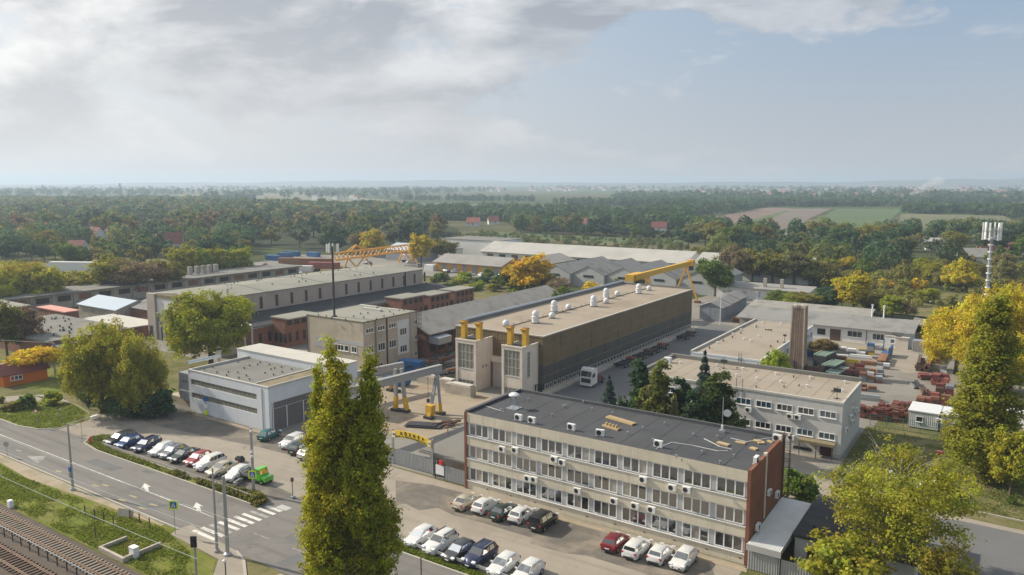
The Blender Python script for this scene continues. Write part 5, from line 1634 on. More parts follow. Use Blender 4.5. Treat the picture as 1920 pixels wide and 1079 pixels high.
MB().box(-1.0, 1.0, 3.2, 4.4, 1.0, 1.7).build('load', M['red_oxide'], tt)
lt = ('nearest of the low trailers standing along the clad hall', 'second low trailer along the clad hall', 'third low trailer along the clad hall', 'farthest low trailer at the end of the clad hall')
for k, (u, v) in enumerate(((1170, 684), (1196, 668), (1226, 657), (1288, 634))):
    x, y = gp(u, v)
    t_ = thing('low_trailer', lt[k], 'trailer', (-69.6, y, .05), 0, 'low trailers along the clad hall')
    MB().box(-.5, -.3, -4.0, 4.0, .75, 1.0).box(.3, .5, -4.0, 4.0, .75, 1.0).box(-1.2, 1.2, -4.0, -3.7, .7, 1.05).box(-1.2, 1.2, 3.4, 3.8, .7, 1.05).box(-1.2, 1.2, -.2, .2, .7, 1.0).build('chassis', M['steel_dark'], t_)
    for yy in (-2.6, -1.3, 2.6):
        for s in (-1, 1):
            w_ = MB().tube((-.17, 0, 0), (.17, 0, 0), .48, n=14).build('wheel', M['tyre'], t_, loc=(s * 1.0, yy, .48))
            MB().tube((-.19, 0, 0), (.19, 0, 0), .2, n=8).build('rim', M['pier_grey'], w_)
    MB().box(-.9, .9, 1.2, 3.2, 1.0, 1.3).build('load', M['rust_dark'] if k % 2 else M['red_oxide'], t_)
for k, (u, v, s) in enumerate(((1670, 930, 1), (1736, 936, -1))):
    t_ = thing('camper_van', 'white van seen through the thin yellow-green tree' if k == 0 else 'white van with rusty edge parked right of the thin tree', 'van', (*gp(u, v), .05), R(90))
    bd = MB().extr([(-2.6, .45), (2.5, .45), (2.5, 2.3), (2.3, 2.5), (-1.4, 2.5), (-1.9, 2.2), (-2.5, 1.3)], 'y', -1.0, 1.0).build('body', WHITE, t_)
    MB().add([(-2.42, -.85, 1.45), (-2.42, .85, 1.45), (-1.96, .82, 2.2), (-1.96, -.82, 2.2)], [(0, 1, 2, 3)]).build('windscreen', M['car_glass'], t_)
    for yy in (-1, 1):
        MB().box(-1.6, -.8, yy - .012, yy + .012, 1.4, 2.1).build('side_window', M['car_glass'], t_)
        for xx in (-1.7, 1.5):
            w_ = MB().tube((xx, yy * .95 - .1, .35), (xx, yy * .95 + .1, .35), .35, n=14).build('wheel', M['tyre'], t_)
        MB().box(-2.56, -2.5, yy * .7 - .18, yy * .7 + .18, .8, 1.05).build('headlight', M['lamp_glass'], t_)
    MB().box(-2.56, -2.5, -.45, .45, .85, 1.0).build('grille', M['plastic_dark'], t_)

# ================================================================ street furniture
def lamp(u, v, vtop, label, m='galv', arm=None, r=(.14, .08)):
    x, y = gp(u, v)
    h = zat(vtop, x, y)
    t_ = thing('lamp_post', label, 'lamp post', (x, y, 0))
    MB().tube((0, 0, 0), (0, 0, h), r[0], r[1], n=10).lathe((0, 0, 0), [(r[0] * 1.9, 0), (r[0] * 1.9, .25), (r[0], .4)], 10).build('pole', M[m], t_)
    if arm:
        a = Vector(arm)
        MB().bar((0, 0, h - .1), (a.x, a.y, h + a.z), .07).build('arm', M['galv'], t_)
        MB().obox((a.x * 1.2, a.y * 1.2, h + a.z + .03), a.normalized() * .42, Vector((-a.y, a.x, 0)).normalized() * .16, (0, 0, .07)).build('lamp_head', M['ac_white'], t_)
    return t_, h


l1, h1 = lamp(137, 920, 795, 'grey street lamp with a white arm at the edge of the trackside grass', 'pole_concrete', (1.1, 2.2, .5), (.17, .1))
MB().box(-.18, .18, -.3, -.1, 1.8, 2.5).build('meter_box', M['shed_grey'], l1)
MB().box(-.16, .16, -.3, -.1, 2.6, 3.2).build('meter_box', M['sign_blue'], l1)
lamp(407, 1036, 878, 'thin dark pole left of the grey pole at the zebra crossing', 'pole_concrete', None, (.17, .09))
l3, h3 = lamp(427, 1042, 893, 'thick grey pole at the near end of the zebra crossing', 'galv', None, (.22, .17))
MB().tube((-.5, 0, h3 * .62), (0, 0, h3 * .62), .05).lathe((-.55, 0, h3 * .62 - .12), [(.05, 0), (.16, .1), (.1, .3)], 8).build('camera', M['ac_white'], l3)
l4, h4 = lamp(476, 926, 802, 'grey pole with loudspeakers standing by the green truck', 'galv', None, (.22, .16))
for zz in (.93, .62, .55):
    MB().lathe((.2, -.1, h4 * zz), [(.05, 0), (.22, .15), (.18, .35)], 8).build('loudspeaker', M['ac_white'], l4)


def crossing_sign(u, v, vmid, label, pole=True, px_=None):
    x, y = gp(u, v)
    h = zat(vmid, x, y)
    t_ = thing('crossing_sign', label, 'road sign', (x, y, 0), YAW * .9)
    if pole:
        MB().tube((0, 0, 0), (0, 0, h + .3), .04, n=8).build('pole', M['galv'], t_)
    dy = -.06 if pole else -.26
    MB().box(-.52, .52, dy - .02, dy, h - .52, h + .52).build('lime_board', M['sign_lime'], t_)
    MB().box(-.36, .36, dy - .035, dy - .022, h - .36, h + .36).build('blue_board', M['sign_blue'], t_)
    MB().add([(-.27, dy - .045, h - .24), (.27, dy - .045, h - .24), (0, dy - .045, h + .27)], [(0, 1, 2)]).build('white_triangle', M['sign_white'], t_)
    w = MB().box(-.03, .03, dy - .06, dy - .05, h - .06, h + .06).box(-.1, -.04, dy - .06, dy - .05, h - .2, h - .06).box(.03, .09, dy - .06, dy - .05, h - .2, h - .06)
    w.lathe((0, dy - .055, h + .07), [(.03, 0), (.04, .03), (.02, .06)], 6)
    w.build('walking_figure', M['black'], t_)
    return t_


crossing_sign(329, 1003, 947, 'yellow-green framed blue pedestrian crossing sign beside the railway verge')
crossing_sign(476.5, 926.5, 889, 'yellow-green framed blue pedestrian crossing sign fixed to the pole by the truck', pole=False)


def round_sign(u, v, vmid, m, label, back=False, r=.32):
    x, y = gp(u, v)
    h = zat(vmid, x, y)
    t_ = thing('road_sign', label, 'road sign', (x, y, 0), YAW)
    MB().tube((0, 0, 0), (0, 0, h + .25), .035, n=8).build('pole', M['galv'], t_)
    MB().tube((0, -.05, h), (0, -.07, h), r, n=18).build('disc', M[m], t_)
    if not back:
        MB().tube((0, -.072, h), (0, -.085, h), r * .7, n=18).build('disc_face', M['sign_white'], t_)
    return t_


round_sign(70, 802, 771, 'sign_red', 'round red and white road sign on the grass island')
o = round_sign(14, 857, 833, 'pier_grey', 'round road sign seen from behind at the far left of the road', True, .4)
round_sign(116, 796, 768, 'pier_grey', 'thin dark post with a small plate on the grass island', True, .2)
o = thing('road_sign', 'narrow red sign on a post at the corner of the parking lot', 'road sign', (*gp(154, 822), 0), YAW)
MB().tube((0, 0, 0), (0, 0, 3.2), .04, n=8).build('pole', M['galv'], o)
MB().add([(-.3, -.06, 3.1), (.3, -.06, 3.1), (0, -.06, 2.5)], [(0, 1, 2)]).build('board', M['sign_red'], o)
o = thing('arrow_sign', 'low red chevron arrow board in the verge at the corner', 'road sign', (*gp(169, 834), 0), YAW)
MB().add([(.5, 0, .25), (.05, 0, .75), (.5, 0, 1.25), (.15, 0, 1.25), (-.35, 0, .75), (.15, 0, .25)], [(0, 1, 2, 3, 4, 5)]).build('chevron', M['sign_red'], o)
MB().box(-.03, .03, .02, .06, 0, 1.2).build('post', M['galv'], o)
o = thing('barrier_post', 'slim dark post with a round head at the lot entrance', 'post', (*gp(549, 935), 0))
MB().tube((0, 0, .1), (0, 0, 2.6), .07, n=8).box(-.25, .25, -.25, .25, 0, .3).build('pole', M['galv'], o)
MB().box(-.16, .16, -.12, .12, 2.2, 2.7).build('head', M['rust_dark'], o)
o = thing('signal_post', 'railway light signal on a grey post in front of the verge', 'signal', (*gp(370, 1105), 0), YAW)
hh = zat(1018, *gp(370, 1105))
MB().tube((0, 0, 0), (0, 0, hh + .2), .12, n=10).build('pole', M['galv'], o)
MB().box(-.28, .28, -.3, -.12, hh - .35, hh + .75).build('signal_head', M['black'], o)
for k in range(3):
    MB().tube((0, -.31, hh + .05 + k * .25), (0, -.42, hh + .05 + k * .25), .09, n=8).build('signal_lens', M['plastic_dark'], o)
o = thing('bollard_lamp', 'slim dark post with a white head on the pavement corner', 'post', (*gp(424, 1090), 0))
hh = zat(1055, *gp(424, 1090))
MB().tube((0, 0, 0), (0, 0, hh), .06, n=8).build('pole', M['steel_dark'], o)
MB().lathe((-.1, 0, hh - .05), [(.06, 0), (.2, .1), (.2, .25), (.08, .35)], 10).build('head', M['ac_white'], o)
o = thing('bus_stop_sign', 'blue round stop sign on a post before the white workshop wall', 'road sign', (*gp(387, 779), 0), YAW)
hh = zat(749, *gp(387, 779))
MB().tube((0, 0, 0), (0, 0, hh), .05, n=8).build('pole', M['galv'], o)
MB().tube((0, -.06, hh), (0, -.09, hh), .4, n=18).build('disc', M['sign_blue'], o)
MB().box(-.3, .3, -.2, .2, .1, .8).build('lime_bin', M['sign_lime'], o)
MB().box(-.28, .28, -.1, -.06, 1.2, 1.9).build('timetable', M['sign_white'], o)
bn = thing('bench', 'low concrete and timber bench edge at the foot of the white workshop', 'bench', (-117.0, 74.6, 0))
MB().box(0, 2.2, -.3, .2, .4, .5).build('seat', M['wood'], bn)
for x in (.2, 1.8):
    MB().box(x, x + .25, -.25, .15, 0, .4).build('leg', M['concrete_block'], bn)
MB().box(-117.6, -97.2, 74.2, 75.0, .02, .18).build('footing_strip', M['rust_concrete'], wh)
# guard rails along the lot
for nm, x0, x1, y0, y1, lb_ in (('guard_rail', -111.5, -77.4, 57.3, 57.35, 'rusty pale guard rail between the left car row and the street'), ('guard_rail', -54.6, -14.0, 58.75, 58.75, 'grey guard rail between the right car row and the street')):
    g_ = thing(nm, lb_, 'guard rail', (0, 0, 0))
    MB().bar((x0, y0, .62), (x1, y1, .62), .06, .32).build('rail', M['pier_grey'] if x0 > -60 else M['kerb'], g_)
    n = int((x1 - x0) / 2.5)
    for k in range(n + 1):
        x = x0 + (x1 - x0) * k / n
        MB().box(-.05, .05, .04, .12, 0, .66).build('post', M['galv'], g_, loc=(x, y0 + (y1 - y0) * k / n, 0))
o = thing('thin_post', 'thin rusty post at the right-hand guard rail', 'post', (*gp(790, 1092), 0))
MB().tube((0, 0, 0), (0, 0, zat(1046, *gp(790, 1092))), .06, n=8).bar((0, 0, zat(1046, *gp(790, 1092))), (.9, .6, zat(1046, *gp(790, 1092)) + .6), .05).build('pole', M['rust_dark'], o)
# overhead wires over the tracks
for k, (a, b, z) in enumerate((((-130, 41.0), (-60, 41.6), 6.2), ((-130, 40.0), (-60, 40.6), 6.0), ((-130, 41.6), (-60, 42.2), 7.6), ((-130, 38.0), (-60, 38.4), 5.4))):
    w_ = MB()
    for j in range(14):
        t0, t1 = j / 14, (j + 1) / 14
        s0, s1 = -.5 * math.sin(math.pi * t0), -.5 * math.sin(math.pi * t1)
        w_.bar((a[0] + (b[0] - a[0]) * t0, a[1] + (b[1] - a[1]) * t0, z + s0), (a[0] + (b[0] - a[0]) * t1, a[1] + (b[1] - a[1]) * t1, z + s1), .035)
    tag(w_.build('overhead_wire', M['cable']), ('upper overhead wire nearest the road, above the trackside grass', 'second overhead wire above the trackside grass', 'highest thin overhead wire above the trackside grass', 'lowest overhead wire right above the railway track')[k], 'wire', 'overhead wires of the railway')

# ================================================================ gate with the arched yellow sign
sg = thing('gate_sign', 'arched yellow company sign with black lettering on posts above the gate', 'sign', (0, 0, 0))
p0, p1 = (-71.3, 76.2), (-63.9, 75.9)
gy = lambda t: p0[1] + (p1[1] - p0[1]) * t
bump_ = lambda t: .46 * 4 * t * (1 - t)
arc = []
for k in range(25):
    t_ = k / 24
    arc.append((p0[0] + (p1[0] - p0[0]) * t_, gy(t_), 3.88 + bump_(t_), 4.86 + bump_(t_)))
mb = MB()
for a, b in zip(arc[:-1], arc[1:]):
    mb.add([(a[0], a[1], a[2]), (b[0], b[1], b[2]), (b[0], b[1], b[3]), (a[0], a[1], a[3]), (a[0], a[1] + .08, a[2]), (b[0], b[1] + .08, b[2]), (b[0], b[1] + .08, b[3]), (a[0], a[1] + .08, a[3])],
           [(0, 1, 2, 3), (5, 4, 7, 6), (3, 2, 6, 7), (0, 4, 5, 1), (1, 5, 6, 2), (0, 3, 7, 4)])
mb.build('arched_board', M['yellow_paint'], sg)
for px_ in (p0, p1):
    MB().box(px_[0] - .13, px_[0] + .13, px_[1] + .1, px_[1] + .34, 0, 5.1).build('post', M['galv'], sg)
al = math.atan2(p1[1] - p0[1], p1[0] - p0[0])


def letters(parent, txt, t0, t1, zoff, size, m, name):
    n = len(txt)
    for i, ch_ in enumerate(txt):
        if ch_ == ' ':
            continue
        t_ = t0 + (t1 - t0) * (i + .5) / n
        cu = bpy.data.curves.new('letter', 'FONT')
        cu.body = ch_
        cu.size = size
        cu.align_x = 'CENTER'
        cu.extrude = .012
        cu.offset = size * .035
        tmp = bpy.data.objects.new('letter_curve', cu)
        me = bpy.data.meshes.new_from_object(tmp)
        bpy.data.objects.remove(tmp)
        me.materials.clear()
        me.materials.append(M[m])
        o = link(name, me, parent, loc=(p0[0] + (p1[0] - p0[0]) * t_, gy(t_) - .03, 3.88 + bump_(t_) + zoff))
        slope = math.atan(.46 * 4 * (1 - 2 * t_) / 7.4)
        o.rotation_euler = (Matrix.Rotation(al, 4, 'Z') @ Matrix.Rotation(math.pi / 2, 4, 'X') @ Matrix.Rotation(slope, 4, 'Z')).to_euler()


letters(sg, 'K\u00d6ZG\u00c9P', .20, .84, .42, .56, 'black', 'letter')
letters(sg, '\u00c9p\u00edt\u0151- \u00e9s F\u00e9mszerkezetgy\u00e1rt\u00f3 Zrt.', .10, .90, .10, .30, 'black', 'small_letter')
for t_ in (.06, .95):
    e = MB().box(-.24, .24, -.04, -.02, .1, .85).build('emblem', M['sign_white'], sg, loc=(p0[0] + (p1[0] - p0[0]) * t_, gy(t_), 3.88 + bump_(t_)), rz=al)
    MB().lathe((0, 0, 0), [(.18, 0), (.18, .02)], 14).build('emblem_disc', M['green_paint'] if t_ > .5 else M['steel_dark'], e, loc=(0, -.05, .5)).rotation_euler = (math.pi / 2, 0, 0)
# sliding gate, gate house, posts
sl = thing('sliding_gate', 'long grey corrugated sliding gate below the yellow arched sign', 'gate', (0, 0, 0))
for k in range(6):
    corr_panel(sl, 'panel', -72.6 + k * 1.55, -71.08 + k * 1.55, 76.4, .15, 2.15)
MB().box(-72.7, -63.2, 76.44, 76.52, 2.1, 2.22).box(-72.7, -63.2, 76.44, 76.52, .05, .16).build('gate_frame', M['galv'], sl)
wg = thing('wicket_gate', 'small grey metal door with notice boards left of the office block', 'gate', (0, 0, 0))
corr_panel(wg, 'leaf', -61.4, -58.0, 75.6, .1, 2.1)
MB().box(-62.9, -61.5, 75.5, 75.56, .7, 2.0).build('notice_board', M['sign_white'], wg)
for x in (-63.1, -61.45, -58.0):
    MB().box(x - .06, x + .06, 75.6, 75.72, 0, 2.4).build('post', M['steel_dark'], wg)
gh = thing('gate_house', 'low gate house with flat grey roof beside the yellow sign post', 'building', (0, 0, 0))
MB().box(-65.2, -58.2, 77.2, 86.5, 0, 2.75).build('wall', M['beige_plaster'], gh)
MB().box(-66.4, -57.75, 76.2, 87.0, 2.75, 3.0).build('roof', M['roof_grey'], gh)
window(gh, -63.6, 77.2, 1.0, 1.6, 1.1, 2, gm='window_dark')
MB().box(-62.2, -61.6, 75.3, 75.48, 2.2, 2.75).build('post_box', M['sign_red'], gh)
tag(MB().tube((0, 0, 0), (0, 0, zat(788, *gp(840, 838))), .07, n=8).build('striped_pole', M['red_oxide_light'], loc=(*gp(840, 838), 0)), 'thin red and white pole standing behind the gate house', 'pole')

# ================================================================ grey gantry crane on the yard in front of the clad hall
def gantry_grey(y, zt, x_leg, label, legs):
    c = thing('gantry_crane', label, 'crane', (0, 0, 0))
    return c


gc = thing('gantry_crane', 'grey gantry crane with yellow footed legs on the yard behind the poplar', 'crane', (0, 0, 0))
xg = -82.6
ga, gb = Vector((-84.6, 78.0, 0)), Vector((-82.0, 100.2, 0))
ht = 7.4
MB().bar((ga.x, ga.y, ht), (gb.x, gb.y, ht), .6, 1.2).build('girder', M['crane_grey'], gc)
MB().bar((ga.x, ga.y, ht + .64), (gb.x, gb.y, ht + .64), .85, .08).build('girder_flange', M['crane_grey'], gc)
l_ = Vector((gb.x, gb.y - 1.2, 0))
lx, ly = gp(804, 786)
rx, ry = gp(826, 778)
for (bx, by) in ((lx, ly), (rx, ry)):
    tp = (gb.x - .1, gb.y - .9, ht - .6)
    md = Vector((bx, by, 0)) * .72 + Vector(tp) * .28
    MB().bar(tp, (md.x, md.y, md.z), .5, .5).build('leg', M['crane_grey'], gc)
    MB().bar((md.x, md.y, md.z), (bx, by, .3), .6, .6).build('leg_foot', M['crane_yellow'], gc)
    MB().box(-.8, .8, -.5, .5, .05, .5).build('bogie', M['steel_dark'], gc, loc=(bx, by, 0))
MB().box(lx - .9, lx + .4, ly + .2, ly + 1.3, .5, 2.2).build('drive_box', M['crane_yellow'], gc)
MB().extr([(0, 0), (1.5, -.55), (1.5, -.62), (0, -.07)], 'x', -1.6, 1.6).build('trolley_hood', M['crane_grey'], gc, loc=(gb.x - .6, gb.y - 3.2, ht - .5))
MB().bar((gb.x - .4, gb.y - 3, ht - .7), (gb.x - .4, gb.y - 3, 2.6), .05).box(gb.x - .6, gb.x - .2, gb.y - 3.2, gb.y - 2.8, 2.0, 2.6).build('hook', M['steel_dark'], gc)
g2c = thing('gantry_crane', 'second grey gantry crane behind the first, near the blue containers', 'crane', (0, 0, 0))
ha, hb2 = Vector((-100.5, 86, 0)), Vector((-96.4, 106.5, 0))
h2 = zat(685, hb2.x, hb2.y)
MB().bar((ha.x, ha.y, h2), (hb2.x, hb2.y, h2), .8, 1.3).build('girder', M['crane_grey'], g2c)
for (u, v) in ((743, 770), (760, 772)):
    bx, by = gp(u, v)
    tp = Vector((-96.9, 104.5, h2 - .6))
    # legs stand on the crane rail in front of the blue boxes
    bx, by = tp.x + (bx + 87.5) * .8, tp.y - .3
    md = Vector((bx, by, 0)) * .72 + tp * .28
    MB().bar(tp, md, .5, .5).build('leg', M['crane_grey'], g2c)
    MB().bar(md, (bx, by, .3), .6, .6).build('leg_foot', M['crane_yellow'], g2c)
    MB().box(-.8, .8, -.5, .5, .05, .5).build('bogie', M['steel_dark'], g2c, loc=(bx, by, 0))
for (u, v) in ((743, 771), (759, 773)):
    bx, by = gp(u, v)
    md = (bx + (.0 if u < 750 else -.6), by, zat(692, bx, by))
    o = MB().bar(md, (bx, by, 2.6), .5, .5).build('leg', M['crane_grey'], gc)
    MB().bar((bx, by, 2.6), (bx + (.5 if u > 750 else -.1), by, .3), .62, .62).build('leg_foot', M['crane_yellow'], gc)
    MB().box(-.9, .9, -.5, .5, .05, .5).build('bogie', M['steel_dark'], gc, loc=(bx, by, 0))
for i, (u, v, w, d, h_) in enumerate(((858, 742, 6.0, 1.6, 1.9), (833, 730, 3.4, 1.6, 1.7), (800, 722, 5.0, 1.5, 1.6))):
    x, y = gp(u, v)
    t_ = thing('concrete_trough', ('pale concrete block nearest the left stair tower', 'middle concrete block with a slab on top beside the crane leg', 'concrete block on the left under the crane girder')[i], 'concrete block', (x, y, 0))
    MB().box(-w * .5, w * .5, 0, d, .1, h_).box(-w * .54, w * .54, -.15, d + .1, 0, .1).build('block', M['concrete_block'], t_)
    MB().box(-w * .3, w * .45, .1, d - .1, h_, h_ + .25).build('slab', M['roof_pale'], t_)
for i, (u, v, w, d, h_, m_) in enumerate(((766, 700, 5.2, 2.4, 2.5, 'blue_cont'), (737, 725, 5.2, 2.4, 1.4, 'blue_paint'))):
    x, y = gp(u, v)
    t_ = thing('blue_container', ('dark blue waste container beside the beige block', 'open blue skip in front of the dark blue container')[i], 'container', (x, y, 0), R(8))
    MB().extr([(-w * .5, .6), (-w * .42, 0), (w * .42, 0), (w * .5, .6), (w * .5, h_), (-w * .5, h_)], 'y', 0, d).build('tub', M[m_], t_)
    for k in range(7):
        MB().box(-w * .45 + k * w * .15 - .05, -w * .45 + k * w * .15 + .05, -.06, 0, .5, h_ - .1).build('rib', M[m_], t_)
sc_ = thing('steel_plate', 'dark steel plates lying at the crane foot on the yard', 'steel plate', (*gp(795, 800), 0), .4)
MB().box(-3, 3, -1.2, 1.2, .2, .3).box(-2.6, 2.2, -.9, 1.1, .3, .45).build('plate', M['steel_dark'], sc_)
for k in range(6):
    MB().bar((2 + random.uniform(-1, 2), random.uniform(-1, 3), .4), (5 + random.uniform(-1, 1), random.uniform(0, 4), .5), .25).build('beam', M['rust_dark'], sc_)
# dark scrap heap between the brick hall and the clad hall
hp = thing('scrap_heap', 'dark heap of scrap beams between the corrugated hall and the left tower', 'scrap heap', (-97.5, 124, 0))
for k in range(60):
    x, y = random.uniform(-8, 3), random.uniform(-9, 14)
    zz = random.uniform(.2, 1.6)
    a = random.uniform(1.0, 2.2)
    MB().bar((x, y, zz), (x + 4 * math.cos(a), y + 4 * math.sin(a), zz + random.uniform(-.2, .4)), random.uniform(.2, .5)).build('beam', M[random.choice(('steel_dark', 'rust_dark', 'steel_dark', 'rust'))], hp)
# ================================================================ trees
def leaf_mesh(name, pos, nrm, size, hue, val, aspect=1.0):
    """one quad per leaf spray"""
    n = len(pos)
    r = RNG.normal(size=(n, 3))
    t = np.cross(nrm, r)
    t /= np.linalg.norm(t, axis=1)[:, None] + 1e-9
    b = np.cross(nrm, t)
    s = size[:, None]
    fold = nrm * s * RNG.uniform(-.35, .35, (n, 1))
    v = np.empty((n, 4, 3), np.float32)
    v[:, 0] = pos - t * s
    v[:, 1] = pos - b * s * aspect * .75 + fold
    v[:, 2] = pos + t * s
    v[:, 3] = pos + b * s * aspect * .75 + fold
    me = bpy.data.meshes.new(name)
    me.vertices.add(n * 4)
    me.vertices.foreach_set('co', v.reshape(-1))
    me.loops.add(n * 4)
    me.loops.foreach_set('vertex_index', np.arange(n * 4, dtype=np.int32))
    me.polygons.add(n)
    me.polygons.foreach_set('loop_start', np.arange(0, n * 4, 4, dtype=np.int32))
    me.polygons.foreach_set('loop_total', np.full(n, 4, np.int32))
    ca = me.color_attributes.new('leaf', 'FLOAT_COLOR', 'CORNER')
    c = np.ones((n, 4, 4), np.float32)
    c[:, :, 0] = np.clip(hue, 0, 1)[:, None]
    c[:, :, 1] = np.clip(val, 0, 1)[:, None]
    ca.data.foreach_set('color', c.reshape(-1))
    me.materials.append(M['leaf'])
    me.update()
    return me


def crown(name, blobs, n, leaf, clump=.9, nclump=None, fill=.35, gap=.0, flat=.0):
    """leaves in clumps spread through a set of ellipsoids (centre, radii)"""
    w = np.array([(r[0] * r[1] * r[2]) ** (2 / 3) for _, r in blobs])
    nclump = nclump or max(20, n // 45)
    idx = RNG.choice(len(blobs), nclump, p=w / w.sum())
    C = np.array([b[0] for b in blobs], float)[idx]
    Rr = np.array([b[1] for b in blobs], float)[idx]
    d = RNG.normal(size=(nclump, 3))
    d /= np.linalg.norm(d, axis=1)[:, None]
    rad = np.where(RNG.random(nclump) < fill, RNG.uniform(.25, .85, nclump), RNG.uniform(.78, 1.06, nclump))
    cc = C + d * Rr * rad[:, None]
    cr = clump * RNG.uniform(.55, 1.35, nclump)
    ch = RNG.normal(.5, .24, nclump)
    cv = RNG.normal(.48, .19, nclump)
    k = RNG.choice(nclump, n, p=(cr ** 2) / (cr ** 2).sum())
    off = RNG.normal(size=(n, 3)) * .48
    off[:, 2] *= .8
    pos = cc[k] + off * cr[k][:, None]
    nr = d[k] * .7 + off * .8 + RNG.normal(size=(n, 3)) * .75
    nr[:, 2] += .35
    nr /= np.linalg.norm(nr, axis=1)[:, None]
    size = leaf * RNG.uniform(.45, 1.0, n)
    top = pos[:, 2]
    hue = ch[k] + RNG.normal(0, .13, n)
    val = cv[k] + RNG.normal(0, .17, n)
    return leaf_mesh(name, pos, nr, size, hue, val)


def wood(name, H, r, limbs, top=.75, spread=2.0, seed=0, bark='bark', low=.25, thin=1.0):
    rd = random.Random(seed)
    mb = MB()
    pts = [Vector((0, 0, -.2)), Vector((rd.uniform(-.2, .2), rd.uniform(-.2, .2), H * low)), Vector((rd.uniform(-.4, .4), rd.uniform(-.4, .4), H * top))]
    mb.tube(pts[0], pts[1], r * 1.15, r * .8, 8)
    mb.tube(pts[1], pts[2], r * .8, r * .25, 7)
    for k in range(limbs):
        f = rd.uniform(.0, .85)
        a = pts[1].lerp(pts[2], f)
        an = rd.uniform(0, 6.28)
        L = spread * rd.uniform(.6, 1.0) * (1 - f * .4)
        b = a + Vector((math.cos(an) * L * .7, math.sin(an) * L * .7, L * rd.uniform(.5, 1.1)))
        mb.tube(a, b, r * .38 * thin * (1 - f * .5), r * .14 * thin, 5)
        for q in range(2):
            a2 = an + rd.uniform(-.9, .9)
            c_ = b + Vector((math.cos(a2) * L * .4, math.sin(a2) * L * .4, L * rd.uniform(.2, .6)))
            mb.tube(b, c_, r * .14 * thin, r * .05, 4)
    return mb.mesh(name, [M[bark]], True)


def lobes(cz, rx, rz, n, seed, spread=.62, sz=(.42, .62)):
    rd = random.Random(seed)
    out = [((0, 0, cz), (rx * .66, rx * .66, rz * .74))]
    for k in range(n):
        a = 6.283 * k / n + rd.uniform(-.5, .5)
        h = rd.uniform(-.75, .8)
        q = math.sqrt(max(0.05, 1 - h * h))
        s = rd.uniform(*sz)
        out.append(((math.cos(a) * rx * spread * q, math.sin(a) * rx * spread * q, cz + h * rz * .62), (rx * s, rx * s, rz * s * .85)))
    return out


PROTO = {}
for k in range(4):        # round crowned broadleaf, 10 m high, 8 m wide
    PROTO['round', k] = (crown('crown', lobes(5.9, 4.0, 4.1, 9, 10 + k), 9500, .34, .8), wood('trunk', 10, .26, 7, .7, 3.0, k))
for k in range(3):        # tall oval, 12 m high, 7 m wide
    PROTO['tall', k] = (crown('crown', lobes(7.0, 3.5, 5.0, 10, 30 + k), 9500, .34, .8), wood('trunk', 12, .26, 7, .75, 2.8, 5 + k))
for k in range(2):        # thin autumn crown showing its twigs
    PROTO['thin', k] = (crown('crown', lobes(6.2, 4.0, 3.9, 9, 40 + k), 3600, .26, .9, fill=.6), wood('trunk', 10, .22, 16, .85, 3.4, 9 + k, 'bark_grey'))
for k in range(3):        # bush, 2 m high and wide
    PROTO['bush', k] = (crown('crown', lobes(.95, 1.0, .95, 6, 50 + k), 1500, .20, .34), wood('trunk', 2, .06, 5, .6, .8, 12 + k))
for k in range(2):        # small far tree, few leaves
    PROTO['far', k] = (crown('crown', lobes(5.6, 4.0, 4.2, 8, 60 + k), 1500, .62, 1.0), wood('trunk', 10, .26, 2, .6, 2.5, 14 + k))
PROTO['umbrella', 0] = (crown('crown', [((0, 0, 4.0), (2.6, 2.6, .9)), ((1.7, .4, 3.4), (1.7, 1.7, .7)), ((-1.8, -.3, 3.5), (1.6, 1.6, .7)), ((.3, 1.2, 4.7), (1.5, 1.5, .6)), ((-.5, -1.5, 3.2), (1.5, 1.5, .6))], 6500, .19, .5), wood('trunk', 5, .15, 7, .7, 2.2, 3))


def conifer(n, H, r, drop, dens, leaf):
    z = RNG.random(n) ** 1.25 * H * .96 + H * .03
    tier = np.round(z / (H / dens)) * (H / dens)
    z = z * .45 + tier * .55 + RNG.normal(0, .06, n)
    rr = (1 - np.clip(z / H, 0, 1)) ** .85 * r * (.55 + .45 * (1 - np.abs((z - tier) / (H / dens))))
    an = RNG.random(n) * 6.283
    lobe = 1 + .16 * np.sin(an * 7 + tier * 3.1) + .1 * np.sin(an * 3 + tier * 1.7)
    q = rr * lobe * np.sqrt(RNG.uniform(.25, 1.0, n))
    pos = np.stack([q * np.cos(an), q * np.sin(an), z - drop * q], 1)
    nr = np.stack([np.cos(an) * .6, np.sin(an) * .6, np.full(n, .8)], 1) + RNG.normal(size=(n, 3)) * .6
    nr /= np.linalg.norm(nr, axis=1)[:, None]
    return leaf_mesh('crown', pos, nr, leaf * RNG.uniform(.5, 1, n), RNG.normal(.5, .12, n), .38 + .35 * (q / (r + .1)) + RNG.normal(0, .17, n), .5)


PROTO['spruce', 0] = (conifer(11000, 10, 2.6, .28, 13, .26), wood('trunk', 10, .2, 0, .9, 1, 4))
PROTO['thuja', 0] = (crown('crown', [((0, 0, 3.2), (1.9, 1.9, 3.0)), ((.3, .2, 5.6), (1.35, 1.35, 2.4)), ((-.2, 0, 7.6), (.75, .75, 1.6)), ((.6, -.4, 2.6), (1.7, 1.7, 2.2)), ((-.7, .4, 2.4), (1.6, 1.6, 2.3))], 12000, .22, .42, fill=.2), wood('trunk', 9, .18, 0, .6, 1, 5))
PROTO['cypress', 0] = (crown('crown', [((0, 0, 1.3), (.55, .55, 1.3)), ((0, 0, 2.4), (.35, .35, .8))], 1400, .14, .22, fill=.2), wood('trunk', 3, .06, 0, .5, 1, 6))


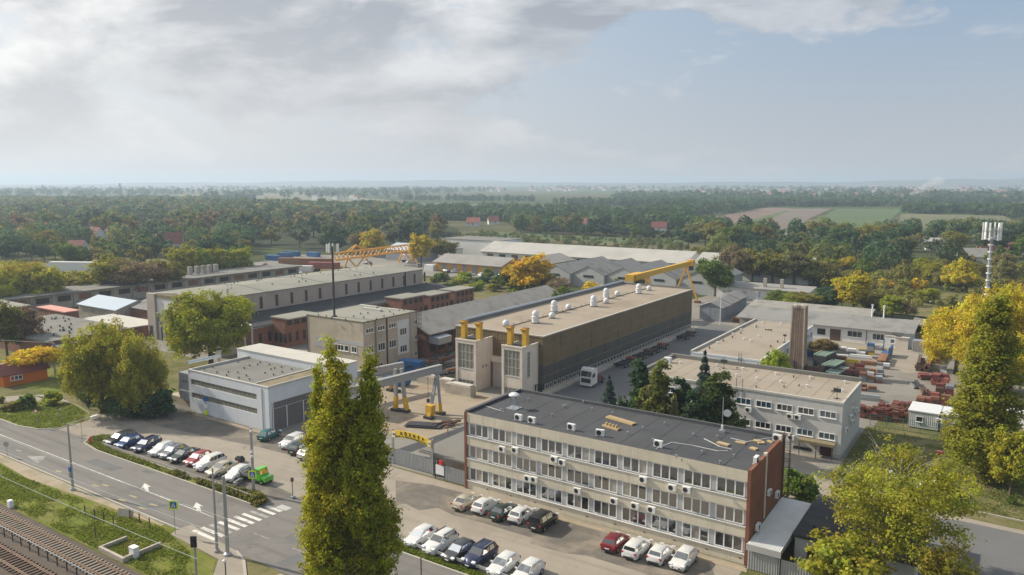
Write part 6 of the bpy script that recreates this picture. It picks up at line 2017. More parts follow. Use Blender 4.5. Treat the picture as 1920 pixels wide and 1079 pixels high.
def poplar_blobs(H, r, seed, base=.04):
    rd = random.Random(seed)
    out = []
    n = 26
    for k in range(n):
        t = k / (n - 1)
        w = r * min(1, .55 + t * 3) * (1 if t < .5 else max(.12, 1 - (t - .5) / .53) ** .62) * rd.uniform(.72, 1.16)
        a = rd.uniform(0, 6.28)
        o = w * .42
        out.append(((math.cos(a) * o, math.sin(a) * o, H * (base + t * (.97 - base))), (w * .62, w * .62, H * .075)))
    return out


PROTO['poplar', 0] = (crown('crown', poplar_blobs(24, 3.0, 3), 88000, .135, .42, nclump=2600, fill=.45), wood('trunk', 24, .4, 26, .93, 3.2, 21, low=.1))
PROTO['poplar', 1] = (crown('crown', poplar_blobs(22, 2.5, 8), 66000, .135, .40, nclump=2000, fill=.45), wood('trunk', 22, .34, 24, .93, 2.6, 22, low=.1))
PROTO['poplar', 2] = (crown('crown', poplar_blobs(22, 3.8, 11), 34000, .27, .75, fill=.45), wood('trunk', 22, .4, 20, .9, 3.4, 23, low=.1))
PROTO['column', 0] = (crown('crown', [((math.cos(k * 2.4) * (1.7 - .06 * k), math.sin(k * 2.4) * (1.7 - .06 * k), 2.6 + k * .93), (2.7 - .085 * k, 2.7 - .085 * k, 2.3)) for k in range(22)], 56000, .20, .6, nclump=1500, fill=.35), wood('trunk', 24, .42, 22, .9, 3.4, 24, low=.08))
PROTO['airy', 0] = (crown('crown', lobes(9.2, 6.3, 6.6, 15, 71, .72, (.3, .5)), 27000, .165, .75, nclump=520, fill=.55), wood('trunk', 16, .34, 34, .86, 5.2, 31, 'bark_grey', .18, .8))
PROTO['big', 0] = (crown('crown', lobes(7.2, 5.0, 7.2, 17, 73, .74, (.3, .48)), 42000, .20, .7, nclump=900, fill=.5), wood('trunk', 15, .36, 16, .62, 3.8, 33))
PROTO['big', 1] = (crown('crown', lobes(6.7, 5.6, 6.8, 17, 75, .74, (.3, .48)), 42000, .20, .75, nclump=900, fill=.45), wood('trunk', 14, .36, 16, .62, 3.8, 34))
DIM = {'round': (10, 8.2), 'tall': (12, 7.2), 'thin': (10, 8.2), 'bush': (2, 2.1), 'far': (10, 8.2), 'umbrella': (5, 5.6), 'spruce': (10, 5.2), 'thuja': (9, 4.0), 'cypress': (3, 1.1), 'poplar': (24, 6.0), 'airy': (16, 13), 'column': (24.5, 8.4), 'big': (14.5, 11)}
DIM1 = {('poplar', 1): (22, 5.0), ('poplar', 2): (22, 7.6), ('big', 1): (13.8, 12)}
NAMES = {'bush': 'bush', 'spruce': 'spruce_tree', 'thuja': 'thuja_tree', 'cypress': 'cypress_shrub', 'poplar': 'poplar_tree', 'column': 'poplar_tree'}
C = dict(green=(.085, .120, .020), dgreen=(.036, .066, .026), yg=(.205, .205, .018), yellow=(.33, .265, .018), gold=(.39, .285, .016), olive=(.150, .140, .026), orange=(.17, .125, .045), brown=(.15, .11, .06),
         willow=(.10, .118, .068), blue=(.048, .074, .062), wine=(.10, .03, .025), lime=(.17, .205, .018), khaki=(.165, .15, .055), poplar=(.20, .205, .013), deep=(.045, .080, .032))


def tree(u, vb, vt, wpx, kind, col, label, group=None, var=None, pos=None, h=None, w=None, cat=None):
    x, y = pos or gp(u, vb)
    h = h or zat(vt, x, y)
    d = proj(x, y, h * .5)[2]
    w = w or wpx * d / F
    ks = [k for k in PROTO if k[0] == kind]
    key = ks[var % len(ks)] if var is not None else random.choice(ks)
    H0, W0 = DIM1.get(key, DIM[kind])
    nm = NAMES.get(kind, 'tree')
    t_ = thing(nm, label, cat or ('bush' if kind in ('bush', 'cypress') else 'tree'), (x, y, 0), random.uniform(0, 6.28), group)
    base = C[col] if isinstance(col, str) else col
    j = random.uniform(.88, 1.12)
    cl = tuple(min(1, c * j * random.uniform(.95, 1.05)) for c in base)
    sc = (w / W0, w / W0, h / H0)
    cr, tr_ = PROTO[key]
    link('crown', cr, t_, scale=sc, color=cl)
    link('trunk', tr_, t_, scale=sc)
    return t_


# --- front poplars on the near side of the street
tree(0, 0, 655, 0, 'poplar', 'poplar', 'tall front poplar with two tips, its foot below the picture', pos=(xat(645, 42.5), 42.5), w=6.6, var=0)
tree(0, 0, 672, 0, 'poplar', 'poplar', 'slimmer poplar forming the right tip of the front poplar clump', pos=(xat(702, 43.4), 43.4), w=5.4, var=1)
tree(0, 0, 690, 0, 'poplar', 'poplar', 'slender leader on the left flank of the front poplar clump', pos=(xat(617, 43.5), 43.5), w=4.0, var=1)
# --- right edge
tree(1840, 897, 545, 160, 'column', (.175, .178, .015), 'broad yellow-green poplar rising right of the white cabin', var=0)
tree(1893, 932, 792, 72, 'tall', 'yg', 'small yellow-green tree at the foot of the broad right poplar', var=1)
tree(1868, 735, 500, 150, 'big', 'yellow', 'tall golden tree behind the broad right poplar', var=0)
tree(1922, 715, 515, 120, 'big', 'yellow', 'golden tree cut by the right picture edge', var=2)
tree(1792, 700, 560, 120, 'big', (.34, .27, .018), 'golden tree left of the tall golden one at the yard edge', var=1)
tree(0, 0, 822, 0, 'airy', (.215, .215, .022), 'thin yellow-green tree with bare twigs in front of the white vans', pos=(xat(1672, 80.5), 80.5), w=14.2, var=0)
tree(0, 0, 965, 0, 'round', (.205, .21, .02), 'lower leafy tree at the bottom edge left of the thin tree', pos=(xat(1585, 73.5), 73.5), w=7.5, h=7.0, var=2)
tree(0, 0, 1000, 0, 'thin', (.19, .18, .022), 'small sparse yellow tree in the bottom right corner', pos=(xat(1768, 76), 76), w=6.0, h=8.0, var=1)
tree(0, 0, 1010, 0, 'thin', (.175, .175, .022), 'sparse bush-like tree at the right end of the bottom edge', pos=(xat(1885, 77), 77), w=6, h=6.0, var=0)
# --- left
tree(192, 772, 577, 128, 'big', 'yg', 'big yellow-green tree left of the white workshop', var=0)
tree(262, 779, 606, 110, 'big', (.20, .19, .022), 'thinner olive tree beside the big tree left of the white workshop', var=1)
tree(396, 686, 524, 156, 'big', (.17, .175, .015), 'full round tree in front of the long beige hall', var=1)
tree(78, 709, 654, 96, 'umbrella', 'gold', 'low spreading golden tree beside the orange kiosk')
tree(48, 712, 685, 26, 'bush', 'brown', 'small brown shrub against the orange kiosk')
for i, (u, vb, vt, w, cl) in enumerate(((182, 752, 716, 55, 'deep'), (238, 781, 735, 66, 'deep'), (268, 783, 738, 60, 'dgreen'), (300, 780, 726, 62, 'deep'), (210, 768, 738, 60, 'green'), (165, 740, 712, 40, 'yg'))):
    tree(u, vb, vt, w, 'bush', cl, ('leftmost dark bush at the foot of the big left tree', 'dark bush in the middle of the thicket beside the lot', 'darkest bush of the thicket beside the lot', 'rightmost dark bush next to the white workshop', 'lighter green bush behind the walking person', 'yellow-green bush above the dirt path')[i], 'bushes under the big left tree')
for i, (u, vb, vt, w, cl) in enumerate(((53, 765, 736, 30, 'green'), (98, 760, 733, 34, 'lime'), (22, 770, 752, 40, 'olive'), (2, 757, 742, 14, 'olive'))):
    tree(u, vb, vt, w, 'bush', cl, ('round green shrub on the grass island', 'lighter leafy shrub on the grass island nearer the path', 'low wide shrub at the left end of the grass island', 'small shrub at the left picture edge')[i], 'shrubs on the grass island')
for i, (u, vb, vt, w, cl) in enumerate(((484, 946, 924, 30, 'olive'),)):
    tree(u, vb, vt, w, 'bush', cl, 'olive shrub at the right end of the left street verge')
for i, (u, vb, vt, w, cl, kd) in enumerate(((14, 668, 566, 60, 'olive', 'tall'), (50, 662, 575, 64, 'brown', 'round'), (38, 690, 655, 36, 'brown', 'bush'))):
    tree(u, vb, vt, w, kd, cl, ('dark olive tree at the left edge above the kiosk', 'reddish brown tree in front of the flat grey roof', 'brown shrub beside the golden tree and the kiosk')[i])
for i, (u, vb, vt, w, cl, kd) in enumerate(((35, 572, 476, 130, (.22, .205, .018), 'big'), (88, 575, 500, 66, 'yg', 'round'), (-8, 585, 500, 90, 'yg', 'big'), (165, 556, 508, 84, (.2, .18, .02), 'round'), (212, 556, 481, 78, 'yg', 'tall'), (262, 558, 483, 100, 'brown', 'thin'),
                                             (310, 550, 484, 62, 'olive', 'round'), (240, 556, 490, 70, 'khaki', 'thin'), (130, 560, 520, 50, 'olive', 'round'))):
    tree(u, vb, vt, w, kd, cl, ('big yellow-green tree at the left edge behind the sheds', 'lime tree right of the big yellow-green tree at the left edge', 'yellow-green tree cut by the left picture edge', 'low wide yellow-green tree behind the long low shed', 'green tree with brown top behind the long low shed', 'brown leafless-looking tree behind the long low shed', 'olive tree left of the row of clipped trees', 'khaki half-bare tree behind the long low shed', 'dull green tree behind the blue metal roof')[i])
for i, u in enumerate((345, 372, 400, 428, 454)):
    tree(u, 0, 461 + (i % 2) * 2, 44, 'tall', 'lime' if i % 2 else 'yg', ('first', 'second', 'middle', 'fourth', 'last')[i] + ' from the left of the five even trees behind the five chimneys', 'row of five trees behind the long low shed', pos=(-270, yat(u, -270)))
# --- centre
for i, (u, vb, vt, w, cl, kd) in enumerate(((790, 500, 434, 44, 'yellow', 'tall'), (988, 548, 476, 84, 'gold', 'round'), (960, 545, 498, 62, 'green', 'round'), (1104, 552, 524, 36, 'gold', 'bush'), (1050, 556, 518, 46, 'brown', 'thin'), (1018, 545, 508, 40, 'olive', 'round'),
                                             (1158, 542, 520, 26, 'yg', 'bush'), (1258, 545, 522, 46, 'yg', 'bush'), (1280, 548, 526, 30, 'olive', 'bush'), (830, 486, 448, 60, 'olive', 'round'), (700, 482, 428, 46, 'yellow', 'round'), (680, 478, 432, 46, 'orange', 'round'))):
    tree(u, vb, vt, w, kd, cl, ('tall yellow tree behind the truss crane', 'golden tree right of the ochre depot', 'green half of the tree pair right of the ochre depot', 'round golden bush before the grey gabled sheds', 'reddish brown tree before the grey gabled sheds', 'olive tree between golden tree and grey sheds', 'small yellow-green bush left of the yellow crane', 'yellow-green bush under the yellow crane girder', 'olive bush at the foot of the yellow crane leg', 'olive tree behind the ochre depot', 'yellow tree in the wood edge above the truss crane', 'orange tree in the wood edge above the truss crane')[i])
tree(0, 0, 541, 0, 'round', 'green', 'young green tree squeezed between corrugated roof and clad hall', pos=(-99.5, 172), w=7.5)
for k in range(26):
    u = 800 + k * 8.2
    v = 548 - (k % 5) * 6 + random.uniform(-3, 3)
    tree(u, v, v - random.uniform(12, 22), random.uniform(18, 32), 'bush', random.choice(('yg', 'green', 'olive', 'lime', 'dgreen')), 'wild bush in the overgrown strip in front of the ochre depot', 'bushes in the overgrown strip')
for i, (u, Y, vt, w, kd, cl) in enumerate(((1140, 99.5, 706, 6.0, 'spruce', 'blue'), (1200, 104, 679, 5.6, 'thuja', 'dgreen'), (1230, 102, 682, 6.0, 'thuja', (.095, .115, .02)), (1316, 108, 660, 6.2, 'spruce', 'blue'), (1342, 104, 700, 7.4, 'thuja', (.060, .085, .022)), (1275, 105, 714, 5.6, 'thuja', 'dgreen'), (1262, 101, 745, 1.4, 'cypress', 'khaki'), (1300, 100, 740, 5.4, 'thuja', 'dgreen'), (1168, 102, 728, 2.6, 'bush', 'deep'))):
    tree(0, 0, vt, 0, kd, cl, ('bluish spruce behind the office roof, leftmost of the conifers', 'dark thuja left of the golden-green thuja', 'golden-green thuja in the middle of the conifers', 'tall slender bluish spruce before the two-storey block', 'bushy olive conifer right of the slender spruce', 'dark low thuja between the golden-green thuja and the spruce', 'small dried brown conifer behind the office roof', 'lowest dark conifer behind the office roof edge', 'dark bush beside the leftmost spruce')[i], 'conifers behind the office', pos=(xat(u, Y), Y), w=w)
tree(0, 0, 652, 0, 'round', 'lime', 'lime leafy tree between the two flat roofs beside the chimney', pos=(xat(1450, 138), 138), w=6.2)
for i, (u, v) in enumerate(((1308, 650), (1313, 650), (1322, 645), (1332, 640), (1340, 637), (1346, 634))):
    tree(0, 0, v - 10, 0, 'cypress', 'dgreen' if i % 3 else 'brown', 'dark clipped cypress shrub in the row beside the flat white block', 'cypress row beside the flat white block', pos=(-57.2, 150 + i * 6.5), w=1.5, h=2.8)
# --- right middle
for i, (u, vb, vt, w, cl, kd) in enumerate(((1340, 556, 482, 66, 'green', 'round'), (1366, 556, 530, 34, 'yg', 'round'), (1378, 528, 461, 60, 'brown', 'round'), (1410, 530, 468, 52, 'olive', 'round'), (1448, 532, 470, 62, 'olive', 'tall'), (1488, 534, 470, 70, 'khaki', 'round'), (1528, 536, 482, 64, 'olive', 'round'),
                                             (1460, 572, 546, 50, 'green', 'round'), (1490, 576, 550, 50, 'lime', 'round'), (1520, 580, 548, 60, 'olive', 'round'), (1548, 582, 535, 46, 'deep', 'tall'), (1600, 590, 511, 62, 'yellow', 'tall'), (1578, 585, 530, 40, 'khaki', 'thin'), (1640, 592, 552, 50, 'olive', 'round'), (1672, 600, 550, 44, 'lime', 'tall'), (1698, 602, 560, 46, 'brown', 'thin'),
                                             (1543, 676, 634, 50, 'orange', 'round'), (1795, 545, 484, 56, 'yellow', 'round'), (1740, 570, 540, 40, 'yg', 'round'), (1720, 548, 520, 36, 'gold', 'bush'), (1660, 540, 522, 26, 'gold', 'bush'), (1555, 530, 490, 40, 'brown', 'thin'), (1425, 528, 476, 40, 'deep', 'round'))):
    tree(u, vb, vt, w, kd, cl, ('full green tree right of the yellow crane leg', 'yellow-green shrub tree below the full green tree', 'brown tree behind the white cottage, leftmost of the row', 'olive tree second in the row behind the white cottage', 'tall olive tree in the middle of the row behind the cottage', 'khaki tree right of the tall olive one behind the cottage', 'dull olive tree at the right end of the cottage row', 'green tree in front of the white cottage', 'lime tree in front of the cottage end', 'olive tree above the corrugated shed roof', 'dark slim tree at the right end of the cottage', 'tall golden tree above the grey workshop roof', 'half-bare khaki tree left of the tall golden tree', 'olive tree right of the tall golden tree', 'slim lime tree behind the two white flues', 'brown half-bare tree right of the white flues', 'orange tree beside the brick chimney in the yard', 'yellow tree in front of the antenna tower', 'yellow-green tree on the waste ground right', 'golden bush on the waste ground', 'small golden bush beside the field track', 'half-bare brown tree behind the olive row', 'dark tree inside the row behind the cottage')[i])
tree(1497, 938, 876, 72, 'bush', 'green', 'arching green shrub behind the black felt annex roof')
for i, (u, v) in enumerate(((1793, 930), (1893, 945), (1750, 905))):
    tree(u, v, v - 18, 20, 'bush', 'green', ('small green tuft on the grass left of the tree feet', 'small green tuft on the grass below the small right tree', 'low green tuft behind the white van')[i])
# ================================================================ fields, villages, woods, horizon
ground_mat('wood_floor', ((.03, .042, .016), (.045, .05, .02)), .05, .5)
FAR = dict(field_brown=((.155, .105, .075), (.19, .135, .10)), field_green=((.062, .105, .028), (.085, .125, .035)), field_dull=((.12, .125, .055), (.15, .14, .07)), field_mauve=((.15, .115, .092), (.175, .14, .11)))
for nm, (a, b) in FAR.items():
    m = bpy.data.materials.new(nm)
    m.use_nodes = True
    t = NT(m.node_tree)
    bs = m.node_tree.nodes['Principled BSDF']
    bs.inputs['Roughness'].default_value = .95
    p = t.node('ShaderNodeNewGeometry').outputs['Position']
    c = t.mix(t.ramp(t.noise(p, .012, 6, .65), (.35, .65)), a, b)
    rows_ = t.noise(t.vscale(p, (.35, .02, 1)), 1.0, 2, .5)
    c = t.mix(1.0, c, t.math('ADD', .8, t.math('MULTIPLY', rows_, .4)), 'MULTIPLY')
    t.put(bs.inputs['Base Color'], c)
    M[nm] = m
sheet('field', px((1285, 418), (1440, 389), (1490, 392), (1385, 424), (1330, 432)), .30, 'field_brown')
sheet('field', px((1385, 424), (1490, 392), (1560, 392), (1520, 410), (1480, 440), (1400, 436)), .34, 'field_mauve')
sheet('field', px((1480, 440), (1570, 392), (1690, 394), (1655, 432), (1600, 442)), .38, 'field_green')
sheet('field', px((1690, 402), (1880, 405), (1920, 425), (1680, 436)), .32, 'field_dull')
sheet('field', px((1372, 424), (1470, 396), (1482, 396), (1398, 430)), .36, 'field_green')
sheet('field', px((890, 434), (1280, 452), (1290, 462), (1040, 450), (880, 446)), .26, 'field_green')
sheet('reed_bed', px((760, 452), (880, 447), (1060, 455), (1330, 478), (1420, 500), (1920, 540), (1920, 505), (1560, 485), (1320, 462), (1280, 455), (900, 440)), .22, 'reed')
sheet('field', px((300, 366), (560, 362), (760, 378), (700, 382), (500, 374)), .4, 'field_dull')
sheet('field', px((640, 380), (900, 383), (1250, 392), (1200, 398), (860, 392)), .4, 'field_green')
sheet('waste_ground', px((1560, 535), (1920, 560), (1920, 620), (1640, 585)), .24, 'grass_dry')
sheet('field_track', px((1615, 555), (1760, 568), (1760, 571), (1610, 558)), .27, 'dirt')
sheet('truck_park', px((430, 505), (540, 478), (780, 480), (1000, 520), (820, 520), (640, 500), (520, 512)), .06, 'yard_concrete')


def house(u, v, w, d, h, rise, rz, roof, label, wall='white_plaster', chim=True):
    x, y = gp(u, v)
    t_ = thing('house', label, 'house', (x, y, 0), rz)
    w, d, h, rise = w * .82, d * .82, h * .85, rise * .8
    MB().extr([(-d / 2, 0), (d / 2, 0), (d / 2, h), (0, h + rise), (-d / 2, h)], 'x', -w / 2, w / 2).build('wall', M[wall], t_)
    s = rise / (d / 2)
    for sg_ in (-1, 1):
        r_ = MB().extr([(sg_ * (d / 2 + .5), h - s * .5 + .03), (0, h + rise + .03), (0, h + rise + .25), (sg_ * (d / 2 + .5), h - s * .5 + .25)], 'x', -w / 2 - .4, w / 2 + .4).build('roof_slope', M[roof], t_)
    if chim:
        MB().box(-.5, .5, .6, 1.6, h + rise * .4, h + rise + 1.1).build('chimney', M['old_brick'], t_, loc=(w * .2, 0, 0))
    for k in range(max(1, int(w / 4))):
        xx = -w / 2 + 2 + k * 4
        window(t_, xx, -d / 2 - .0, 1.1, 1.5, 1.4, 1, gm='window_dark', fr=.15)
    window(t_, w / 2, 0, 1.1, 1.5, 1.4, 1, SIDE, gm='window_dark', fr=.15)
    return t_


H = [(102, 441, 16, 11, 5, 6, .35, 'roof_red', 'house with bright red roof far left in the wood'), (38, 446, 14, 10, 4, 5, .2, 'roof_maroon', 'house with dull maroon roof at the far left'),
     (176, 452, 18, 12, 4, 7, .15, 'roof_maroon', 'big house with white gable and brown roof among the trees'), (216, 450, 18, 11, 4, 6, .1, 'roof_maroon', 'brown-roofed house right of the white gabled one'),
     (250, 456, 14, 9, 3.2, 3.5, .1, 'roof_red', 'low red-roofed house in the middle of the left village'), (292, 458, 20, 9, 3.5, 4, .0, 'roof_red', 'long low red-roofed house at the right end of the left village'),
     (328, 468, 12, 12, 5, 7, .9, 'roof_maroon', 'white house with steep gable beside the row of even trees'), (146, 470, 12, 9, 3, 4, .5, 'roof_maroon', 'small brown-roofed house below the white gabled one'),
     (888, 424, 14, 10, 4, 5, .4, 'roof_red', 'small red-roofed house beyond the green strip, leftmost'), (925, 421, 12, 9, 4, 5, .8, 'roof_red', 'red-gabled house beside the dark tree beyond the green strip'),
     (1060, 424, 16, 10, 4, 5, .5, 'roof_red', 'red-roofed house above the hedge line in the centre'), (1085, 426, 18, 10, 4, 5.5, .2, 'roof_red', 'larger red-roofed house above the hedge line'), (1112, 425, 14, 9, 4, 5, .7, 'roof_red', 'red-roofed house at the right of the hedge line'),
     (1236, 434, 14, 9, 4, 5, .3, 'roof_maroon', 'brown-roofed house left of the ploughed field'), (1258, 430, 12, 9, 4, 5, .5, 'roof_red', 'small red-roofed house beside the ploughed field'),
     (1490, 458, 14, 9, 4, 4, .3, 'asbestos_x', 'pale house with grey roof below the green field'), (1515, 455, 12, 8, 4, 3, .1, 'roof_pale', 'small white house between the trees below the green field'), (1608, 456, 12, 9, 4, 5, .6, 'roof_red', 'red-gabled house below the green field'),
     (1565, 466, 12, 8, 3.5, 3.5, .3, 'asbestos_x', 'grey-roofed house hidden in the trees, right middle'), (1752, 468, 14, 9, 4, 4, .4, 'roof_pale', 'white house behind the dark trees on the right'),
     (1822, 493, 14, 10, 4, 4.5, .3, 'asbestos_x', 'house with grey roof beside the antenna tower'), (1850, 490, 12, 10, 4, 5, .9, 'roof_maroon', 'house with reddish roof right of the grey-roofed one'), (1898, 478, 16, 10, 4, 4, .1, 'roof_maroon', 'wine-red roofed house at the right picture edge')]
for h_ in H:
    house(*h_)

# --- trees one can still tell apart, beyond the works
def inside(px_, py_, poly):
    c_ = False
    j = len(poly) - 1
    for i in range(len(poly)):
        if (poly[i][1] > py_) != (poly[j][1] > py_) and px_ < (poly[j][0] - poly[i][0]) * (py_ - poly[i][1]) / (poly[j][1] - poly[i][1]) + poly[i][0]:
            c_ = not c_
        j = i
    return c_


HPOS = [gp(h_[0], h_[1]) for h_ in H]
clear = [px((1285, 418), (1440, 389), (1690, 390), (1690, 436), (1600, 442), (1400, 436)), px((890, 434), (1280, 452), (1290, 462), (1040, 450), (880, 446)),
         px((1690, 402), (1880, 405), (1920, 425), (1680, 436)), px((640, 378), (900, 381), (1250, 390), (1200, 398), (860, 392)), px((300, 362), (560, 360), (760, 376), (700, 383), (500, 376))]
RT = random.Random(21)


def scatter(poly, n, gap, keep=None):
    xs, ys = [p[0] for p in poly], [p[1] for p in poly]
    out = []
    tries = 0
    while len(out) < n and tries < n * 60:
        tries += 1
        x, y = RT.uniform(min(xs), max(xs)), RT.uniform(min(ys), max(ys))
        if not inside(x, y, poly) or any(inside(x, y, c_) for c_ in clear):
            continue
        if any((x - a) ** 2 + (y - b) ** 2 < 13 ** 2 for a, b in HPOS):
            continue
        # keep the view onto the houses open
        if any(a < -380 and 0 < (proj(a, b, 0)[2] - proj(x, y, 0)[2]) < 45 and abs(proj(a, b, 0)[0] - proj(x, y, 0)[0]) < 12 for a, b in HPOS):
            continue
        if any((x - a) ** 2 + (y - b) ** 2 < gap ** 2 for a, b in out[-80:]):
            continue
        out.append((x, y))
    return out


def many(poly, n, gap, hr, kinds, cols, label, group, wr=(.75, 1.05)):
    pts = sorted(scatter(poly, n, gap), key=lambda p: proj(*p, 0)[2])
    FILL.extend((p, hr) for p in pts[int(n * THINGS):])
    for x, y in pts[:int(n * THINGS)]:
        h_ = RT.uniform(*hr)
        cl_ = RT.choice(cols)
        tree(0, 0, 0, 0, RT.choice(kinds), cl_, CW[cl_] + ' ' + label, group, pos=(x, y), h=h_, w=h_ * RT.uniform(*wr))


THINGS = .52
CW = dict(green='green', deep='deep green', dgreen='dark green', olive='olive', willow='greyish green', orange='orange-brown', khaki='khaki', brown='brown', blue='bluish green', yg='yellow-green', yellow='yellow')
FILL = []
GRN = ['green', 'deep', 'dgreen', 'olive', 'deep', 'green', 'olive', 'willow']
many(px((-20, 505), (-20, 445), (340, 452), (470, 462), (480, 492), (330, 505), (180, 505)), 95, 7, (7, 12.5), ['far', 'round'], GRN, 'garden tree between the red-roofed houses of the left village', 'trees of the left village')
many(px((-20, 446), (-20, 408), (500, 420), (800, 432), (860, 462), (640, 478), (480, 462), (340, 452)), 150, 9, (13, 19), ['far'], GRN + ['orange', 'khaki', 'brown', 'willow', 'olive', 'deep'], 'tree in the dense wood behind the left village and truck park', 'trees of the big wood')
many(px((970, 440), (1290, 462), (1290, 446), (960, 428)), 46, 7, (6, 10), ['far'], ['deep', 'dgreen', 'blue', 'green'], 'bushy tree in the hedge line beyond the reed bed', 'trees of the central hedge line', (1.0, 1.4))
many(px((1300, 500), (1420, 512), (1560, 530), (1900, 560), (1900, 512), (1600, 490), (1330, 480)), 44, 8, (5, 10), ['round', 'far'], ['olive', 'khaki', 'yg', 'green', 'olive', 'yellow'], 'tree on the overgrown waste ground beyond the white cottage', 'trees of the waste ground', (.8, 1.1))
many(px((1285, 470), (1290, 440), (1400, 440), (1600, 446), (1680, 440), (1925, 440), (1925, 505), (1720, 500), (1560, 480), (1400, 475)), 110, 9, (9, 16), ['far', 'round'], GRN + ['olive', 'khaki', 'dgreen'], 'garden tree among the houses below the green field', 'trees of the right village', (.85, 1.2))

# --- everything farther off reads as one mass: woods and hedges
def far_wood(name, pts, hr, leaves, label_cols):
    """pts: (x, y) of every far tree; one mesh of leaf sprays"""
    n = len(pts)
    P = np.array(pts)
    hh = hr[0] + (hr[1] - hr[0]) * RNG.beta(2, 2.4, n)
    ww = hh * RNG.uniform(.34, .55, n)
    cen = np.repeat(np.stack([P[:, 0], P[:, 1], hh * .54], 1), leaves, 0)
    d = RNG.normal(size=(n * leaves, 3))
    d /= np.linalg.norm(d, axis=1)[:, None]
    rad = np.stack([ww, ww, hh * .46], 1)
    lump = 1 + .22 * np.sin(d[:, 0] * 5 + np.repeat(RNG.random(n) * 9, leaves)) * np.cos(d[:, 2] * 4 + d[:, 1] * 3)
    pos = cen + d * np.repeat(rad, leaves, 0) * (RNG.uniform(.72, 1.02, n * leaves) * lump)[:, None]
    nr = d + RNG.normal(size=d.shape) * .45
    nr[:, 2] += .2
    nr /= np.linalg.norm(nr, axis=1)[:, None]
    size = np.repeat(hh, leaves) * (1.5 / math.sqrt(leaves)) * RNG.uniform(.55, 1.0, n * leaves)
    hue = np.repeat(np.clip(RNG.normal(.5, .24, n), 0, 1), leaves) + RNG.normal(0, .06, n * leaves)
    val = np.repeat(np.clip(RNG.normal(.5, .2, n), .05, 1), leaves) + RNG.normal(0, .10, n * leaves)
    me = leaf_mesh(name, pos, nr, size, hue, val)
    return link(name, me, kind='stuff', color=label_cols)


def belt(u0, v0, u1, v1, depth, n):
    """a band of n trees between two ground points, `depth` metres deep"""
    a, b = Vector(gp(u0, v0)), Vector(gp(u1, v1))
    d = b - a
    nn = Vector((-d.y, d.x)).normalized()
    return [tuple(a + d * RT.random() + nn * RT.uniform(-.5, .5) * depth) for _ in range(n)]


far_wood('wood_behind_villages', [p for p, h_ in FILL][::2], (10, 16), 260, C['deep'])
far_wood('autumn_wood_behind_villages', [p for p, h_ in FILL][1::2], (9, 16), 260, (.105, .115, .03))
W1 = scatter(px((-40, 412), (-40, 385), (420, 388), (760, 402), (820, 430), (500, 422)), 2400, 4)
for nm_, sl_, cl_ in (('distant_wood', slice(0, 1300), C['deep']), ('distant_autumn_wood', slice(1300, 1850), (.125, .115, .04)), ('distant_willow_wood', slice(1850, None), (.085, .105, .06))):
    far_wood(nm_, W1[sl_], (8, 18), 75, cl_)
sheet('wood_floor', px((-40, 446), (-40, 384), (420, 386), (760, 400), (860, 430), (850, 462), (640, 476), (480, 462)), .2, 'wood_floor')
clear_keep, clear = clear, []
sc1 = scatter(px((1290, 474), (1920, 506), (1920, 600), (1720, 590), (1560, 545), (1400, 512), (1300, 490)), 520, 2)
sc1 = [p for p in sc1 if p[1] > 268 or p[0] > -18]
far_wood('scrub', sc1, (1.5, 5.5), 90, (.135, .13, .026))
far_wood('reed_scrub', scatter(px((770, 450), (900, 438), (1280, 456), (1330, 476), (1060, 462)), 260, 2), (1.2, 4.5), 70, (.085, .10, .03))
clear = clear_keep
W2 = []
for a in ((640, 398, 1000, 402, 60, 160), (760, 410, 1010, 416, 40, 110), (1000, 402, 1290, 412, 70, 190), (960, 418, 1290, 430, 40, 120), (860, 390, 1300, 396, 50, 180), (1290, 404, 1440, 386, 60, 120), (1240, 425, 1330, 436, 40, 60), (1320, 392, 1500, 384, 70, 150), (1700, 400, 1900, 398, 70, 160),
          (1480, 388, 1720, 387, 40, 110), (1000, 386, 1400, 384, 90, 260), (1380, 380, 1920, 380, 90, 240), (1860, 402, 1960, 412, 60, 60), (600, 374, 1000, 378, 50, 150), (-30, 380, 300, 378, 70, 170), (250, 378, 640, 372, 40, 140), (640, 392, 780, 396, 60, 70)):
    W2 += belt(*a)
W2 = [p for p in W2 if not any(inside(*p, c_) for c_ in clear)]
far_wood('distant_hedges', W2, (8, 15), 60, C['deep'])
W3 = []
for k in range(30):
    v = RT.uniform(352, 374)
    u = RT.uniform(-60, 1900)
    L = RT.uniform(80, 330)
    W3 += belt(u, v, u + L, v + RT.uniform(-.5, .5), 40 + 16000 / (v - 341), int(L * (.22 if v > 355 else .16)))
far_wood('distant_treelines', W3, (12, 20), 22, C['dgreen'])
W4 = [gp(RT.uniform(1150, 1960), RT.uniform(366, 380)) for _ in range(520)]
far_wood('distant_groves', W4, (10, 16), 14, C['deep'])

# --- far towns: many small pale boxes with red or grey roofs, read as one mass
def town(name, areas, kinds):
    mb = MB()
    for (u0, u1, v0, v1, n, hr) in areas:
        for _ in range(n):
            x, y = gp(RT.uniform(u0, u1), RT.uniform(v0, v1))
            w, d, h_ = RT.uniform(9, 22), RT.uniform(8, 14), RT.uniform(*hr)
            mi = 0
            mb.box(x - w / 2, x + w / 2, y - d / 2, y + d / 2, 0, h_, 0)
            mb.add([(x - w / 2, y - d / 2, h_), (x + w / 2, y - d / 2, h_), (x + w / 2, y + d / 2, h_), (x - w / 2, y + d / 2, h_), (x - w / 2, y, h_ + 3.5), (x + w / 2, y, h_ + 3.5)], [(0, 1, 5, 4), (2, 3, 4, 5), (0, 4, 3), (1, 2, 5)], RT.choice((1, 1, 2)))
    return mb.build(name, [M['white_plaster'], M['roof_red'], M['roof_grey']], kind='stuff')


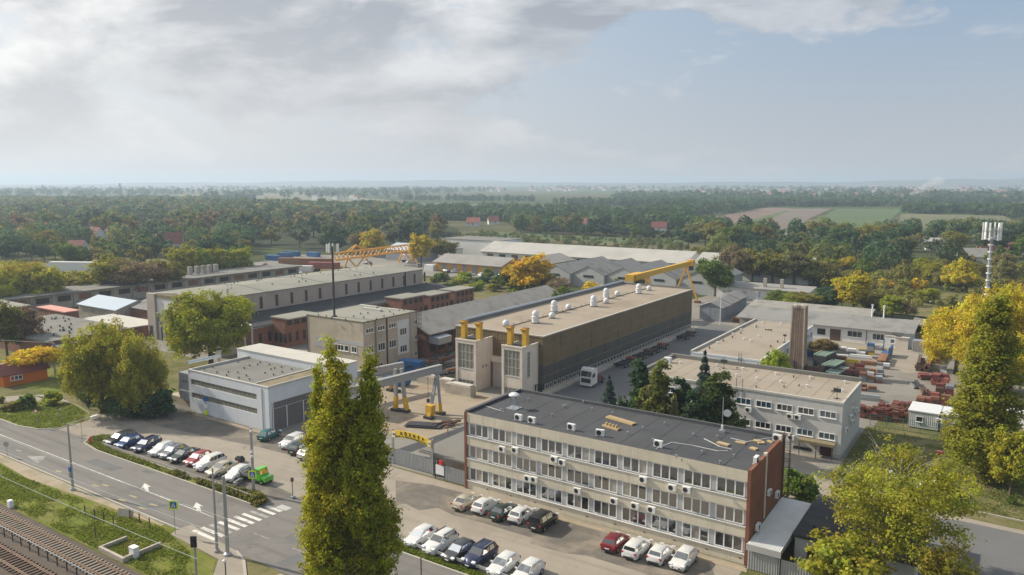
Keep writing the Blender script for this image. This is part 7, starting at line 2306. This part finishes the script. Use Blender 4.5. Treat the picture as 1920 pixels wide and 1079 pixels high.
town('distant_town', [(1540, 1920, 346, 356, 300, (6, 12)), (1580, 1700, 345, 349, 50, (16, 34)), (1300, 1920, 357, 374, 190, (5, 9)), (900, 1300, 352, 360, 60, (5, 10)), (0, 640, 350, 357, 130, (6, 12)), (560, 760, 370, 376, 4, (5, 8))], 0)
gh_ = thing('greenhouse_complex', 'bright long greenhouse roofs shining near the horizon on the left', 'greenhouse', (0, 0, 0))
for (u0, u1, v) in ((300, 355, 355.6), (355, 412, 356.2), (460, 475, 355)):
    a, b = gp(u0, v), gp(u1, v)
    MB().bar((*a, 4), (*b, 4), 160, 7).build('glass_bay', M['lamp_glass'], gh_)
# --- hills along the horizon
def hills():
    def h(x, s, base):
        return base * min(1.0, .74 + .14 * math.sin(x * 1.7 + s) + .07 * math.sin(x * 4.3 + s * 2) + .05 * math.sin(x * 9.1 + s))
    out = []
    for k, (dist, u0, u1, base) in enumerate(((6800, 1000, 2300, 88), (7600, 150, 1300, 62))):
        v_, f_ = [], []
        n = 90
        for i in range(n + 1):
            u = u0 + (u1 - u0) * i / n
            t_ = i / n
            env = math.sin(math.pi * min(1, max(0, t_))) ** .5 if k else min(1, t_ * 1.6) ** .8
            ang = math.atan((u - 960) / F)
            for j, (dd_, zz) in enumerate(((dist, -3), (dist + 300, .5), (dist + 900, 1.0), (dist + 1900, -.02))):
                X, D = dd_ * math.tan(ang), dd_
                x, y = X * math.cos(YAW) - D * math.sin(YAW), X * math.sin(YAW) + D * math.cos(YAW)
                v_.append((x, y, -3 if zz < 0 else max(1, h(t_ * 6, k * 2.1, base) * env * zz)))
        for i in range(n):
            for j in range(3):
                a = i * 4 + j
                f_.append((a, a + 4, a + 5, a + 1))
        MB().add(v_, f_).build('hills', M['terrain'], kind='structure', smooth=True)


hills()
# pylons on the plain
for i, (u, vb, vt) in enumerate(((81, 364, 347), (226, 366, 344), (492, 363, 352), (646, 375, 352), (716, 372, 352))):
    x, y = gp(u, vb)
    hh = zat(vt, x, y)
    t_ = thing('pylon', ('slim pylon farthest left on the plain', 'lattice pylon on the plain above the left village', 'small pylon in the haze left of the centre', 'pylon beyond the wood above the truss crane', 'thin pylon beyond the wood left of the centre')[i], 'pylon', (x, y, 0))
    w = 4.5
    lg_ = MB()
    for sx in (-1, 1):
        for sy in (-1, 1):
            lg_.bar((sx * w, sy * w, 0), (sx * .8, sy * .8, hh), .9)
    for k in range(5):
        z = hh * (k + .5) / 5
        q = w + (.8 - w) * z / hh
        lg_.bar((-q, -q, z), (q, q, z), .6).bar((-q, q, z), (q, -q, z), .6)
    lg_.build('lattice', M['scrap_grey'], t_)
    for z in (.72, .86, .97):
        MB().bar((-6.5, 0, hh * z), (6.5, 0, hh * z), .9).build('crossarm', M['scrap_grey'], t_)
# thin smoke over the far village
sm = bpy.data.materials.new('smoke')
sm.use_nodes = True
t = NT(sm.node_tree)
t.n.clear()
so_ = t.node('ShaderNodeOutputMaterial')
pv = t.node('ShaderNodeVolumePrincipled', inputs={'Color': (.95, .95, .95), 'Density': .028})
t.l.new(pv.outputs[0], so_.inputs['Volume'])
sx_, sy_ = gp(1700, 374)
rd = random.Random(3)
mb = MB()
for k in range(7):
    mb.lathe((sx_ + k * 9.5, sy_ + k * 2, 5 + k * 5.0), [(1, -2 - k), (4 + k * 1.5, -1), (5 + k * 1.9, 2 + k * .6), (3.5 + k * 1.2, 5 + k * 1.2), (.8, 6 + k * 1.6)], 10)
mb.build('smoke', sm, kind='stuff', smooth=True)
# ================================================================ kiosk, person, yellow cranes, towers, material yard
kx, ky = gp(12, 729)
ki = thing('kiosk', 'orange food kiosk with a maroon gabled roof at the left edge', 'kiosk', (-160.8, 64.6, 0), 0)
KL, KW = 8.0, 4.2                     # long side runs away from the camera
MB().extr([(-KW, 0), (0, 0), (0, 2.5), (-KW / 2, 3.9), (-KW, 2.5)], 'y', 0, KL).build('wall', M['orange_wall'], ki)
for a in (.55, -KW - .55):
    MB().extr([(a, 2.2), (-KW / 2, 3.98), (-KW / 2, 4.15), (a, 2.37)], 'y', -.7, KL + .4).build('roof_slope', M['roof_maroon'], ki)
MB().box(0, .05, 1.2, 3.4, 1.0, 2.0).build('serving_hatch', M['sign_white'], ki)
MB().box(.05, .4, 1.1, 3.5, .92, 1.0).build('counter', M['wood'], ki)
for k in range(3):
    MB().box(.055, .065, 1.35 + k * .7, 1.85 + k * .7, 1.15, 1.8).build('menu_board', M['plastic_dark'] if k else M['sign_red'], ki)
MB().box(-2.8, -1.6, -.05, 0, 0, 2.0).build('door', M['dark_pane_in'], ki)
bf = thing('beach_flag', 'red and white feather flag standing at the kiosk', 'flag', (*gp(15, 716), 0))
MB().tube((0, 0, 0), (0, 0, 5.0), .04).build('pole', M['galv'], bf)
MB().extr([(0, 2.0), (.75, 2.2), (.8, 4.4), (.3, 5.1), (0, 5.0)], 'y', -.02, .02).build('flag_cloth', M['red_oxide_light'], bf)
mv = thing('delivery_van', 'white van parked behind the orange kiosk', 'van', (*gp(8, 706), .05), R(200))
MB().extr([(-2.5, .4), (2.5, .4), (2.5, 2.3), (-1.3, 2.35), (-1.9, 1.4), (-2.5, 1.1)], 'y', -.95, .95).build('body', WHITE, mv)
MB().add([(-1.92, -.8, 1.42), (-1.92, .8, 1.42), (-1.4, .75, 2.2), (-1.4, -.75, 2.2)], [(0, 1, 2, 3)]).build('windscreen', M['car_glass'], mv)
for sx in (-1.6, 1.5):
    for sy in (-.9, .9):
        MB().tube((sx, sy - .1, .33), (sx, sy + .1, .33), .33, n=12).build('wheel', M['tyre'], mv)


def person(u, v, label):
    x, y = gp(u, v)
    t_ = thing('person', label, 'person', (x, y, .05), R(35))
    me = bpy.data.meshes.new('body')
    J = [(0, 0, .95), (0, 0, 1.18), (0, .01, 1.42), (0, 0, 1.55), (0, -.02, 1.66),
         (.1, 0, .9), (.11, -.14, .5), (.11, -.02, .06), (.11, -.16, .04),
         (-.1, 0, .9), (-.11, .12, .5), (-.11, .28, .1), (-.11, .16, .04),
         (.19, 0, 1.41), (.25, .08, 1.14), (.22, -.06, .92), (.21, -.1, .84),
         (-.19, 0, 1.41), (-.25, -.08, 1.14), (-.2, -.2, .95), (-.19, -.25, .88)]
    E_ = [(0, 1), (1, 2), (2, 3), (3, 4), (0, 5), (5, 6), (6, 7), (7, 8), (0, 9), (9, 10), (10, 11), (11, 12), (2, 13), (13, 14), (14, 15), (15, 16), (2, 17), (17, 18), (18, 19), (19, 20)]
    me.from_pydata(J, E_, [])
    me.materials.append(M['black'])
    o = link('body', me, t_)
    m_ = o.modifiers.new('skin', 'SKIN')
    rad = [.16, .16, .17, .06, .09, .1, .075, .05, .045, .1, .075, .05, .045, .075, .055, .045, .04, .075, .055, .045, .04]
    for sv, r_ in zip(me.skin_vertices[0].data, rad):
        sv.radius = (r_, r_)
    me.skin_vertices[0].data[0].use_root = True
    s_ = o.modifiers.new('sub', 'SUBSURF')
    s_.levels = s_.render_levels = 1
    MB().lathe((0, -.02, 1.55), [(.03, 0), (.075, .05), (.095, .12), (.085, .19), (.04, .235)], 12).build('head', M['skin'], t_, smooth=True)
    MB().lathe((0, .01, 1.64), [(.09, 0), (.105, .06), (.09, .12), (.04, .16)], 12).build('hair', M['black'], t_, smooth=True)
    return t_


person(166, 768, 'person in black clothes walking on the dirt path')

# --- yellow box-girder gantry behind the clad hall
yc = thing('gantry_crane', 'bright yellow box-girder gantry crane behind the clad hall', 'crane', (0, 0, 0))
zg = 12.5
A0, A1 = Vector((*gp(1190, 520, zg), zg)), Vector((*gp(1293, 494, zg), zg))
MB().bar(A0, A1, 1.1, 1.5).build('girder', M['crane_yellow'], yc)
dv = (A1 - A0).normalized()
MB().bar(A0 - dv * 1.0, A0 + dv * 7, 2.6, 1.9).build('trolley', M['crane_yellow'], yc, loc=(-1.2, 0, -.3))
MB().bar(A0 + dv * 1.5 - Vector((0, 0, 2.0)), A0 + dv * 5.5 - Vector((0, 0, 2.0)), 1.8, 1.2).build('winch', M['steel_dark'], yc)
MB().bar(A1 + dv * .2, A1 + dv * 2.6, 1.9, 2.0).build('end_box', M['crane_orange'], yc)
MB().bar(A1 + dv * 1.0 - Vector((0, 0, 1.8)), A1 + dv * 2.2 - Vector((0, 0, 1.8)), 1.2, 1.4).build('winch', M['steel_dark'], yc)
n_ = Vector((-dv.y, dv.x, 0))
for f_, sgn in ((.93, 1), (.93, -1), (.22, 1), (.22, -1)):
    p = A0.lerp(A1, f_)
    ft = p + n_ * sgn * 4.2
    MB().bar((p.x, p.y, p.z - .8), (ft.x, ft.y, .6), .55, .45).build('leg', M['crane_orange'], yc)
    MB().box(-.9, .9, -.7, .7, .05, .7).build('bogie', M['red_oxide'], yc, loc=(ft.x, ft.y, 0))
# --- truss gantry in the truck park
tc_ = thing('truss_crane', 'orange-yellow lattice girder gantry crane in the truck park', 'crane', (0, 0, 0))
zt = zat(470, -262, 255.5)
B0, B1 = Vector((*gp(626, 482, zt), zt)), Vector((*gp(774, 464, zt), zt))
bd = (B1 - B0)
bn_ = Vector((-bd.y, bd.x, 0)).normalized()
cords = []
for sy in (-1, 1):
    for dz in (0, 3.0):
        o_ = bn_ * sy * 1.2 + Vector((0, 0, dz - 1.5))
        MB().bar(B0 + o_, B1 + o_, .42).build('chord', M['crane_orange'], tc_)
for k in range(20):
    for sy in (-1, 1):
        o_ = bn_ * sy * 1.2
        z0, z1 = (-1.5, 1.5) if k % 2 else (1.5, -1.5)
        MB().bar(B0 + bd * (k / 20) + o_ + Vector((0, 0, z0)), B0 + bd * ((k + 1) / 20) + o_ + Vector((0, 0, z1)), .28).build('diagonal', M['crane_orange'], tc_)
for f_ in (.16, .36, .86, .97):
    p = B0 + bd * f_
    for sy in (-1, 1):
        ft = p + bn_ * sy * 4.5 + bd.normalized() * (2.0 if f_ in (.16, .86) else -1.0)
        MB().bar((p.x, p.y, p.z - 1.2), (ft.x, ft.y, .4), .5).build('leg', M['crane_orange'], tc_)
for sy in (-1, 1):
    p = B0 + bd * .26
    MB().bar(B0 + bd * .16 + bn_ * sy * 1.2 + Vector((0, 0, 1.4)), p + Vector((0, 0, 4.2)), .35).build('stay', M['crane_orange'], tc_)
    MB().bar(B0 + bd * .36 + bn_ * sy * 1.2 + Vector((0, 0, 1.4)), p + Vector((0, 0, 4.2)), .35).build('stay', M['crane_orange'], tc_)
# --- truck park: containers, trailers, sheds, vehicles
gable('blue_roof_shed', 'dark grey shed with pale blue pitched roof under the truss crane', -268, -248, 285, 302, 5.5, 2.6, 'shed_grey', 'roof_blue_metal', 'x', 'shed')


def contbox(u, v, L, W, Hh, m, rz, label, cat='container', wheels=False, name='container'):
    t_ = thing(name, label, cat, (*gp(u, v), 0), rz)
    z0 = 1.2 if wheels else .1
    MB().box(-L / 2, L / 2, -W / 2, W / 2, z0, z0 + Hh).build('body', M[m], t_)
    for k in range(int(L / 1.2)):
        xx = -L / 2 + .6 + k * 1.2
        MB().box(xx - .08, xx + .08, -W / 2 - .04, -W / 2, z0 + .1, z0 + Hh - .1).build('rib', M[m], t_)
    if wheels:
        for xx in (-L * .3, -L * .2, L * .3):
            for s in (-1, 1):
                MB().tube((xx, s * W * .4 - .15, .5), (xx, s * W * .4 + .15, .5), .5, n=10).build('wheel', M['tyre'], t_)
    return t_


contbox(592, 503, 15, 2.6, 3.2, 'rust', R(24), 'long brown trailer with a turquoise end in the truck park', 'trailer', True, 'trailer')
contbox(545, 496, 11, 2.6, 3.0, 'rust_orange', R(30), 'orange container behind the brown trailer', 'container')
contbox(608, 509, 14, 2.6, 2.8, 'red_oxide_light', R(24), 'red and white trailer nearest the beige hall roof', 'trailer', True, 'trailer')
contbox(512, 489, 8, 2.5, 2.6, 'blue_cont', R(10), 'blue container left of the orange one', 'container')
contbox(535, 484, 8, 2.5, 2.6, 'blue_paint', R(16), 'second blue container behind the orange one', 'container')
contbox(548, 481, 9, 2.5, 2.6, 'blue_cont', R(14), 'darker blue container at the back of the truck park', 'container')
contbox(588, 482, 8, 2.5, 2.4, 'blue_cont', R(0), 'dark blue container near the wood edge', 'container')
contbox(145, 514, 24, 2.7, 4.0, 'tarp_white', R(28), 'long pale grey trailer left of the brown trees', 'trailer', True, 'trailer')
contbox(700, 478, 6, 2.4, 2.4, 'tarp_white', R(20), 'white container beside the truss crane leg', 'container')
contbox(572, 510, 7, 2.4, 2.6, 'tarp_white', R(24), 'white box body next to the red and white trailer', 'container')
contbox(807, 508, 5, 2.4, 2.6, 'tarp_white', R(0), 'white container at the left end of the ochre depot', 'container')
far_cars = [(500, 512), (512, 516), (530, 513), (548, 511), (560, 514), (495, 500), (520, 502), (538, 518), (690, 496), (770, 494), (758, 503), (785, 501), (836, 512), (852, 512), (868, 514), (884, 517), (902, 519), (918, 518), (935, 521), (955, 520), (990, 535), (1012, 538)]
fcn = ['white', 'silver', 'grey', 'black', 'white', 'red', 'silver', 'white', 'blue']
fc = [WHITE, SILV, GREY, BLACK, WHITE, RED, SILV, WHITE, BLUE]
for i, (u, v) in enumerate(far_cars):
    kd_ = RT.choice(('hatch', 'sedan', 'suv', 'wagon'))
    car(u, v, kd_, fc[i % len(fc)], RT.uniform(0, 6.28), fcn[i % len(fc)] + dict(hatch=' hatchback', sedan=' saloon car', suv=' off-road car', wagon=' estate car')[kd_] + ' parked in the truck park beside the truss crane' if u < 800 else fcn[i % len(fc)] + dict(hatch=' hatchback', sedan=' saloon car', suv=' off-road car', wagon=' estate car')[kd_] + ' parked in front of the ochre depot', 'vehicles in the truck park' if u < 800 else 'vehicles before the ochre depot', detail=False)
vn = contbox(763, 492, 6, 2.2, 2.6, 'tarp_white', R(10), 'white van parked under the right leg of the truss crane', 'van', True, 'delivery_van')
# --- antenna tower on the right
at_ = thing('antenna_tower', 'slim white lattice tower crowned with mobile antennas on the right', 'antenna tower', (*gp(1843, 640), 0))
ah = zat(420, *gp(1843, 640))
MB().tube((0, 0, 0), (0, 0, ah * .96), .5, .32, n=10).build('mast', M['galv'], at_)
for k in range(9):
    z = ah * .4 + k * ah * .06
    MB().lathe((0, 0, z), [(.6, 0), (.6, .25)], 10).build('mast_ring', M['ac_white'], at_)
for lvl in (.97, .905):
    for k in range(6):
        a = k * math.pi / 3 + .3
        MB().box(-.2, .2, -.16, .16, -1.2, 1.2).build('panel_antenna', M['sign_white'], at_, loc=(1.9 * math.cos(a), 1.9 * math.sin(a), ah * lvl), rz=a)
        MB().bar((0, 0, ah * lvl - .3), (1.8 * math.cos(a), 1.8 * math.sin(a), ah * lvl - .3), .1).build('antenna_arm', M['galv'], at_)
MB().lathe((0, 0, ah * .87), [(1.5, 0), (1.5, .15)], 12).build('platform', M['galv'], at_)

# --- the material yard: every stack a thing with its pieces
RY = random.Random(5)


def stack(u, v, label, nx, ny, nz, dims, mats, rz=0.0, jit=.12, frame=False, name='steel_stack', keep=1.0):
    t_ = thing(name, label, 'steel stack', (*gp(u, v), .05), rz, 'steel stacks of the material yard')
    w, d, h_ = dims

    def blk():
        mb = MB()
        if frame:
            e = min(h_, .22)
            mb.box(-w / 2, w / 2, -d / 2, -d / 2 + e, 0, h_).box(-w / 2, w / 2, d / 2 - e, d / 2, 0, h_)
            for k in range(3):
                xx = -w / 2 + (k + .5) * w / 3
                mb.box(xx - .1, xx + .1, -d / 2 + e, d / 2 - e, h_ * .2, h_ * .8)
        else:
            mb.box(-w / 2, w / 2, -d / 2, d / 2, 0, h_)
        return mb.mesh('block', [None])
    me = cached(('blk', dims, frame), blk)
    for k in range(nz):
        for i in range(nx):
            for j in range(ny):
                if RY.random() > keep or (k == nz - 1 and RY.random() < .4 and nx * ny > 1):
                    continue
                o = link('beam' if w > 3 * h_ else 'block', me, t_, loc=((i - (nx - 1) / 2) * w * 1.12 + RY.uniform(-jit, jit), (j - (ny - 1) / 2) * d * 1.15 + RY.uniform(-jit, jit), k * h_ * 1.02), rz=RY.uniform(-.08, .08) * (jit > .05), mat=M[RY.choice(mats)])
    return t_


RED3 = ('red_oxide', 'red_oxide', 'red_oxide_light', 'rust_dark', 'rust')
for i, (u, v) in enumerate(((1628, 784), (1646, 786), (1664, 789), (1683, 786), (1700, 790), (1715, 778), (1690, 776), (1664, 778))):
    stack(u, v, ('leftmost heap of dark red steel frames at the fence', 'second heap of dark red steel frames at the fence', 'third heap of dark red steel frames at the fence', 'tall heap of dark red steel frames at the fence', 'heap of dark red frames nearest the white cabin', 'small heap of red frames just left of the white cabin', 'rear heap of red frames behind the fence row', 'rear left heap of red frames behind the fence row')[i], 3, 3, 6, (.85, .55, .32), RED3, RY.uniform(-.2, .2), .22, True)
for i, (u, v, nx, ny, nz, dm, ms2, rz, lb_) in enumerate((
        (1732, 690, 4, 1, 3, (.6, 8.5, .6), ('rust_dark', 'rust', 'rust_dark'), 0, 'long dark rusty beams stacked on the right of the yard'),
        (1755, 678, 3, 1, 3, (.5, 6.0, .6), ('rust_orange', 'rust'), 0, 'orange rusty beams behind the dark beams'),
        (1745, 712, 2, 2, 2, (2.0, 1.0, .5), ('rust_dark', 'red_oxide'), .3, 'round rusty segments right of the yard lane'),
        (1763, 722, 2, 2, 4, (1.4, 1.1, .5), ('red_oxide_light', 'red_oxide'), 0, 'light red block stack beside the broad poplar'),
        (1770, 742, 2, 2, 4, (1.3, 1.0, .5), ('red_oxide', 'rust_dark', 'scrap_grey'), .1, 'dark mixed frames below the light red block stack'),
        (1715, 725, 3, 1, 2, (.5, 4.5, .35), ('scrap_grey', 'steel_dark'), .3, 'grey sheet bundle at the edge of the yard lane'),
        (1735, 738, 3, 1, 2, (.5, 4.0, .35), ('rust', 'rust_dark'), .2, 'brown beam bundle right of the grey sheets'),
        (1735, 756, 2, 2, 3, (1.3, .9, .5), RED3, 0, 'dark red frames behind the white cabin'),
        (1762, 760, 2, 2, 4, (1.3, .9, .5), RED3, .1, 'dark red frames behind the right part of the white cabin'),
        (1775, 700, 2, 1, 2, (1.2, 1.2, .7), ('tarp_white', 'scrap_grey'), 0, 'pale boxes beside the orange rusty beams'),
        (1520, 700, 3, 3, 3, (1.6, .9, .5), ('rust_dark', 'red_oxide', 'rust_dark'), .1, 'dark brown frame stack beside the brick chimney'),
        (1582, 690, 4, 3, 2, (1.8, .9, .5), ('red_oxide', 'rust_dark', 'rust'), .2, 'dark red lattice frames in the middle of the yard'),
        (1600, 706, 4, 3, 3, (1.6, .8, .4), ('red_oxide', 'rust_dark', 'rust_dark'), .1, 'low heap of dark red frames behind the roof edge'),
        (1560, 676, 3, 3, 2, (1.8, 1.0, .5), ('rust_dark', 'red_oxide'), .1, 'reddish frames behind the pale green racks'),
        (1612, 672, 3, 1, 2, (4.0, .6, .35), ('scrap_grey', 'tarp_white'), .1, 'grey profiles across the middle of the yard'),
        (1596, 663, 3, 2, 2, (1.8, 1.1, .6), ('tarp_white', 'scrap_grey', 'tarp_white'), .2, 'white wrapped bundles at the back of the yard'),
        (1625, 664, 2, 2, 2, (1.5, .9, .5), ('yellow_paint', 'rust_orange', 'scrap_grey'), .2, 'yellowish boxes at the back of the yard'),
        (1612, 683, 2, 1, 2, (3.4, .7, .4), ('yellow_paint', 'rust_orange'), .1, 'yellow profile bundle in the middle of the yard'),
        (1640, 655, 2, 2, 2, (1.5, 1.2, .7), ('scrap_grey', 'blue_paint'), 0, 'blue and grey boxes at the far end of the yard'),
        (1655, 680, 2, 1, 3, (.8, 8.0, .6), ('rust_orange', 'rust'), 0, 'long orange beam stack at the edge of the yard lane'),
        (1632, 716, 3, 2, 3, (1.2, .9, .6), ('scrap_grey', 'rust', 'tarp_white'), .2, 'pile of grey and brown parts beside the flat roof corner'),
        (1643, 705, 2, 2, 2, (1.3, .9, .6), ('scrap_grey', 'scrap_grey', 'rust_orange'), .2, 'grey machine parts left of the yard lane'),
        (1625, 732, 2, 2, 2, (1.5, 1.0, .5), ('scrap_grey', 'pier_g', 'rust'), .3, 'pile of bright metal parts near the flat roof corner'),
        (1632, 750, 1, 2, 2, (3.2, .9, .5), ('galv', 'scrap_grey'), .1, 'galvanised metal boxes nearest the red frame row'),
        (1655, 692, 2, 1, 2, (1.2, .9, .6), ('scrap_grey', 'tarp_white'), .1, 'white and grey drums beside the orange beams'))):
    stack(u, v, lb_, nx, ny, nz, dm, tuple('galv' if q == 'pier_g' else q for q in ms2), rz, .14, i in (10, 11, 12, 13, 16))
for i, (u, v) in enumerate(((1546, 684), (1562, 696), (1570, 704))):
    t_ = thing('green_rack', ('pale green lattice rack on a dark stack', 'middle pale green lattice rack behind the roof edge', 'lowest pale green lattice rack nearest the roof edge')[i], 'rack', (*gp(u, v), .05), R(-8), 'pale green racks')
    z0 = (2.4, 1.5, .9)[i]
    MB().box(-1.3, 1.3, -3.2, 3.2, 0, z0).build('base_stack', M['steel_dark'], t_)
    MB().box(-1.3, -1.05, -3.2, 3.2, z0, z0 + .3).build('side_beam', M['green_paint'], t_)
    MB().box(1.05, 1.3, -3.2, 3.2, z0, z0 + .3).build('side_beam', M['green_paint'], t_)
    for k in range(6):
        MB().box(-1.05, 1.05, -3.1 + k * 1.2, -2.75 + k * 1.2, z0 + .02, z0 + .28).build('cross_beam', M['green_paint'], t_)
bt = thing('blue_machine', 'blue machine frame with an arm at the far end of the yard', 'machine', (*gp(1662, 668), .05))
MB().box(-1.0, 1.0, -2, 2, .3, .8).build('base', M['blue_paint'], bt)
MB().box(.6, 1.0, -2, 2.2, .8, 2.2).build('side_plate', M['blue_paint'], bt)
MB().box(-1.0, -.8, 1.4, 1.7, .8, 3.6).build('arm', M['blue_paint'], bt)
wc = thing('white_cabin', 'two-part white container cabin behind the wire fence beside the broad poplar', 'cabin', (-13.6, 134.6, 0))
MB().box(0, 4.3, 0, 5.6, .2, 2.8).build('body', M['corrugated'], wc)
MB().box(4.5, 10.5, .3, 5.6, .2, 2.7).build('body', M['corrugated'], wc)
MB().box(-.1, 4.4, -.1, 5.7, 2.8, 2.95).build('roof', M['vent_white'], wc)
MB().box(4.42, 10.6, .2, 5.7, 2.7, 2.88).build('roof', M['vent_white'], wc)
ac_unit(wc, 4.4, 0, 1.6)
window(wc, 1.6, 0, 1.2, 1.0, .9, 1, gm='window_dark')
wf2 = thing('mesh_fence', 'green wire mesh fence in front of the red frames and the cabin', 'fence', (0, 0, 0))
xs_ = [-18.8 + k * 2.4 for k in range(16)]
for x in xs_:
    MB().tube((x, 132.2, 0), (x, 132.2, 2.0), .05, n=6).build('post', M['wire_green'], wf2)
for z in (.1, .5, .9, 1.3, 1.7, 1.95):
    MB().box(xs_[0], xs_[-1], 132.18, 132.22, z - .02, z + .02).build('wire', M['wire_green'], wf2)
bh = MB()
tb = thing('blue_tarp_stack', 'blue covered stack behind the broad poplar at the right edge', 'stack', (*gp(1908, 705), 0))
MB().extr([(-2.5, 0), (2.5, 0), (2.5, 2.0), (1.6, 2.8), (-1.6, 2.8), (-2.5, 2.0)], 'y', 0, 5).build('tarp', M['blue_paint'], tb)
MB().box(-2.7, 2.7, -.2, 5.2, -.02, .18).build('pallet', M['wood'], tb)
for i, (u, v) in enumerate(((1905, 800), (1912, 842))):
    contbox(u, v, 8, 2.5, 2.6, 'tarp_white', R(-4), ('upper white container at the right picture edge', 'lower white container at the right picture edge')[i], 'container')
tag(MB().box(-.5, .5, -.35, .35, 0, .5).box(-.4, .4, -.3, .3, .5, .6).build('red_crate', M['red_oxide_light'], loc=(*gp(1762, 854), .04)), 'small red crate lying on the grass', 'crate')
dk = thing('dark_skip', 'dark blue skip on the grass beside the orange tree', 'skip', (*gp(1521, 668), .04))
MB().extr([(-1.5, 0), (1.5, 0), (1.9, 1.5), (-1.9, 1.5)], 'y', -.9, .9).build('tub', M['blue_cont'], dk)
MB().box(-2.0, 2.0, -1.0, 1.0, 1.5, 1.58).build('rim', M['steel_dark'], dk)
for i, (u, v, vt_) in enumerate(((83, 712, 612), (106, 706, 635))):
    pass
pl_ = thing('utility_pole', 'grey concrete pole rising through the golden tree', 'pole', (*gp(104, 709), 0))
ph = zat(640, *gp(104, 709))
MB().tube((0, 0, 0), (0, 0, ph), .2, .12, n=8).build('pole', M['pole_concrete'], pl_)
MB().bar((-.8, 0, ph - .4), (.8, 0, ph - .4), .1).build('crossarm', M['pole_concrete'], pl_)
wv = MB()
a, b = Vector((*gp(104, 709), ph - .3)), Vector((-205, 60, ph + 2))
for j in range(12):
    t0, t1 = j / 12, (j + 1) / 12
    wv.bar(a.lerp(b, t0) - Vector((0, 0, 1.2 * math.sin(math.pi * t0))), a.lerp(b, t1) - Vector((0, 0, 1.2 * math.sin(math.pi * t1))), .06)
tag(wv.build('power_line', M['cable']), 'pale cable running left from the concrete pole', 'cable')
for i, (x, y, h_) in enumerate(((-68.6, 205.5, 9.0), (-63.5, 222, 7.5))):
    o = thing('lamp_post', ('slim lamp post beyond the end of the clad hall', 'white post beside the brown corrugated shed')[i], 'post', (x, y, 0))
    MB().tube((0, 0, 0), (0, 0, h_), .12, .08, n=8).build('pole', M['ac_white'], o)
    MB().box(-.6, .1, -.1, .1, h_ - .1, h_ + .08).build('head', M['ac_white'], o)

# --- grass blades and weeds on the near verges
def grass(name, polys, n, hr, col):
    pos = []
    for poly in polys:
        xs, ys = [p[0] for p in poly], [p[1] for p in poly]
        k = 0
        while k < n:
            x, y = RT.uniform(min(xs), max(xs)), RT.uniform(min(ys), max(ys))
            k += 1
            if inside(x, y, poly):
                pos.append((x, y))
    P = np.array(pos)
    # tufts: keep where a slow wave is high, so the sward stays patchy
    f = np.sin(P[:, 0] * .9) * np.sin(P[:, 1] * 1.3 + P[:, 0] * .21) + np.sin(P[:, 0] * .23 + 1) * .6 + RNG.normal(0, .5, len(P))
    P = P[f > -.1]
    m = len(P)
    h_ = RNG.uniform(*hr, m)
    pos = np.stack([P[:, 0], P[:, 1], .05 + h_ * .5], 1)
    nr = RNG.normal(size=(m, 3))
    nr[:, 2] = np.abs(nr[:, 2]) * .6 + .2
    nr /= np.linalg.norm(nr, axis=1)[:, None]
    me = leaf_mesh(name, pos, nr, h_ * .8, RNG.normal(.5, .16, m), RNG.normal(.45, .16, m), .55)
    link(name, me, kind='stuff', color=col)


VR = [(-117.0, 60.5), (-117.2, 58.8), (-115.7, 57.0), (-111, 56.3), (-76.6, 56.8), (-75.4, 58.0), (-78, 58.6), (-90, 57.3), (-110, 57.3), (-113.6, 58.0), (-115, 60.6)]
grass('verge_grass', [VR, VR], 16000, (.1, .42), (.115, .13, .024))
grass('verge_weeds', [[(-93, 56.6), (-76.8, 56.9), (-75.6, 58.2), (-78, 58.7), (-84, 57.4), (-93, 57.2)]], 9000, (.2, .75), (.105, .105, .024))
grass('verge_grass', [[(-54.2, 57.7), (-30, 57.7), (-30, 58.5), (-54.6, 58.5)]], 5000, (.08, .3), (.12, .15, .02))
grass('trackside_grass', [[(-130, 39.8), (-79, 39.8), (-62, 39.8), (-72, 45.0), (-79, 46.6), (-97, 45.4), (-110, 45.0), (-130, 46.4)]], 60000, (.06, .26), (.13, .155, .022))
grass('island_grass', [[(-150, 60.5), (-138, 66.0), (-132, 65.0), (-127, 62.2), (-126.8, 58.3), (-128.8, 56.4), (-133.5, 55.4), (-150, 55)]], 14000, (.08, .3), (.12, .145, .022))
grass('lawn_grass', [[(-19, 104), (20, 103.4), (20, 131), (-19, 131)]], 26000, (.08, .28), (.11, .13, .03))
HAZE = 2.2e-4
# ---------------------------------------------------------------- air: one closed box of thin haze
hz = bpy.data.materials.new('haze')
hz.use_nodes = True
t = NT(hz.node_tree)
t.n.clear()
ho = t.node('ShaderNodeOutputMaterial')
vs = t.node('ShaderNodeVolumePrincipled', inputs={'Color': (.66, .80, 1.0), 'Density': HAZE})
vs.inputs['Anisotropy'].default_value = .25
t.l.new(vs.outputs[0], ho.inputs['Volume'])
hb = MB().box(-GS + 50, GS - 50, -1900, GS - 50, -4.0, 95).build('haze', hz, kind='stuff')
